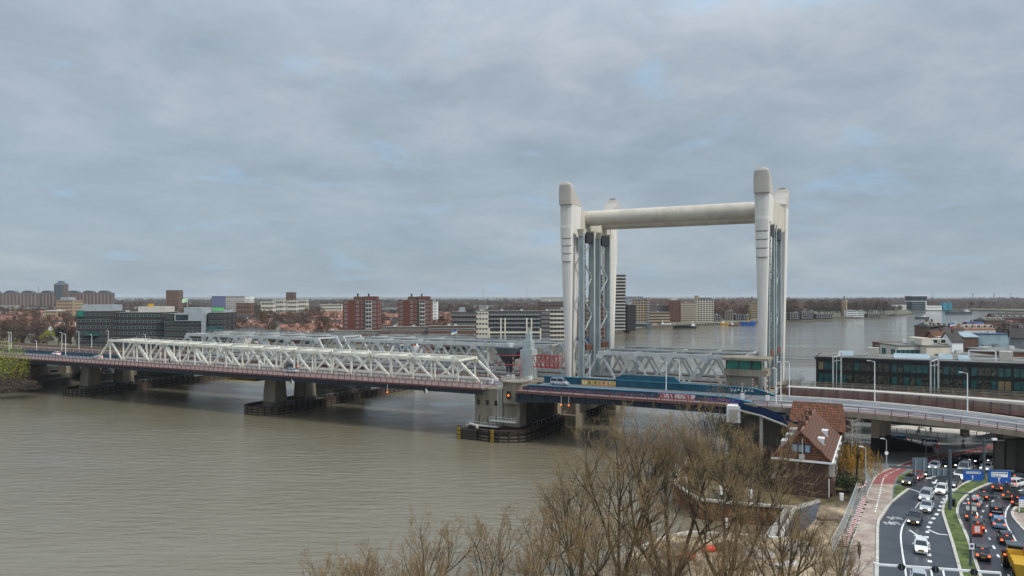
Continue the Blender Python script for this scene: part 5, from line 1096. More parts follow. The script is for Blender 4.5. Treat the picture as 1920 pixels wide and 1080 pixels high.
# ------------------------------------------------------------------ vehicles
PAINT = {}
for k, c in (('black', C(26, 27, 30)), ('dark grey', C(66, 70, 76)), ('silver', C(168, 174, 182)), ('white', C(226, 228, 230)), ('light blue', C(96, 140, 178)), ('red', C(140, 50, 55)), ('dark green', C(34, 50, 48)), ('navy', C(34, 44, 70)), ('gold', C(170, 150, 110))):
    PAINT[k] = mat('car_paint_'+k, c, 0.25, 0.03, 1); PAINT[k].node_tree.nodes['Principled BSDF'].inputs['Coat Weight'].default_value = 0.6
DIM = {'hatchback': (4.0, 0.86, 1.48, -1.9, 1.0, -1.55, 0.35), 'saloon': (4.6, 0.89, 1.44, -1.45, 1.05, -0.85, 0.35), 'estate': (4.6, 0.89, 1.48, -2.2, 1.05, -1.95, 0.35), 'suv': (4.5, 0.92, 1.68, -2.15, 1.1, -1.85, 0.45), 'van': (5.0, 0.97, 1.95, -2.45, 1.6, -2.35, 0.95)}
def make_car(kind, col, lights):
    L, hw, hh, xr, xf, xr2, xf2 = DIM[kind]; pm = PAINT[col]
    t = thing('car', 'x', 'car', WF); belt = 0.98 if kind not in ('suv', 'van') else 1.08
    st = [(-L/2, 0.92, 0.62), (-L/2+0.12, 0.97, belt*0.92), (xr-0.02, 1, belt), (0, 1, belt), (xf+0.05, 1, belt-0.02), (L/2-0.75, 0.97, belt*0.86), (L/2-0.2, 0.9, belt*0.72), (L/2, 0.82, 0.55)]
    rings = [[(x_, -hw*k*0.94, 0.24), (x_, -hw*k, 0.45), (x_, -hw*k, zt*0.72), (x_, -hw*k*0.93, zt), (x_, hw*k*0.93, zt), (x_, hw*k, zt*0.72), (x_, hw*k, 0.45), (x_, hw*k*0.94, 0.24)] for x_, k, zt in st]
    b = MB(); b.loft(rings); b.part('body', pm, t)
    a_, c_ = hw*0.91, hw*0.72
    b = MB(); b.add([(xr, -a_, belt-0.02), (xf, -a_, belt-0.02), (xf, a_, belt-0.02), (xr, a_, belt-0.02), (xr2, -c_, hh-0.06), (xf2, -c_, hh-0.06), (xf2, c_, hh-0.06), (xr2, c_, hh-0.06)], [(0, 1, 5, 4), (1, 2, 6, 5), (2, 3, 7, 6), (3, 0, 4, 7), (4, 5, 6, 7)]); b.part('windows', M['glass'], t)
    b = MB(); b.loft([[(xr2-0.06, -c_-0.02, z), (xf2+0.05, -c_-0.02, z), (xf2+0.05, c_+0.02, z), (xr2-0.06, c_+0.02, z)] for z in (hh-0.07, hh)]); rf = b.part('roof', pm, t)
    b = MB()
    for sg in (-1, 1):
        for p, q in (((xr, a_, belt), (xr2, c_, hh-0.05)), ((xf, a_, belt), (xf2, c_, hh-0.05)), (((xr+xf)/2, a_, belt), ((xr2+xf2)/2, c_, hh-0.05))): b.bar((p[0], sg*p[1], p[2]), (q[0], sg*q[1], q[2]), 0.09, 0.06)
    b.part('pillars', pm, t)
    for sx_ in (-L/2+0.8, L/2-0.85):
        for sg in (-1, 1):
            b = MB(); b.cyl((sx_, sg*(hw-0.2), 0.33), (sx_, sg*(hw+0.01), 0.33), 0.33, 14); w_ = b.part('wheel', M['tyre'], t)
            b = MB(); b.cyl((sx_, sg*(hw+0.01), 0.33), (sx_, sg*(hw+0.025), 0.33), 0.2, 10); b.part('rim', M['rim'], w_)
    for sg in (-1, 1):
        b = MB(); b.box(L/2-0.16, L/2+0.0, *sorted((sg*hw*0.48, sg*hw*0.80)), 0.56, 0.72); b.part('headlight', M['head_lamp'] if lights == 'h' else M['rim'], t)
        b = MB(); b.box(-L/2-0.03, -L/2+0.15, *sorted((sg*hw*0.58, sg*hw*0.9)), 0.66, 0.86); b.part('tail_light', M['tail_lamp'], t)
        b = MB(); b.box(xf-0.25, xf-0.05, *sorted((sg*hw*0.98, sg*(hw+0.2))), belt-0.02, belt+0.13); b.part('mirror', pm, t)
    if lights == 't': b = MB(); b.box(xr2-0.12, xr2-0.03, -0.14, 0.14, hh-0.16, hh-0.09); b.part('brake_light', M['tail_lamp'], t)
    b = MB(); b.box(L/2+0.005, L/2+0.03, -0.26, 0.26, 0.38, 0.49); b.part('number_plate', M['plate'], t)
    b = MB(); b.box(-L/2-0.03, -L/2-0.005, -0.26, 0.26, 0.5, 0.61); b.part('number_plate', M['plate'], t)
    b = MB(); b.box(L/2-0.06, L/2+0.006, -hw*0.4, hw*0.4, 0.5, 0.64); b.part('grille', M['black_steel'], t)
    return t
CARS = {}
def car(kind, col, lights, x, y, ang, label, group=None, z=G0+0.01, sc_=0.93):
    k = (kind, col, lights)
    if k not in CARS: t = make_car(kind, col, lights); remember(t); CARS[k] = t; o = t
    else: o = copy_tree(CARS[k])
    o.location = (x, y, z); o.rotation_euler = (0, 0, ang); o['label'] = label; o['category'] = 'van' if kind == 'van' else 'car'; o.scale = (sc_,)*3
    if group: o['group'] = group
    return o
def poly_head(px, py, line_, rev=False):
    q = PP(line_, G0); x, y = P(px, py, G0); best = None
    for i in range(len(q)-1):
        m_ = Vector(((q[i][0]+q[i+1][0])/2, (q[i][1]+q[i+1][1])/2)); d = (m_-Vector((x, y))).length
        if best is None or d < best[0]: best = (d, Vector(q[i+1])-Vector(q[i]))
    v = best[1]*(-1 if rev else 1); return x, y, math.atan2(v.y, v.x)
LL = smooth([(1880, 868), (1835, 880), (1800, 905), (1768, 935), (1748, 966), (1735, 1000), (1732, 1030), (1738, 1080)], 4)
LR = smooth([(1860, 1085), (1846, 1030), (1830, 985), (1830, 955), (1855, 930), (1890, 912), (1940, 900)], 4)
LS = [(1760, 876), (1700, 914)]
gl, gr = 'cars queueing towards the camera', 'cars driving away from the camera'
for kind, col, px, py, lab, ln in (
    ('hatchback', 'black', 1705, 907, 'small black hatchback first in the side lane at the verge', LS), ('hatchback', 'red', 1719, 898, 'dusky red hatchback second in the side lane', LS), ('saloon', 'black', 1736, 891, 'black car third in the side lane beside the grey sign backs', LS),
    ('suv', 'silver', 1737, 936, 'silver grey car right behind the pale silver saloon', LL), ('saloon', 'silver', 1738, 956, 'pale silver saloon following the black car with bluish headlights', LL), ('suv', 'black', 1715.5, 979, 'black car with bright headlights beside the lane arrow', LL),
    ('hatchback', 'white', 1727, 1032, 'white car alone near the white signal gantry', LL), ('estate', 'silver', 1723, 1096, 'silver van roof cut by the bottom edge of the picture', LL), ('hatchback', 'white', 1766, 924, 'white hatchback beside the thick dark sign pole', LL),
    ('suv', 'dark grey', 1787, 911, 'dark grey car behind the white hatchback at the sign pole', LL), ('suv', 'white', 1801, 897, 'white and silver estate partly behind the left blue sign', LL), ('van', 'silver', 1810, 884, 'silver van behind the left blue sign', LL),
    ('hatchback', 'silver', 1753, 879, 'pale car hidden behind the grey sign backs', LS), ('estate', 'black', 1772, 876, 'black estate behind the sign gantry arm', LS), ('suv', 'black', 1792, 874, 'black car between the gantry pole and the silver van', LL),
    ('hatchback', 'dark grey', 1811, 866, 'dark car behind the big black one near the grass point', LL), ('suv', 'navy', 1834, 867, 'large dark blue car leading the queue near the second sign pole', LL), ('saloon', 'silver', 1858, 866, 'bluish silver saloon just left of the viaduct columns', LL), ('estate', 'white', 1853, 881, 'pale car above the right blue sign', LL)):
    x, y, a_ = poly_head(px, py, ln); car(kind, col, 'h', x, y, a_, lab, gl)
for kind, col, px, py, lab in (
    ('saloon', 'black', 1878, 918, 'black hatchback with lit brake lights below the right blue sign'), ('estate', 'white', 1908, 911, 'white estate with red lights at the right edge'), ('estate', 'dark green', 1896, 933, 'dark green estate left of the traffic island'),
    ('saloon', 'black', 1848, 934, 'black saloon braking where the lane bends'), ('hatchback', 'silver', 1829, 948, 'pale grey hatchback braking at the inside of the bend'), ('van', 'black', 1868, 968, 'black van with pale lettering across its back'),
    ('estate', 'dark grey', 1821, 971, 'dark estate with a pale striped roof load behind the thin sign pole'), ('hatchback', 'black', 1832, 991, 'black hatchback above the red poster board'), ('hatchback', 'light blue', 1872, 986, 'light blue hatchback directly behind the black van'),
    ('hatchback', 'black', 1885, 1016, 'black hatchback ahead of the tractor'), ('saloon', 'black', 1841, 1043, 'black saloon with bright tail lights beside the median'), ('suv', 'black', 1913, 946, 'dark car at the right edge beside the traffic island'), ('estate', 'dark grey', 1914, 903, 'dark grey car under the viaduct at the right edge')):
    x, y, a_ = poly_head(px, py, LR); o = car(kind, col, 't', x, y, a_, lab, gr)
    if kind == 'van':
        b = MB(); rr = random.Random(5)
        for i in range(8): b.box(-2.54, -2.51, -0.62+i*0.155, -0.52+i*0.155, 1.28, 1.28+rr.choice((0.12, 0.16)))
        b.part('lettering', M['sign_white'], o)
    if 'roof load' in lab:
        for i in range(4): b = MB(); b.box(-1.8+i*0.6, -1.5+i*0.6, -0.7, 0.7, 1.5, 1.7); b.part('load', M['kerb'], o)
x, y = P(1738, 836, G0); car('suv', 'silver', 'n', x, y, math.radians(172), 'silver people carrier under the viaduct beside the curved wall')
x, y = P(1680, 828, G0); car('estate', 'light blue', 'n', x, y, math.radians(170), 'pale blue car beside the dark ramp under the viaduct')
def deck_car(px, py, kind, col, lab, ang=0.0, lt_='n', g='cars crossing the road bridge'):
    x, y = P(px, py, 12.52); car(kind, col, lt_, x, y, BF.a+ang, lab, g, 12.52)
deck_car(105, 666, 'hatchback', 'white', 'white car on the approach left of the trusses', math.pi); deck_car(183, 673, 'hatchback', 'white', 'white hatchback entering the left end of the trusses', math.pi)
deck_car(545, 691, 'suv', 'dark grey', 'dark car on the bridge roadway behind the third truss panels', math.pi); deck_car(549, 699, 'estate', 'silver', 'silver blue car beside the dark one on the bridge'); deck_car(1050, 722, 'van', 'silver', 'silver van with a black roof rack on the lifting deck')
for px, py, kind, col, lab in ((105, 699, 'estate', 'black', 'black car parked on the left bank behind the first columns'), (156, 700, 'saloon', 'silver', 'silver car parked left of the second bridge column'), (200, 695, 'estate', 'silver', 'silver car parked right of the second bridge column, farther one'), (206, 702, 'suv', 'silver', 'silver car parked right of the second bridge column, nearer one')):
    x, y = P(px, py, 2.5); car(kind, col, 'n', x, y, 0.2, lab, 'cars parked on the left bank', 2.51)
# tractor and tipping trailer
x, y, a_ = poly_head(1901, 1060, LR); t = thing('tractor', 'dark tractor with big rear wheels pulling a yellow tipping trailer', 'tractor', Fr(x, y, a_), (0, 0, 0)); t.location.z = G0+0.01
b = MB(); b.loft([[(x_, -w_, 0.7), (x_, w_, 0.7), (x_, w_*0.9, z), (x_, -w_*0.9, z)] for x_, w_, z in ((-0.8, 0.5, 1.5), (0.3, 0.5, 1.6), (1.9, 0.42, 1.5), (2.2, 0.35, 1.1))]); b.part('bonnet', M['gunmetal'], t)
b = MB(); b.loft([[(-1.5, -0.75, z), (0.1, -0.75, z), (0.1, 0.75, z), (-1.5, 0.75, z)] for z in (1.3, 2.7)]); b.part('cab', M['glass'], t); b = MB(); b.box(-1.65, 0.2, -0.85, 0.85, 2.7, 2.85); b.part('cab_roof', M['gunmetal'], t)
for sx_, r_, hw in ((-1.1, 0.9, 0.95), (1.5, 0.6, 0.85)):
    for sg in (-1, 1): b = MB(); b.cyl((sx_, sg*hw*0.6, r_), (sx_, sg*(hw+0.25), r_), r_, 18); w_ = b.part('wheel', M['tyre'], t); b = MB(); b.cyl((sx_, sg*(hw+0.25), r_), (sx_, sg*(hw+0.28), r_), r_*0.5, 12); b.part('rim', M['yellow'], w_)
for sg in (-1, 1): b = MB(); b.box(-1.7, -1.6, *sorted((sg*0.9, sg*1.15)), 1.5, 1.7); b.part('tail_light', M['tail_lamp'], t)
fx = Fr(x-5.0*math.cos(a_)+0.6, y-5.0*math.sin(a_), a_+0.04); t = thing('trailer', 'yellow tipping trailer hitched behind the tractor in the bottom right corner', 'trailer', fx); t.location.z = G0+0.01
b = MB(); b.add([(-2.8, -1.0, 1.0), (2.4, -1.0, 1.0), (2.4, 1.0, 1.0), (-2.8, 1.0, 1.0), (-3.0, -1.3, 2.5), (2.8, -1.3, 2.5), (2.8, 1.3, 2.5), (-3.0, 1.3, 2.5)], [(3, 2, 1, 0), (0, 1, 5, 4), (1, 2, 6, 5), (2, 3, 7, 6), (3, 0, 4, 7)]); b.add([(-2.8, -1.15, 1.9), (2.6, -1.15, 1.9), (2.6, 1.15, 1.9), (-2.8, 1.15, 1.9)], [(0, 1, 2, 3)]); b.part('tipper_body', M['yellow'], t)
for i in range(5):
    for sg in (-1, 1): b = MB(); b.bar((-2.7+i*1.25, sg*1.03, 1.0), (-2.85+i*1.35, sg*1.34, 2.5), 0.12); b.part('rib', M['yellow'], t)
b = MB(); b.bar((2.0, 0, 0.8), (4.0, 0, 0.7), 0.2); b.box(-2.6, 2.3, -0.4, 0.4, 0.7, 1.0); b.part('chassis', M['black_steel'], t)
for sx_ in (-1.6, -0.4):
    for sg in (-1, 1): b = MB(); b.cyl((sx_, sg*0.85, 0.55), (sx_, sg*1.25, 0.55), 0.55, 16); w_ = b.part('wheel', M['tyre'], t); b = MB(); b.cyl((sx_, sg*1.25, 0.55), (sx_, sg*1.28, 0.55), 0.28, 10); b.part('rim', M['rim'], w_)
b = MB(); b.bar((2.9, -0.5, 1.2), (2.5, -0.5, 3.3), 0.3); b.part('ram', M['orange_red'], t)

# ------------------------------------------------------------------ people
def person(x, y, z, ang, top, legs, label, pose='stand', cat='person', sc_=1.0):
    j = {'pel': (0, 0, .95), 'ch': (0, 0, 1.32), 'nk': (0, 0, 1.5), 'hd': (0.02, 0, 1.66), 'hl': (0.02, 0.1, .93), 'kl': (0.12, 0.1, .5), 'fl': (0.2, .1, .06), 'tl': (.32, .1, .04), 'hr': (0.02, -0.1, .93), 'kr': (0.03, -0.1, .5), 'fr': (-.15, -.1, .06), 'tr': (-.03, -.1, .04),
         'sl': (0, .2, 1.42), 'el': (-.03, .25, 1.15), 'wl': (.12, .25, .95), 'gl': (.18, .24, .86), 'sr': (0, -.2, 1.42), 'er': (-.03, -.25, 1.15), 'wr': (.1, -.25, .93), 'gr': (.15, -.24, .85)}
    if pose == 'ride': j.update({'ch': (.15, 0, 1.3), 'nk': (.22, 0, 1.47), 'hd': (.27, 0, 1.62), 'sl': (.17, .2, 1.4), 'sr': (.17, -.2, 1.4), 'el': (.38, .24, 1.2), 'er': (.38, -.24, 1.2), 'wl': (.58, .22, 1.1), 'wr': (.58, -.22, 1.1), 'gl': (.65, .22, 1.08), 'gr': (.65, -.22, 1.08), 'kl': (.38, .12, .72), 'fl': (.25, .12, .32), 'tl': (.38, .12, .3), 'kr': (.32, -.12, .5), 'fr': (.2, -.12, .14), 'tr': (.33, -.12, .12)})
    rad = {'pel': .15, 'ch': .17, 'nk': .07, 'hd': .11, 'hl': .1, 'kl': .065, 'fl': .045, 'tl': .04, 'sl': .075, 'el': .05, 'wl': .035, 'gl': .035}
    ks = list(j); ed = [('pel', 'ch'), ('ch', 'nk'), ('nk', 'hd'), ('pel', 'hl'), ('hl', 'kl'), ('kl', 'fl'), ('fl', 'tl'), ('pel', 'hr'), ('hr', 'kr'), ('kr', 'fr'), ('fr', 'tr'), ('ch', 'sl'), ('sl', 'el'), ('el', 'wl'), ('wl', 'gl'), ('ch', 'sr'), ('sr', 'er'), ('er', 'wr'), ('wr', 'gr')]
    t = thing('person', label, cat, Fr(x, y, ang)); t.location.z = z; t.scale = (sc_,)*3
    me = bpy.data.meshes.new('body'); me.from_pydata([j[k] for k in ks], [(ks.index(a_), ks.index(c_)) for a_, c_ in ed], []); me.materials.append(top)
    o = bpy.data.objects.new('body', me); COL.objects.link(o); o.parent = t
    o.modifiers.new('skin', 'SKIN'); 
    lay = me.skin_vertices[0] if me.skin_vertices else None
    if lay:
        for i, k in enumerate(ks):
            r_ = rad.get(k, rad.get(k[:-1]+'l', .05)); lay.data[i].radius = (r_, r_); lay.data[i].use_root = (k == 'pel')
    o.modifiers.new('sub', 'SUBSURF').levels = 1
    h = j['hd']; b = MB(); n = 8; OFF[t.name] = Vector((0, 0, 0))
    b.loft([[(h[0]+r_*math.cos(a_), h[1]+r_*math.sin(a_), h[2]+dz) for a_ in [2*math.pi*i/n for i in range(n)]] for dz, r_ in ((-.08, .085), (0, .11), (.08, .105), (.14, .06))]); b.part('head', M['skin'], t)
    b = MB(); b.loft([[(h[0]-0.02+r_*math.cos(a_), h[1]+r_*math.sin(a_), h[2]+dz) for a_ in [2*math.pi*i/n for i in range(n)]] for dz, r_ in ((.02, .122), (.1, .118), (.165, .06))]); b.part('hair', M['cloth_dark'], t)
    b = MB()
    for s_ in 'lr':
        b.cyl(j['h'+s_], j['k'+s_], .105, 8, .075); b.cyl(j['k'+s_], j['f'+s_], .075, 8, .06)
    b.part('trousers', legs, t)
    return t
def bike(x, y, z, ang, label, m_, motor=False):
    t = thing('bicycle' if not motor else 'motorcycle', label, 'bicycle' if not motor else 'motorcycle', Fr(x, y, ang)); t.location.z = z; r_ = .34
    for sx_ in (-.52, .55):
        b = MB(); n = 16
        for i in range(n): b.bar((sx_+r_*math.cos(i*6.2832/n), 0, r_+r_*math.sin(i*6.2832/n)), (sx_+r_*math.cos((i+1)*6.2832/n), 0, r_+r_*math.sin((i+1)*6.2832/n)), .05 if not motor else .14, .05 if not motor else .12, up=(0, 1, 0))
        b.part('wheel', M['tyre'], t)
    b = MB(); k = .05 if not motor else .16
    for p, q in (((-.52, 0, .34), (0, 0, .36)), ((0, 0, .36), (.4, 0, .85)), ((-.15, 0, .85), (.4, 0, .85)), ((-.52, 0, .34), (-.15, 0, .85)), ((0, 0, .36), (-.15, 0, .9)), ((.55, 0, .34), (.42, 0, 1.05))): b.bar(p, q, k)
    b.part('frame', m_, t); b = MB(); b.bar((.45, -.28, 1.05), (.45, .28, 1.05), .04); b.part('handlebar', M['black_steel'], t); b = MB(); b.box(-.3, -.02, -.09, .09, .9, .97); b.part('saddle', M['black_steel'], t); return t
def rider(px, py, ang, lab_p, lab_b, motor=False, top=None):
    x, y = P(px, py, G0); bike(x, y, G0+.03, ang, lab_b, M['black_steel'], motor); person(x, y, G0+.03, ang, top or M['cloth_dark'], M['cloth_dark'], lab_p, 'ride')
rider(1611, 1045, 1.2, 'cyclist in dark clothes on the pale cycle path', 'bicycle ridden along the pale cycle path')
rider(1711, 838, 2.6, 'rider in dark clothes waiting left of the motorcycle', 'dark bicycle left of the motorcycle under the viaduct'); rider(1727, 845, 0.1, 'motorcyclist in black in front of the silver people carrier', 'black motorcycle with big wheels under the viaduct', True)
rider(1722, 813, 0.3, 'cyclist crossing the pale plaza', 'bicycle on the pale plaza'); rider(1807, 842, 1.5, 'cyclist in white and black beside the plaza wall', 'bicycle beside the plaza wall', top=M['sign_white'])
x, y = P(1745, 814, G0); person(x, y, G0+.02, 1.0, M['cloth_dark'], M['teal'], 'pedestrian in a dark coat walking on the pale plaza')
x, y = P(555, 690, 12.5)
for px, py, lab in ((318, 682, 'pedestrian walking on the bridge behind the fourth truss panel'), (757, 702, 'pedestrian in black near the middle of the bridge'), (1432, 738, 'person with a bicycle beside the right lift tower')):
    x, y = P(px, py, 12.5); person(x, y, 12.5, BF.a, M['cloth_dark'], M['cloth_dark'], lab)

# ------------------------------------------------------------------ street furniture
def lamp(px, py, z, h, label, group, arm=1.2, side=1, m_='lamp_white', w_=None, fr=None, pos=None):
    x, y = pos or P(px, py, z); t = thing('street_lamp', label, 'street lamp', Fr(x, y, BF.a+(0 if side > 0 else math.pi))); t['group'] = group; t.location.z = z
    OFF[t.name] = Vector((0, 0, 0)); b = MB(); b.cyl((0, 0, 0), (0, 0, h), 0.12, 8, 0.07); b.part('pole', M[m_], t)
    if arm: b = MB(); b.bar((0, 0, h), (-arm, 0, h+0.15), 0.08); b.part('arm', M[m_], t)
    b = MB(); b.box(-arm-0.6, -arm+0.1, -0.14, 0.14, h+0.1, h+0.26); b.part('lamp_head', M['lamp_white'], t); return t
gl_ = 'white lamps on the bridge road'
for px, py, yt, lab in ((17, 661, 624, 'leftmost white street lamp of the bridge road, nearer of the pair'), (21, 657, 624, 'leftmost white street lamp pair, farther one'), (68.5, 657, 640, 'short white lamp between the lamp pairs on the approach'), (116, 659, 624, 'white lamp on the approach above the teal parapet, nearer'), (123, 667, 627, 'white lamp with a broad head left of the trusses'), (148, 655, 622, 'thin white mast behind the left approach'), (172, 652, 628, 'grey mast left of the first truss peak'), (203, 650, 620, 'grey mast beside the first truss peak'), (273, 655, 628, 'small mast behind the second truss peak'),
                        (1106, 714, 667, 'white lamp column left of the guide columns base'), (1249, 732, 679, 'white lamp standing on the lifting deck, middle one'), (1274, 724, 676, 'white lamp right of the middle one on the lifting deck'), (915, 711, 660, 'white lamp beside the control tower, left one'), (951, 706, 662, 'white lamp with a bent head beside the dark bowl cabin')):
    Yd = (H-12.5)*F/(py-555); lamp(px, py, 12.5, (py-yt)/F*Yd, lab, gl_, 0.8 if px > 100 else 0.3)
for px, py, yt, z, lab in ((1640, 753, 678, 12.5, 'white lamp on the viaduct left of the catenary portal'), (1814, 772, 700, 11.6, 'white lamp on the viaduct nearest the right edge'), (1455, 757, 692, 12.5, 'slim white mast at the viaduct start, left'), (1464, 752, 680, 12.5, 'slim white mast at the viaduct start, middle'), (1480, 742, 680, 12.5, 'thin grey lamp right of the right lift tower')):
    Yd = (H-z)*F/(py-555); lamp(px, py, z, (py-yt)/F*Yd, lab, 'white lamps on the viaduct', 0.9 if px > 1600 else 0.2)
for px, py, lab in ((1623, 920, 'grey lamp beside the yellow tree'), (1662, 877, 'grey lamp with a round sign beside the footpath'), (1736, 852, 'thin grey lamp beside the motorcycle')):
    lamp(px, py, G0, 5.2 if px > 1630 else 7.0, lab, 'grey footpath lamps', 0.4, 1, 'blue_steel')
def portal(px, py, ytop, z, label):
    Yd = (H-z)*F/(py-555); h = (py-ytop)/F*Yd; x, y = P(px, py, z); t = thing('catenary_mast', label, 'catenary mast', Fr(x, y, BF.a)); t.location.z = z; t['group'] = 'railway catenary masts'
    b = MB(); b.box(-0.18, 0.18, -0.18, 0.18, 0, h); b.box(0.7, 0.85, -0.12, 0.12, 0, h*1.02); b.box(1.5, 1.85, 2.5, 2.85, 0, h*1.1); b.part('mast', M['grey_steel'], t)
    b = MB(); b.bar((0, 0, h-0.3), (1.7, 2.7, h*1.08-0.3), 0.2); b.bar((0, 0, h-1.2), (1.7, 2.7, h-1.1), 0.12); b.part('cross_arm', M['grey_steel'], t); return t
portal(1562, 728, 668, 12.3, 'grey catenary mast group in front of the left end of the glass office'); portal(1745, 740, 676, 12.3, 'grey catenary mast group in the middle of the glass office front')
t = thing('catenary_wires', 'thin overhead railway wires running past the right lift tower', 'wires', BF, (80, 36, 19)); b = MB()
for w_ in (30.5, 37, 41, 46):
    for z in (18.6, 20.0): b.bar((62, w_, z), (150, w_, z), 0.045)
b.part('wire', M['black_steel'], t)
def barrier(px, py, ytop, label, z=12.5):
    Yd = (H-z)*F/(py-555); h = (py-ytop)/F*Yd; x, y = P(px, py, z); t = thing('barrier_pole', label, 'barrier', Fr(x, y, BF.a), (0, 0, 0), 'raised red and white barriers'); t.location.z = z
    b = MB(); b.box(-.35, .35, -.3, .3, 0, 1.1); b.part('housing', M['lamp_white'], t); n = 9; b = MB(); 
    for i in range(n): b.box(-.08, .08, -.04, .04, 1.1+(h-1.1)*i/n, 1.1+(h-1.1)*(i+1)/n, i % 2)
    b.part('boom', [M['red_steel'], M['sign_white']], t)
for px, py, yt, lab in ((1411, 739, 707, 'raised striped barrier at the right end of the lifting deck, left'), (1392, 747, 716, 'short striped barrier beside the deck end, leftmost'), (1439, 751, 696, 'tall raised striped barrier before the right lift tower'), (1455.5, 737, 686, 'striped barrier behind the right lift tower'), (922, 719, 683, 'raised striped barrier at the left of the big pier'), (962, 710, 666, 'striped barrier in front of the bowl cabin'), (954, 709, 690, 'short striped barrier near the bowl cabin'), (994, 713, 688, 'striped barrier just right of the control tower')): barrier(px, py, yt, lab)
# white signal gantry at the bottom
gx, gy = P(1640, 1058, 7.2); gx2, gy2 = P(1876, 1078, 7.0); ang = math.atan2(gy2-gy, gx2-gx); GF = Fr(gx, gy, ang); Lg = math.hypot(gx2-gx, gy2-gy)
t = thing('signal_gantry', 'white overhead arm carrying three round black signal backs across the lower road', 'gantry', GF, (0, 0, G0))
b = MB(); b.cyl((0, 0, G0), (0, 0, 7.4), .16, 10); b.part('mast', M['lamp_white'], t); b = MB(); b.bar((0, 0, 7.2), (Lg, 0, 7.2), .2, .2); b.bar((Lg, 0, 7.2), (Lg, 0, 5.5), .12); b.part('arm', M['lamp_white'], t)
for k in (.215, .485, .79):
    b = MB(); b.cyl((Lg*k, -.2, 7.15), (Lg*k, -.12, 7.15), .36, 18); g = b.part('signal_back', M['black_steel'], t); b = MB(); b.box(Lg*k-.05, Lg*k+.05, -.27, -.2, 6.9, 7.5); b.part('signal_head', M['gunmetal'], g)
# dark sign gantries
x, y = P(1781, 957, G0); t = thing('sign_gantry', 'thick dark pole with a long arm holding grey sign backs and two blue direction signs', 'gantry', Fr(x, y, -0.10), (0, 0, 0)); t.location.z = 0
b = MB(); b.cyl((0, 0, G0), (0, 0, 12.0), .28, 12, .2); b.part('pole', M['gunmetal'], t)
b = MB(); b.bar((-8.6, 0, 9.35), (0, 0, 9.1), .3, .3); b.bar((0, 0, 9.1), (9.0, 0, 9.05), .26, .26); b.part('arm', M['gunmetal'], t)
b = MB(); b.box(-5.4, -3.3, -.2, -.12, 8.9, 10.8); b.part('sign_back', M['sign_back'], t); b = MB(); b.box(-3.2, -.5, -.2, -.12, 8.2, 9.3); b.part('sign_back', M['sign_back'], t)
for i in (-5.0, -3.8, -2.6, -1.8, -1.0): b = MB(); b.box(i-.05, i+.05, -.3, -.21, 8.2, 10.6 if i < -3 else 9.3); b.part('bracket', M['clad_grey'], t)
def blue_sign(x0, x1, z0, z1, rows, seed):
    b = MB(); b.box(x0, x1, -.3, -.2, z0, z1); s_ = b.part('direction_sign', M['sign_blue'], t); rr = random.Random(seed)
    px0, px1 = x0+(x1-x0)*.13, x1-(x1-x0)*.14; ph = (z1-z0)*(.2*rows); b = MB(); b.box(px0, px1, -.325, -.305, z1-.12*(z1-z0)-ph, z1-.12*(z1-z0)); b.part('name_panel', M['sign_white'], s_)
    b = MB(); rh = ph/rows
    for r_ in range(rows):
        zb = z1-.12*(z1-z0)-(r_+1)*rh+rh*.25; b.box(px0+.05, px0+.2, -.34, -.33, zb, zb+rh*.5, 1); xx = px0+.32
        while xx < px1-(.55 if r_ == 0 else .9): wd = rr.uniform(.05, .1); b.box(xx, xx+wd, -.34, -.33, zb, zb+rh*rr.choice((.35, .5))); xx += wd+.05
        if r_ == 0: b.box(px1-.42, px1-.08, -.34, -.33, zb, zb+rh*.5)
    b.part('lettering', [M['navy'], M['cyan']], s_)
    cx_ = (x0+x1)/2-.1; b = MB(); b.box(cx_-.05, cx_+.05, -.33, -.305, z0+.15, z0+.6); b.add([(cx_-.16, -.33, z0+.55), (cx_+.16, -.33, z0+.55), (cx_, -.33, z0+.8)], [(0, 1, 2)])
    if rows == 2: b.box(cx_+.02, cx_+.25, -.334, -.306, z0+.62, z0+.72); b.box(cx_+1.0, cx_+1.1, -.33, -.305, z0+.1, z0+.25)
    b.part('arrow', M['sign_white'], s_)
blue_sign(1.75, 4.55, 7.6, 9.1, 1, 4); blue_sign(5.25, 8.4, 7.35, 9.15, 2, 8)
x, y = P(1845, 899, G0); t = thing('sign_gantry', 'second dark pole with a thin high arm beside the viaduct columns', 'gantry', Fr(x, y, 0.0)); t.location.z = 0
b = MB(); b.cyl((0, 0, G0), (0, 0, 10.2), .24, 12, .16); b.part('pole', M['gunmetal'], t); b = MB(); b.bar((-6.2, 0, 9.9), (3.6, 0, 9.8), .14); b.part('arm', M['gunmetal'], t); b = MB(); b.box(1.4, 2.2, -.15, .15, 9.85, 10.2); b.part('lamp_head', M['lamp_white'], t)
x, y = P(1820, 1062, G0); t = thing('sign_gantry', 'slim dark pole on the lower median carrying a thin arm and a small parking sign', 'gantry', Fr(x, y, -0.08)); t.location.z = 0
b = MB(); b.cyl((0, 0, G0), (0, 0, 11.7), .16, 10, .11); b.part('pole', M['gunmetal'], t); b = MB(); b.bar((-2.7, 0, 11.8), (3.9, 0, 11.3), .14); b.part('arm', M['gunmetal'], t)
b = MB(); b.box(-.3, .3, -.24, -.2, 5.1, 5.8); s_ = b.part('parking_sign', M['sign_white'], t); b = MB(); b.cyl((0, -.25, 5.5), (0, -.27, 5.5), .19, 16); b.part('blue_disc', M['sign_blue'], s_); b = MB(); b.cyl((0, -.275, 5.5), (0, -.285, 5.5), .09, 12); b.part('red_disc', M['red_steel'], s_)
x, y = P(1832, 1021, G0); t = thing('poster_board', 'small red and white poster board with a black foot strip', 'poster', Fr(x-.15, y-.4, 0)); t.location.z = 0
x, y = P(1832, 990, 7.0); t.location = (x, y, 0); 
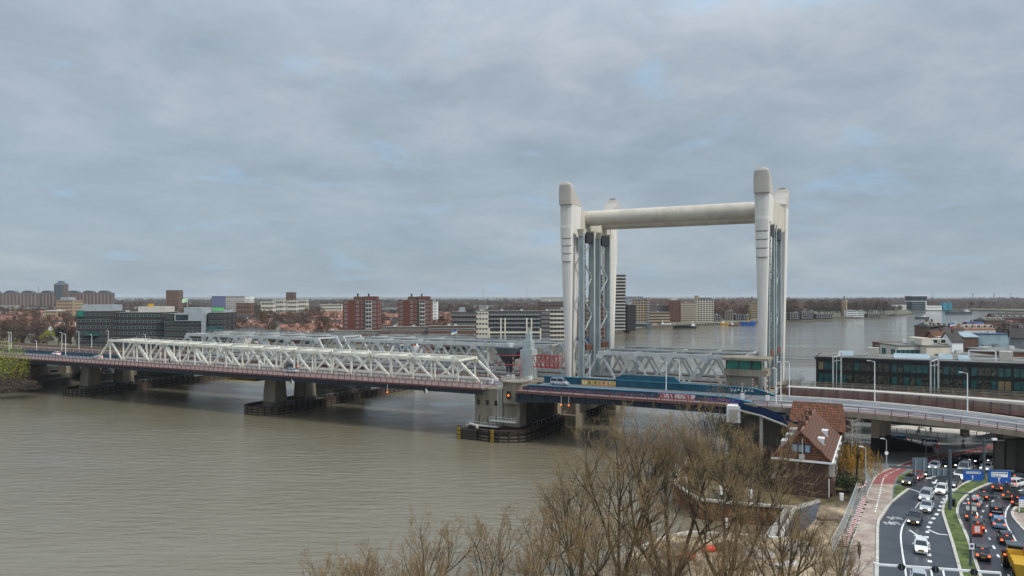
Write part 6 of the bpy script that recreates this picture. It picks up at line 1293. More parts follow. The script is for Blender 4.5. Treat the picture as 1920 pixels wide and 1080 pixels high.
b = MB(); b.box(-.62, .62, -.06, 0, 5.9, 7.35); pb = b.part('board', M['orange_red'], t); b = MB(); b.box(-.62, .62, -.08, -.061, 5.9, 6.3); b.part('foot_strip', M['black_steel'], pb)
b = MB()
for i in range(4): b.box(-.34+i*.17, -.24+i*.17, -.08, -.061, 6.5, 7.2)
for z in (6.5, 6.8, 7.1): b.box(-.3, .32, -.075, -.061, z, z+.08)
b.part('lettering', M['sign_white'], pb); b = MB(); b.bar((-.6, .1, 5.8), (-.6, .1, 3.0), .08); b.part('leg', M['gunmetal'], t)
x, y = P(1911, 962, G0); t = thing('information_sign', 'white street sign with a blue header at the corner of the traffic island', 'sign', Fr(x, y, 0)); t.location.z = 0
b = MB(); b.bar((0, 0, G0), (0, 0, 5.2), .1); b.part('post', M['lamp_white'], t); b = MB(); b.box(-.05, 1.3, -.1, -.05, 3.9, 5.0); s_ = b.part('panel', M['sign_white'], t); b = MB(); b.box(-.05, 1.3, -.1, -.05, 5.0, 5.4); b.part('header', M['sign_blue'], t); b = MB()
for z in (4.1, 4.4, 4.7): b.box(.05, .14, -.12, -.105, z, z+.12); b.box(.3, .9, -.12, -.105, z+.03, z+.09)
b.part('lettering', M['navy'], s_)
x, y = P(1788, 950, G0); t = thing('litter_bin', 'black bollard like bin on the grass median beside the thick pole', 'bin', Fr(x, y, 0)); t.location.z = G0+.1; b = MB(); b.cyl((0, 0, 0), (0, 0, 1.05), .27, 14); b.part('body', M['black_steel'], t); b = MB(); b.cyl((0, 0, 1.05), (0, 0, 1.2), .3, 14, .2); b.part('lid', M['gunmetal'], t)
for i, (px, py, lab) in enumerate(((1758, 867, 'thin pole with a triangular warning sign beside the red cycle path'), (1806, 854, 'pole with a blue cycle sign near the plaza wall'), (1662, 880, 'round white sign low on the footpath lamp'))):
    x, y = P(px, py, G0); t = thing('road_sign', lab, 'road sign', Fr(x, y, 0)); t.location.z = G0; b = MB(); b.cyl((0, 0, 0), (0, 0, 3.4), .05, 6); b.part('post', M['blue_steel'], t); b = MB()
    if i == 0: b.add([(-.45, -.07, 2.7), (.45, -.07, 2.7), (0, -.07, 3.5), (-.45, -.03, 2.7), (.45, -.03, 2.7), (0, -.03, 3.5)], [(0, 1, 2), (5, 4, 3), (0, 3, 4, 1), (1, 4, 5, 2), (2, 5, 3, 0)])
    else: b.cyl((0, -.04, 3.0), (0, -.08, 3.0), .35, 14)
    b.part('panel', M[('red_steel', 'sign_blue', 'sign_white')[i]], t)
# construction fence with red and white boards along the cycle path
pts = smooth(PP([(1608, 925), (1600, 948), (1590, 975), (1578, 1005), (1560, 1040)], G0), 3)
for i in range(len(pts)-1):
    p, q = Vector(pts[i]), Vector(pts[i+1]); d = q-p; t = thing('mesh_fence', 'wire mesh site fence panel %s' % (('nearest the brick house', 'second from the brick house', 'third from the brick house') [i] if i < 3 else 'along the sandy building site by the cycle path'), 'fence', Fr(p.x, p.y, math.atan2(d.y, d.x)), (0, 0, 0), 'site fence panels'); t.location.z = G0; L_ = d.length
    b = MB(); 
    for z in (.15, 1.95): b.bar((0, 0, z), (L_, 0, z), .06)
    for x_ in (.03, L_-.03): b.bar((x_, 0, 0), (x_, 0, 2), .06)
    b.part('frame', M['grey_steel'], t); b = MB()
    for k in range(1, 9): b.bar((L_*k/9, 0, .15), (L_*k/9, 0, 1.95), .015)
    for k in range(1, 6): b.bar((0, 0, .15+k*.3), (L_, 0, .15+k*.3), .015)
    b.part('mesh', M['grey_steel'], t)
pts = smooth(PP([(1621, 942), (1612, 962), (1603, 985), (1597, 1000), (1586, 1025)], G0), 3)
b0 = thing('warning_board', 'x', 'warning board', WF); b = MB(); b.box(-.35, .35, -.03, .03, .15, 1.15, 0)
for k in range(4): b.add([(-.35+.0, -.036, .2+k*.26), (.35, -.036, .32+k*.26), (.35, -.036, .44+k*.26), (-.35, -.036, .32+k*.26)], [(0, 1, 2, 3)], 1)
b.part('board', [M['sign_white'], M['red_steel']], b0); b = MB(); b.box(-.4, .4, -.2, .2, 0, .15); b.part('foot', M['black_steel'], b0); remember(b0)
n_ = len(pts)
for i, p in enumerate(pts):
    lab = 'red and white striped warning board, %s' % ('first of the row by the brick house' if i == 0 else 'last of the row towards the camera' if i == n_-1 else 'in the row between the site fence and cycle path')
    o = b0 if i == 0 else copy_tree(b0); o.location = (p[0], p[1], G0+.02); o.rotation_euler = (0, 0, 0.15); o['label'] = lab; o['group'] = 'striped warning boards'
x, y = P(1616, 925, G0); t = thing('site_barrier', 'tilted red and white striped barrier fence at the corner of the brick house garden', 'barrier', Fr(x, y, .7)); t.location.z = G0; b = MB()
for k in range(8): b.box(-1.6+k*.4, -1.2+k*.4, -.03, .03, 1.0, 1.3, k % 2); b.box(-1.6+k*.4, -1.2+k*.4, -.03, .03, 1.5, 1.8, (k+1) % 2)
b.part('boards', [M['sign_white'], M['red_steel']], t); b = MB()
for x_ in (-1.5, 1.5): b.bar((x_, 0, 0), (x_, 0, 1.9), .08)
b.part('post', M['grey_steel'], t)
for i, (px, py) in enumerate(((1352, 927), (1407, 935), (1289, 905), (1361, 983), (1578, 938))):
    x, y = P(px, py, G0) if i != 3 else P(px, py, 0.5); t = thing('marker_post', 'white marker post %s' % ('on the garden side of the inlet, left', 'on the garden side of the inlet, right', 'at the far corner of the garden quay', 'standing in the inlet water', 'low and boxy beside the brick house')[i], 'post', Fr(x, y, 0), (0, 0, 0), 'white marker posts'); t.location.z = G0 if i != 3 else 0
    b = MB(); b.loft([[(-.25, -.18, z), (.25, -.18, z), (.25, .18, z), (-.25, .18, z)] for z in (0, 1.3 if i != 4 else 1.0)]); b.part('body', M['sign_white'], t); b = MB(); b.box(-.28, .28, -.21, .21, 1.3 if i != 4 else 1.0, 1.4 if i != 4 else 1.1); b.part('cap', M['lamp_white'], t)
x, y = P(1470, 922, G0); t = thing('garden_shed', 'low dark garden shed with a pale flat roof beside the brick house wall', 'shed', Fr(x, y, BF.a)); t.location.z = G0; b = MB(); b.box(-1.8, 1.2, 0, 2.4, 0, 2.0); b.part('wall', M['timber'], t); b = MB(); b.box(-2.0, 1.4, -.2, 2.6, 2.0, 2.15); b.part('roof', M['clad_grey'], t)
# plaza wall and dark ramp under the viaduct
pts = smooth(PP([(1668, 818), (1700, 822), (1740, 827), (1775, 831), (1810, 831), (1850, 824), (1870, 818)], G0), 4); t = thing('plaza_wall', 'low curved grey wall with posts around the pale plaza beyond the viaduct', 'wall', WF); b = MB()
for i in range(len(pts)-1): b.bar((*pts[i], G0+.6), (*pts[i+1], G0+.6), .3, 1.2)
b.part('wall', M['wall_grey'], t); b = MB()
for p in pts[::2]: b.box(p[0]-.06, p[0]+.06, p[1]-.06, p[1]+.06, G0+1.2, G0+2.1)
for i in range(len(pts)-1): b.bar((*pts[i], G0+2.1), (*pts[i+1], G0+2.1), .06)
b.part('railing', M['gunmetal'], t)
x, y = P(1668, 843, G0); t = thing('dark_ramp', 'short dark sloping ramp wall beside the painted viaduct columns', 'ramp', Fr(x, y, -.35)); t.location.z = G0; b = MB(); b.add([(-1, 0, 0), (8, 0, 0), (8, 0, .9), (-1, 0, 3), (-1, 1.6, 0), (8, 1.6, 0), (8, 1.6, .9), (-1, 1.6, 3)], [(0, 1, 2, 3), (7, 6, 5, 4), (3, 2, 6, 7), (1, 5, 6, 2), (0, 3, 7, 4)]); b.part('wall', M['black_steel'], t)

# ------------------------------------------------------------------ boats
def boat(px0, px1, py, beam, label, hull, dk='tile_brown', wh='lamp_white', group=None, ang=0.0, hatch='clad_grey', whpos=0.82, hh=2.2, name='barge', cat='barge'):
    Y = H*F/(py-555); X0 = (px0-960)/F*Y; X1 = (px1-960)/F*Y; L = abs(X1-X0); t = thing(name, label, cat, Fr(X0, Y, ang if X1 > X0 else math.pi+ang), (0, 0, 0), group)
    sgn = 1; hb = beam/2; b = MB(); rings = []
    for k, w_, z in ((0, .15, 1.35), (.05, .6, 1.15), (.12, .95, 1.0), (.3, 1, 1), (.85, 1, 1), (.96, .85, 1.05), (1, .6, 1.1)):
        x_ = L*k; rings.append([(x_, -hb*w_*.8, -.5), (x_, hb*w_*.8, -.5), (x_, hb*w_, hh*z), (x_, -hb*w_, hh*z)])
    b.loft(rings); b.part('hull', M[hull], t)
    b = MB(); b.box(L*.14, L*(whpos-.1), -hb*.75, hb*.75, hh*1.0, hh*1.0+max(.8, L*.012)); b.part('hatch_cover', M[hatch], t)
    b = MB(); w0 = L*whpos; b.box(w0-L*.05, w0+L*.08, -hb*.7, hb*.7, hh, hh+2.0); b.box(w0-L*.03, w0+L*.025, -hb*.55, hb*.55, hh+2.0, hh+4.2); wl = b.part('wheelhouse', M[wh], t)
    b = MB(); b.box(w0-L*.031, w0+L*.026, -hb*.56, hb*.56, hh+2.9, hh+3.7); b.part('window', M['glass'], wl)
    b = MB(); b.cyl((L*.06, 0, hh), (L*.06, 0, hh+3.5), .12, 6); b.cyl((w0, 0, hh+4.2), (w0, 0, hh+6), .1, 6); b.part('mast', M['lamp_white'], t); return t
boat(1222, 1147, 617, 11, 'long grey inland barge moored below the tan apartment tower', 'gunmetal', hatch='clad_grey', hh=5.5, whpos=.93, ang=-.32)
boat(1258, 1226, 612, 8, 'white passenger boat moored right of the long grey barge', 'lamp_white', hatch='lamp_white', name='boat', cat='boat', hh=2.5, whpos=.5)
boat(1742, 1717, 598, 10, 'small dark ship sailing on the river, left of the two', 'gunmetal', whpos=.4, hh=3, name='ship', cat='ship'); boat(1772, 1821, 589, 13, 'long dark cargo barge with a white wheelhouse sailing near the far shore', 'gunmetal', hatch='gunmetal', whpos=.8, hh=5, name='ship', cat='ship')
boat(1416, 1389, 610, 10, 'blue tugboat with a yellow superstructure beside the right lift tower', 'sign_blue', wh='yellow', hatch='sign_blue', hh=4, whpos=.5, name='tugboat', cat='tugboat')
boat(1344, 1366, 609, 9, 'yellow work pontoon moored left of the blue tugboat', 'yellow', hatch='yellow', whpos=.5, hh=2, name='pontoon', cat='pontoon'); boat(1366, 1386, 611, 8, 'low rusty red pontoon beside the yellow one', 'rust', hatch='red_steel', whpos=.3, hh=1.2, name='pontoon', cat='pontoon')
boat(1262, 1305, 615, 8, 'dark flat barge moored below the beige apartments', 'black_steel', hatch='black_steel', whpos=.85, hh=2.2); boat(1276, 1330, 607.6, 8, 'dark moored houseboat row behind the flat barge', 'tile_brown', hatch='gunmetal', whpos=.4, hh=2.6)
boat(1112, 1146, 634, 9, 'white and dark vessel moored behind the guide columns', 'navy', hatch='lamp_white', hh=2.6); boat(1048, 1106, 641, 9, 'dark blue barge with a red waterline moored behind the left lift tower', 'navy', hatch='red_steel', hh=3, whpos=.15)
cols_ = [('red_steel', 'white and red river vessel'), ('lamp_white', 'white river vessel'), ('navy', 'blue hulled white river vessel'), ('lamp_white', 'white vessel with a red stripe'), ('red_steel', 'red hulled vessel'), ('navy', 'navy hulled vessel'), ('black_steel', 'black hulled tug'), ('teal', 'long teal blue vessel')]
for i, (a_, c_) in enumerate(((698, 722), (726, 746), (748, 768), (772, 792), (796, 812), (814, 834), (836, 868), (868, 905))):
    boat(a_, c_, 655 if i < 5 else 653, 6, cols_[i][1]+' seen through the grey truss, number %s from the left' % ('one', 'two', 'three', 'four', 'five', 'six', 'seven', 'eight')[i], cols_[i][0], hatch=('cream', 'glass_sky', 'cream', 'orange_red', 'orange_red', 'yellow', 'black_steel', 'teal')[i], hh=2.4, name='boat', cat='boat', group='boats moored on the far quay', whpos=.5)
boat(962, 1000, 627, 7, 'white motor launch at the quay below the balcony apartments', 'lamp_white', hatch='lamp_white', name='boat', cat='boat'); 
for i, (px, py, Y) in enumerate(((1862, 655, 268), (1874, 651, 282), (1850, 648, 300), (1900, 655, 275))):
    x = (px-960)/F*Y; t = thing('yacht', 'white motor yacht in the old town marina, %s' % ('largest', 'second', 'leftmost', 'rightmost')[i], 'yacht', Fr(x, Y, (.3, 1.2, .1, -.5)[i]), (0, 0, 0), 'white yachts in the marina'); t.location.z = zat(py, Y)-3.4
    b = MB(); b.loft([[(x_, -w_, 0), (x_, w_, 0), (x_, w_*1.2, z), (x_, -w_*1.2, z)] for x_, w_, z in ((-4.5, 1.4, 1.4), (0, 1.6, 1.5), (3, 1.1, 1.8), (4.8, .2, 2.1))]); b.part('hull', M['lamp_white'], t)
    b = MB(); b.loft([[(x_, -w_, z), (x_, w_, z), (x_, w_, 3.0), (x_, -w_, 3.0)] for x_, w_, z in ((-2.5, 1.3, 1.4), (1.5, 1.0, 1.5))]); c_ = b.part('cabin', M['lamp_white'], t); b = MB(); b.box(-2.3, 1.3, -1.33, -1.3, 2.1, 2.7); b.part('window', M['glass'], c_)
x, y = P(1262, 901, 0.0); t = thing('workboat', 'small blue boat moored behind the bare branches at the garden quay', 'boat', Fr(x-2, y+4, .3)); t.scale = (.55, .55, .6); b = MB(); b.loft([[(x_, -w_, 0), (x_, w_, 0), (x_, w_*1.2, z), (x_, -w_*1.2, z)] for x_, w_, z in ((-3.5, .9, 1.1), (0, 1.2, 1.1), (3.5, .3, 1.6))]); b.part('hull', M['navy'], t); b = MB(); b.box(-1.5, .6, -.7, .7, 1.1, 2.3); b.part('cabin', M['navy'], t)
for i, (px, py, Y, cs) in enumerate(((1790, 611, 380, ('sign_blue', 'sign_white', 'red_steel')), (857, 623, 420, ('sign_blue', 'glass_sky', 'sign_white')), (1406/4+0, 564, 460, ('lamp_white', 'green_sign', 'lamp_white')))):
    x = (px-960)/F*Y; t = thing('flag', ('flag with red, white and blue bands on a mast by the river', 'pale blue flag above the railway truss', 'white flag with a green mark on the dark office')[i], 'flag', Fr(x, Y, 0)); z = zat(py, Y); b = MB(); b.cyl((0, 0, z-10), (0, 0, z+2), .08, 6); b.part('pole', M['lamp_white'], t); b = MB()
    for k in range(3):
        for j_ in range(4): b.add([(-.1-j_*.8, .25*math.sin(j_), z+1.6-k*.7-j_*.2), (-.9-j_*.8, .25*math.sin(j_+1), z+1.4-k*.7-j_*.2), (-.9-j_*.8, .25*math.sin(j_+1), z+.7-k*.7-j_*.2), (-.1-j_*.8, .25*math.sin(j_), z+.9-k*.7-j_*.2)], [(0, 1, 2, 3)], k)
    b.part('cloth', [M[c] for c in cs], t)

# ------------------------------------------------------------------ trees
def crown_tris(b, cx_, cy_, cz, rx, ry, rz, n, size, rr, up=0.5, thin=0.25):
    cl_ = [(rr.gauss(0, .45), rr.gauss(0, .45), rr.gauss(0, .4)) for _ in range(max(5, n//45))]
    for i in range(n):
        c_ = cl_[i % len(cl_)]; p = Vector((c_[0]+rr.gauss(0, .2), c_[1]+rr.gauss(0, .2), c_[2]+rr.gauss(0, .2)))
        if p.length > 1: p *= rr.uniform(.75, 1)/p.length
        p = Vector((cx_+p.x*rx, cy_+p.y*ry, cz+p.z*rz)); d = Vector((rr.gauss(0, 1), rr.gauss(0, 1), rr.gauss(up, .8))).normalized()*size*rr.uniform(.6, 1.3); s_ = Vector((rr.gauss(0, 1), rr.gauss(0, 1), rr.gauss(0, 1))).normalized()*size*thin
        b.add([p-s_, p+s_, p+d], [(0, 1, 2)])
def tree_proto(h, r_, n, crown, seed, name='bare_tree', size=1.0, trunk=.3, thin=.3):
    rr = random.Random(seed); t = thing(name, 'x', 'tree', WF); b = MB(); b.cyl((0, 0, 0), (0, 0, h*.45), trunk, 7, trunk*.6)
    for i in range(7): a_ = i*.9+rr.random(); b.cyl((0, 0, h*rr.uniform(.3, .45)), (math.cos(a_)*r_*.6, math.sin(a_)*r_*.6, h*rr.uniform(.65, .95)), trunk*.4, 5, trunk*.12)
    b.part('trunk', M['bark'], t); b = MB(); crown_tris(b, 0, 0, h*.62, r_, r_, h*.4, n, size, rr, .6, thin); b.part('crown', M[crown], t); remember(t); return t
TP = [tree_proto(13, 5.2, 620, 'crown_a', 1), tree_proto(11, 5, 560, 'crown_b', 2), tree_proto(14, 4.2, 560, 'crown_c', 3), tree_proto(9, 3.6, 300, 'yellow_leaf', 4, 'yellowing_tree'), tree_proto(12, 4, 420, 'fir', 5, 'evergreen_tree', thin=.4)]
usedT = [0]*5; TLAB = ['bare brown tree', 'bare grey brown tree', 'bare reddish brown tree', 'yellowing tree', 'dark evergreen tree']
def put_tree(x, y, k, where, s_=1.0, lab=None, grp=None, z=2.5):
    where = zone(960+x/y*F, y) if 'left' in where else where; lab = lab or TLAB[k]+', '+where; g = grp or lab
    o = TP[k] if usedT[k] == 0 else copy_tree(TP[k]); usedT[k] += 1; o.location = (x, y, z); o.rotation_euler = (0, 0, R.uniform(0, 6.28)); o.scale = (s_, s_, s_*R.uniform(.85, 1.15)); o['label'] = lab; o['group'] = g; return o
rr = random.Random(33); n_t = tries = 0
while n_t < 290 and tries < 6000:
    tries += 1; Y = 1/rr.uniform(1/1500, 1/455); px = rr.uniform(-60, 900); x = (px-960)/F*Y
    if Y < 560 and px < 140 and rr.random() < .3: continue
    if any(a_-8 < px < c_+6 and y0_-15 < Y < y1_+8 for a_, c_, y0_, y1_ in keep) or not free(x, Y, 10): continue
    if 640 < px < 820 and Y < 540: continue
    put_tree(x, Y, rr.choice((0, 0, 1, 1, 2, 2, 2, 3) if rr.random() > .03 else (4,)), 'among the town houses on the left', rr.uniform(.8, 1.35)); n_t += 1; placed.append((x, Y))
for px, Y, k, s_, lab in ((115, 480, 4, 1.35, 'large round dark evergreen left of the dark offices'), (547, 500, 4, .9, 'small dark conifer near the middle of the left town'), (835, 540, 2, 1.3, 'broad brown tree right of the right red tower'), (820, 560, 2, 1.2, 'brown tree beside the slim white tower')): put_tree((px-960)/F*Y, Y, k, '', s_, lab, 'single trees in the left town')
for i, (px, Y) in enumerate(((1345, 970), (1352, 980), (1362, 1050), (1372, 1060), (1382, 1040), (1392, 1080), (1404, 1050), (1340, 1000), (1384, 1100), (1400, 1040))): put_tree((px-960)/F*Y, Y, (0, 2, 3, 1)[i % 4], 'behind the tugboat quay', 1.3)
n_t = tries = 0
while n_t < 95 and tries < 4000:
    tries += 1; px = rr.uniform(1470, 1705); Y = rr.uniform(1010, 1500)
    if Y < 1010+(px-1470)/235*380: continue
    put_tree((px-960)/F*Y, Y, rr.choice((0, 1, 2, 2)), 'on the wooded far shore at the right', rr.uniform(1.3, 2.0) if px < 1660 else rr.uniform(1, 1.5)); n_t += 1
for i, (px, Y) in enumerate(((1893, 430), (1888, 445), (1840, 300), (1850, 310), (1868, 325), (1800, 500), (1903, 480), (1875, 445))): put_tree((px-960)/F*Y, Y, (0, 1)[i % 2], 'between the old town roofs on the right', 1.0 if i > 1 else 1.3)
# far woods and hedgerows: nobody could count them
def woods(name, label, px0, px1, Y0_, Y1_, n, hgt, size, m_, seed):
    rr = random.Random(seed); b = MB()
    for i in range(n):
        Y = 1/rr.uniform(1/Y1_, 1/Y0_); px = rr.uniform(px0, px1); x = (px-960)/F*Y
        if math.sin(px*.17+Y*.011+seed)*math.sin(Y*.006+px*.043) < -.12: continue
        hh = hgt*(.55+.45*math.sin(px*.05+Y*.002)*math.sin(px*.013+2))*rr.uniform(.3, 1); s_ = size*rr.uniform(.6, 1.4)*(Y/Y0_)**.5
        p = Vector((x, Y, 2.5+hh)); b.add([p+Vector((-s_, rr.gauss(0, 2), -s_*.9)), p+Vector((s_, rr.gauss(0, 2), -s_*.8)), p+Vector((rr.gauss(0, s_*.4), 0, s_*rr.uniform(.3, 1)))], [(0, 1, 2)])
    b.top(name, M[m_], WF, label, 'woodland', kind='stuff')
woods('far_woods', 'brown bare woodland stretching below the left horizon', -150, 1060, 1300, 6000, 12000, 15, 4.5, 'crown_a', 41)
woods('far_woods', 'darker grey brown woodland patches below the left horizon', -150, 1060, 1250, 5000, 7000, 15, 4.5, 'crown_b', 45)
woods('far_woods', 'dull green brown copses below the left horizon', -150, 1060, 1250, 5000, 3500, 13, 4, 'copse', 46)
woods('far_woods', 'grey brown copses on the right horizon', 1130, 2050, 1850, 6000, 5000, 18, 5, 'crown_b', 47)
rr = random.Random(71); blk = []
for i, (wl, hh, L_) in enumerate((('pale', 12, 40), ('cream', 8, 60), ('mauve', 15, 30), ('clad_grey', 10, 70))):
    t = thing('distant_block', 'x', 'building', WF); b = MB(); b.box(-L_/2, L_/2, 0, 18, 1, hh); b.part('wall', M[wl], t)
    for k in range(1, hh//3): b = MB(); b.box(-L_/2+1, L_/2-1, -.2, 0, k*3+.3, k*3+1.9); b.part('window_band', bm2 if i != 2 else bm1, t)
    b = MB(); b.box(-L_/2-.5, L_/2+.5, -.5, 18.5, hh, hh+.6); b.part('roof', M['flat_roof'], t); remember(t); blk.append([t, 0])
zn = lambda px: 'left of the lone brick tower' if px < 310 else 'between the lone brick tower and the small dark tower' if px < 540 else 'above the red towers' if px < 830 else 'left of the lift tower' if px < 1050 else 'between the lift towers' if px < 1410 else 'right of the lift towers'
for i in range(90):
    px = rr.uniform(-20, 1040) if i < 74 else rr.uniform(1180, 1960); Y = 1/rr.uniform(1/3600, 1/1350)
    if px > 1100: Y = rr.uniform(2000, 4000)
    k = rr.randint(0, 3); o = blk[k][0] if blk[k][1] == 0 else copy_tree(blk[k][0]); blk[k][1] += 1; o.location = ((px-960)/F*Y, Y, 0); o.rotation_euler = (0, 0, rr.uniform(-.4, .4)); o.scale = (rr.uniform(.6, 1.1),)*2+(rr.uniform(.7, 1.3),)
    lab = ('pale low block', 'long cream low block', 'brown mid rise block', 'long grey hall')[k]+' far off, '+zn(px); o['label'] = lab; o['group'] = lab
woods('far_woods', 'reddish bare woods below the middle horizon', 1130, 1500, 1150, 5000, 7000, 24, 5, 'crown_c', 42)
woods('far_woods', 'brown bare woodland on the right horizon behind the far shore', 1460, 2050, 1850, 6000, 11000, 22, 6, 'crown_a', 43)
woods('town_shrubs', 'scattered brown shrubs and hedges between the left town houses', -80, 900, 500, 1400, 9000, 6, 1.6, 'crown_b', 44)
q = PP([(1476, 601), (1560, 598), (1640, 595), (1690, 592), (1711, 589.5)], 0); b = MB(); b.sheet(q+[(p[0], p[1]+55) for p in q[::-1]], 2.56); b.top('grass_bank', M['grass_far'], WF, kind='structure')
q = PP([(1712, 581.2), (1800, 582), (1920, 585), (2100, 587)], 0); b = MB(); b.sheet([(p[0], p[1]+2) for p in q]+[(p[0], p[1]+190) for p in q[::-1]], 2.56); b.top('grass_bank', M['grass_far'], WF, kind='structure')
# bushes at the bridge ends
def bush(label, x, y, z, rx, ry, rz, n, size, m_, seed, name='bush', cat='bush', stem=True, thin=.3):
    rr = random.Random(seed); t = thing(name, label, cat, Fr(x, y, 0)); t.location.z = z; b = MB()
    for i in range(6): a_ = i*1.05; b.cyl((0, 0, 0), (math.cos(a_)*rx*.5, math.sin(a_)*ry*.5, rz*1.5), .1, 5, .03)
    b.part('stem', M['bark'], t); b = MB(); crown_tris(b, 0, 0, rz, rx, ry, rz, n, size, rr, .3, thin); b.part('crown', M[m_], t); return t
x, y = P(1400, 835, G0); bush('yellow green bush beside the white service box, right clump', x+1.5, y, G0, 3.4, 3, 4.2, 5200, .32, 'yellow_leaf', 51)
x, y = P(1372, 835, G0); bush('yellow green bush below the white service box, left clump', x, y, G0, 3.4, 3, 3.7, 5200, .32, 'yellow_leaf', 52)
for i, (px, py, rx, rz, m_) in enumerate(((8, 728, 9, 9.6, 'yellow_leaf'), (45, 722, 7, 5, 'crown_c'), (-12, 722, 8, 5, 'green_leaf'), (35, 733, 8, 2.4, 'crown_b'), (160, 714, 5, 2.2, 'green_leaf'), (5, 735, 8, 2.2, 'crown_b'), (58, 706, 5, 5.0, 'crown_b'))):
    x, y = P(px, py, 2.5); bush(('tall yellow leaved bush at the far left edge', 'brown bush under the left bridge end', 'dark green bush cut by the left edge', 'dark scrub at the left water edge', 'green scrub between the left bridge columns', 'low scrub at the left bottom of the bank', 'dull brown scrub left of the first columns')[i], x, y, 2.0, rx, 5, rz, 2600, .55, m_, 60+i)
# birch willow with hanging yellow leaves
x, y = P(1606, 905, G0); t = thing('weeping_tree', 'weeping tree with hanging yellow leaves beside the brick houses', 'tree', Fr(x, y, 0)); t.location.z = G0; b = MB(); b.cyl((0, 0, 0), (.2, 0, 4.5), .22, 8, .14); rr = random.Random(8); lv = MB(); tw = MB()
for i in range(70):
    a_ = rr.uniform(0, 6.28); r1 = rr.uniform(.8, 3.8); top = Vector((r1*math.cos(a_), r1*math.sin(a_), 7.2-r1*.55+rr.uniform(-.6, .5)))
    b.cyl((.2, 0, 4.2), top, .05, 4, .02)
    for j_ in range(2):
        p = top+Vector((rr.gauss(0, .3), rr.gauss(0, .3), 0)); L_ = rr.uniform(2, 4.2); n = int(L_*11)
        for k in range(n):
            c_ = p+Vector((rr.gauss(0, .12), rr.gauss(0, .12), -L_*k/n)); s_ = Vector((rr.gauss(0, 1), rr.gauss(0, 1), 0)).normalized()*.07; 
            if rr.random() < .3+.6*k/n: lv.add([c_-s_, c_+s_, c_+Vector((0, 0, -.26))], [(0, 1, 2)])
        tw.bar(p, p-Vector((0, 0, L_)), .02)
b.part('trunk', M['bark'], t); lv.part('crown', M['willow_leaf'], t); tw.part('hanging_twigs', M['bud'], t)
for i, (px, py, rx, rz, m_) in enumerate(((1590, 925, 2.6, 1.6, 'green_leaf'), (1570, 905, 2.2, 1.5, 'crown_c'), (1430, 880, 4, 2.2, 'crown_c'), (1390, 890, 4.5, 2.0, 'green_leaf'), (1340, 895, 4, 1.6, 'crown_b'), (1440, 905, 3, 1.4, 'green_leaf'), (1310, 880, 3.5, 3.5, 'crown_b'), (1330, 850, 4, 5, 'crown_b'), (1585, 850, 3, 1.6, 'green_leaf'))):
    x, y = P(px, py, G0); bush(('dark hedge below the weeping tree', 'brown hedge in the front garden of the brick house', 'reddish shrub in the garden left of the brick house', 'broad dark shrub in the middle of the quay garden', 'low brown shrub by the inlet wall', 'small green shrub near the garden shed', 'dense brown thicket at the far corner of the garden', 'tall brown thicket under the abutment', 'low shrub behind the brick house')[i], x, y, G0, rx, 2.2, rz, 1500, .35, m_, 80+i)
x, y = P(1596, 868, G0); bt = thing('birch_tree', 'slender pale bare birch beside the viaduct columns', 'tree', Fr(x, y, 0)); bt.location.z = G0; b = MB(); b.cyl((0, 0, 0), (.3, 0, 8.5), .14, 7, .04); rr = random.Random(3)
for i in range(46):
    z = rr.uniform(3.5, 8.2); a_ = rr.uniform(0, 6.28); r1 = rr.uniform(.8, 2.2); e_ = Vector((.2+r1*math.cos(a_), r1*math.sin(a_), z+rr.uniform(.2, 1))); b.cyl((.2, 0, z), e_, .035, 4, .012)
    for k in range(3): b.bar(e_*(.6+.2*k) if False else e_+Vector((rr.gauss(0, .2), rr.gauss(0, .2), 0)), e_+Vector((rr.gauss(0, .3), rr.gauss(0, .3), -rr.uniform(.8, 2))), .015)
b.part('trunk', M['kerb'], bt)

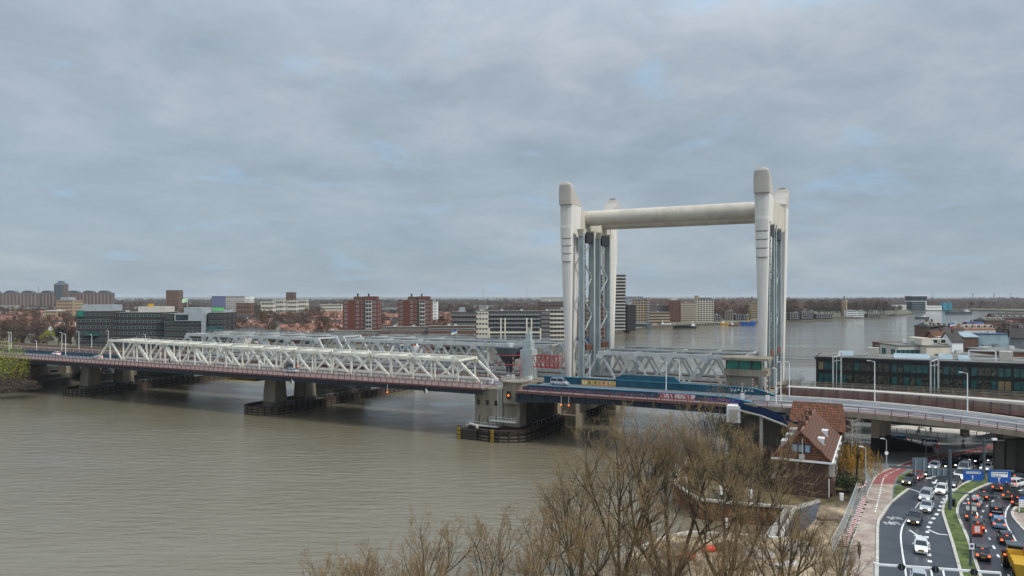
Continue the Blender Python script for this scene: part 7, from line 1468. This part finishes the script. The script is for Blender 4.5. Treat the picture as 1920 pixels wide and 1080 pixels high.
# ------------------------------------------------------------------ big bare trees in front (grown branch by branch)
def grow(seed, hgt, spread, stems, depth, budn):
    rr = random.Random(seed); big = MB(); tw = MB(); bd = MB()
    def seg(mb_, p, q, r0, r1, n):
        d = (q-p).normalized(); u = Vector((0, 0, 1)) if abs(d.z) < .9 else Vector((1, 0, 0)); a_ = d.cross(u).normalized(); c_ = d.cross(a_)
        b0_ = len(mb_.v)
        for c0, r_ in ((p, r0), (q, r1)):
            for i in range(n): t_ = 6.2832*i/n; v = c0+a_*(r_*math.cos(t_))+c_*(r_*math.sin(t_)); mb_.v.append((v.x, v.y, v.z))
        for i in range(n): j_ = (i+1) % n; mb_.f.append((b0_+i, b0_+n+i, b0_+n+j_, b0_+j_)); mb_.m.append(0)
    def branch(p, d, L, r_, lev):
        ns = 5 if lev < 2 else (4 if lev < 4 else 3); pts_ = [p]; cur = p.copy(); dd = d.copy(); wob = .10 if lev < 2 else .17
        for i in range(ns):
            dd = (dd+Vector((rr.gauss(0, wob), rr.gauss(0, wob), rr.gauss(.05, wob*.6)))).normalized(); cur = cur+dd*(L/ns); pts_.append(cur.copy())
        for i in range(ns):
            r0 = r_*(1-.62*i/ns); r1 = r_*(1-.62*(i+1)/ns); seg(big if lev < 3 else tw, pts_[i], pts_[i+1], max(r0, .010), max(r1, .007), 6 if lev == 0 else (4 if lev < 3 else 3))
        if lev >= depth:
            for i in range(budn):
                q = pts_[rr.randint(0, ns-1)].lerp(pts_[-1], rr.random()); s_ = Vector((rr.gauss(0, 1), rr.gauss(0, 1), rr.gauss(0, .5))).normalized()*.022; u = Vector((rr.gauss(0, .5), rr.gauss(0, .5), 1)).normalized()*rr.uniform(.10, .2); bd.add([q-s_, q+s_, q+u], [(0, 1, 2)])
            return
        nb = ((7, 6, 5, 5, 3) if hgt > 15 else (6, 6, 5, 4, 4))[min(lev, 4)]
        for i in range(nb):
            k = rr.uniform(.28 if lev else .3, 1.0) if i < nb-1 else 1.0; f_ = k*ns; ii = min(int(f_), ns-1); q = pts_[ii].lerp(pts_[ii+1], f_-ii)
            base = (pts_[ii+1]-pts_[ii]).normalized(); perp = base.cross(Vector((rr.gauss(0, 1), rr.gauss(0, 1), rr.gauss(0, 1)))).normalized(); an = rr.uniform(.35, .85) if i < nb-1 else .15
            nd_ = (base*math.cos(an)+perp*math.sin(an)+Vector((0, 0, .14))).normalized()
            branch(q, nd_, L*rr.uniform(.42, .62)*(1.15-.35*k), r_*(.5-.12*k), lev+1)
    for s_ in range(stems):
        a_ = 6.2832*s_/stems+rr.uniform(-.4, .4); tilt = spread*rr.uniform(.45, 1.15) if stems > 1 else .08
        branch(Vector((.4*math.cos(a_), .4*math.sin(a_), 0)), Vector((math.sin(tilt)*math.cos(a_), math.sin(tilt)*math.sin(a_), math.cos(tilt))), hgt*rr.uniform(.62, .75), .016*hgt*(1.2 if stems < 3 else .85), 0)
    t = thing('bare_tree', 'x', 'tree', WF); big.part('trunk', M['bark'], t); c_ = tw.part('twigs', M['twig'], t); bd.part('buds', M['bud'], c_); remember(t); return t
FT = [grow(101, 19, .58, 5, 4, 2), grow(102, 19, .46, 4, 4, 2), grow(103, 12.5, .42, 4, 4, 2)]
FTU = [0]*3
def front_tree(px, Y, k, s_, rz, label, z=G0-.2):
    o = FT[k] if FTU[k] == 0 else copy_tree(FT[k]); FTU[k] += 1; o.location = ((px-960)/F*Y, Y, z); o.rotation_euler = (0, 0, rz); o.scale = (s_,)*3; o['label'] = label; o['group'] = 'bare trees in the foreground'
front_tree(1255, 82, 0, 1.0, 0.3, 'largest bare tree in the middle of the foreground'); front_tree(1165, 84, 1, .88, 1.2, 'tall bare tree left of the largest one'); front_tree(1365, 78, 1, .88, 3.0, 'bare tree leaning over the inlet, right of the largest one')
front_tree(1085, 80, 0, .66, 2.2, 'medium bare tree between the tallest group and the left saplings'); front_tree(1470, 74, 0, .62, 4.4, 'low spreading bare tree in front of the brick house')
front_tree(1545, 70, 0, .50, 5.2, 'small spreading bare tree beside the cycle path at the bottom')
for i, (px, Y, k, s_, rz) in enumerate(((775, 66, 2, 1.02, .2), (950, 67, 2, 1.0, 1.7), (665, 63, 2, .86, 2.9), (600, 61, 2, .72, 4.1), (870, 64, 2, .84, 5.0), (1020, 70, 2, .95, .9), (715, 62, 2, .88, 2.2), (1130, 72, 2, 1.0, 3.3), (1320, 70, 2, .95, 5.6), (1220, 72, 2, .9, 1.1), (1400, 68, 2, .8, 2.6))):
    front_tree(px, Y, k, s_*.87, rz, 'bare sapling at the bottom edge, %s from the left' % ('fourth', 'sixth', 'second', 'first', 'fifth', 'seventh', 'third', 'eighth', 'tenth', 'ninth', 'eleventh')[i])
# small birds over the river
for i, (px, py, Y) in enumerate(((1299.5, 545.5, 300), (1198, 550, 320), (1346, 534.5, 340))):
    t = thing('bird', 'small dark bird in flight between the lift towers, %s' % ('middle', 'lowest left', 'upper right')[i], 'bird', Fr((px-960)/F*Y, Y, .5)); t.location.z = zat(py, Y)
    b = MB(); b.add([(-.12, .25, 0), (-.12, -.25, 0), (.12, 0, .03), (-.7, 0, .25), (.7, 0, .35), (0, .1, -.06), (0, -.35, .02)], [(3, 0, 5), (3, 5, 1), (4, 5, 0), (4, 1, 5), (0, 2, 5), (1, 5, 2), (5, 6, 1), (3, 1, 0), (4, 0, 1)]); b.part('body', M['black_steel'], t)

rr = random.Random(91)
for i, (px, py, m_, k) in enumerate(((1330, 1035, 'orange_red', 0), (1290, 1050, 'orange_red', 0), (1370, 1030, 'crown_c', 1), (1420, 1040, 'gravel', 1), (1500, 1030, 'gravel', 1), (1245, 1045, 'timber_rail', 2), (1400, 1062, 'timber_rail', 2), (1530, 1010, 'dirt', 1), (1478, 1062, 'kerb', 2), (1555, 975, 'timber_rail', 2))):
    x, y = P(px, py, G0); lab = ('orange netting roll on the sandy yard, right one', 'orange netting roll on the sandy yard, left one', 'brown soil heap in the middle of the yard', 'grey rubble heap left of the dark slope', 'grey rubble heap right of the middle of the yard', 'stack of planks near the inlet rim', 'stack of planks in front of the soil heap', 'sand heap beside the site fence', 'pale stack of slabs at the bottom of the yard', 'stack of planks near the brick house fence')[i]
    t = thing(('netting_roll', 'heap', 'plank_stack')[k], lab, ('netting', 'heap', 'planks')[k], Fr(x, y, rr.uniform(0, 3))); t.location.z = G0; b = MB()
    if k == 0: b.cyl((-.9, 0, .4), (.9, 0, .4), .4, 12); b.cyl((-.7, .7, .3), (.9, .6, .3), .3, 10)
    elif k == 1:
        rg = []
        for z, r_ in ((-.05, 2.2), (.35, 1.7), (.8, 1.0), (1.1, .35)): rg.append([(r_*math.cos(a_)*rr.uniform(.8, 1.2), r_*math.sin(a_)*rr.uniform(.7, 1.1), z) for a_ in [6.2832*j/14 for j in range(14)]])
        b.loft(rg)
    else:
        for j in range(4):
            for q in range(3): b.box(-1.5+rr.uniform(-.15, .15), 1.5+rr.uniform(-.15, .15), j*.32-.5, j*.32-.24, q*.12, q*.12+.1)
    b.part(('roll', 'mound', 'planks')[k], M[m_], t)
# ------------------------------------------------------------------ haze
hm = bpy.data.materials.new('haze'); hm.use_nodes = True; nt = hm.node_tree; nt.nodes.clear(); o_ = nt.nodes.new('ShaderNodeOutputMaterial'); v_ = nt.nodes.new('ShaderNodeVolumePrincipled')
v_.inputs['Color'].default_value = (0.80, 0.88, 0.96, 1); v_.inputs['Density'].default_value = 0.00005; v_.inputs['Anisotropy'].default_value = 0.0; nt.links.new(v_.outputs[0], o_.inputs['Volume'])
b = MB(); b.box(-31000, 31000, -300, 27000, -3.5, 72); b.top('haze', hm, WF, kind='stuff')
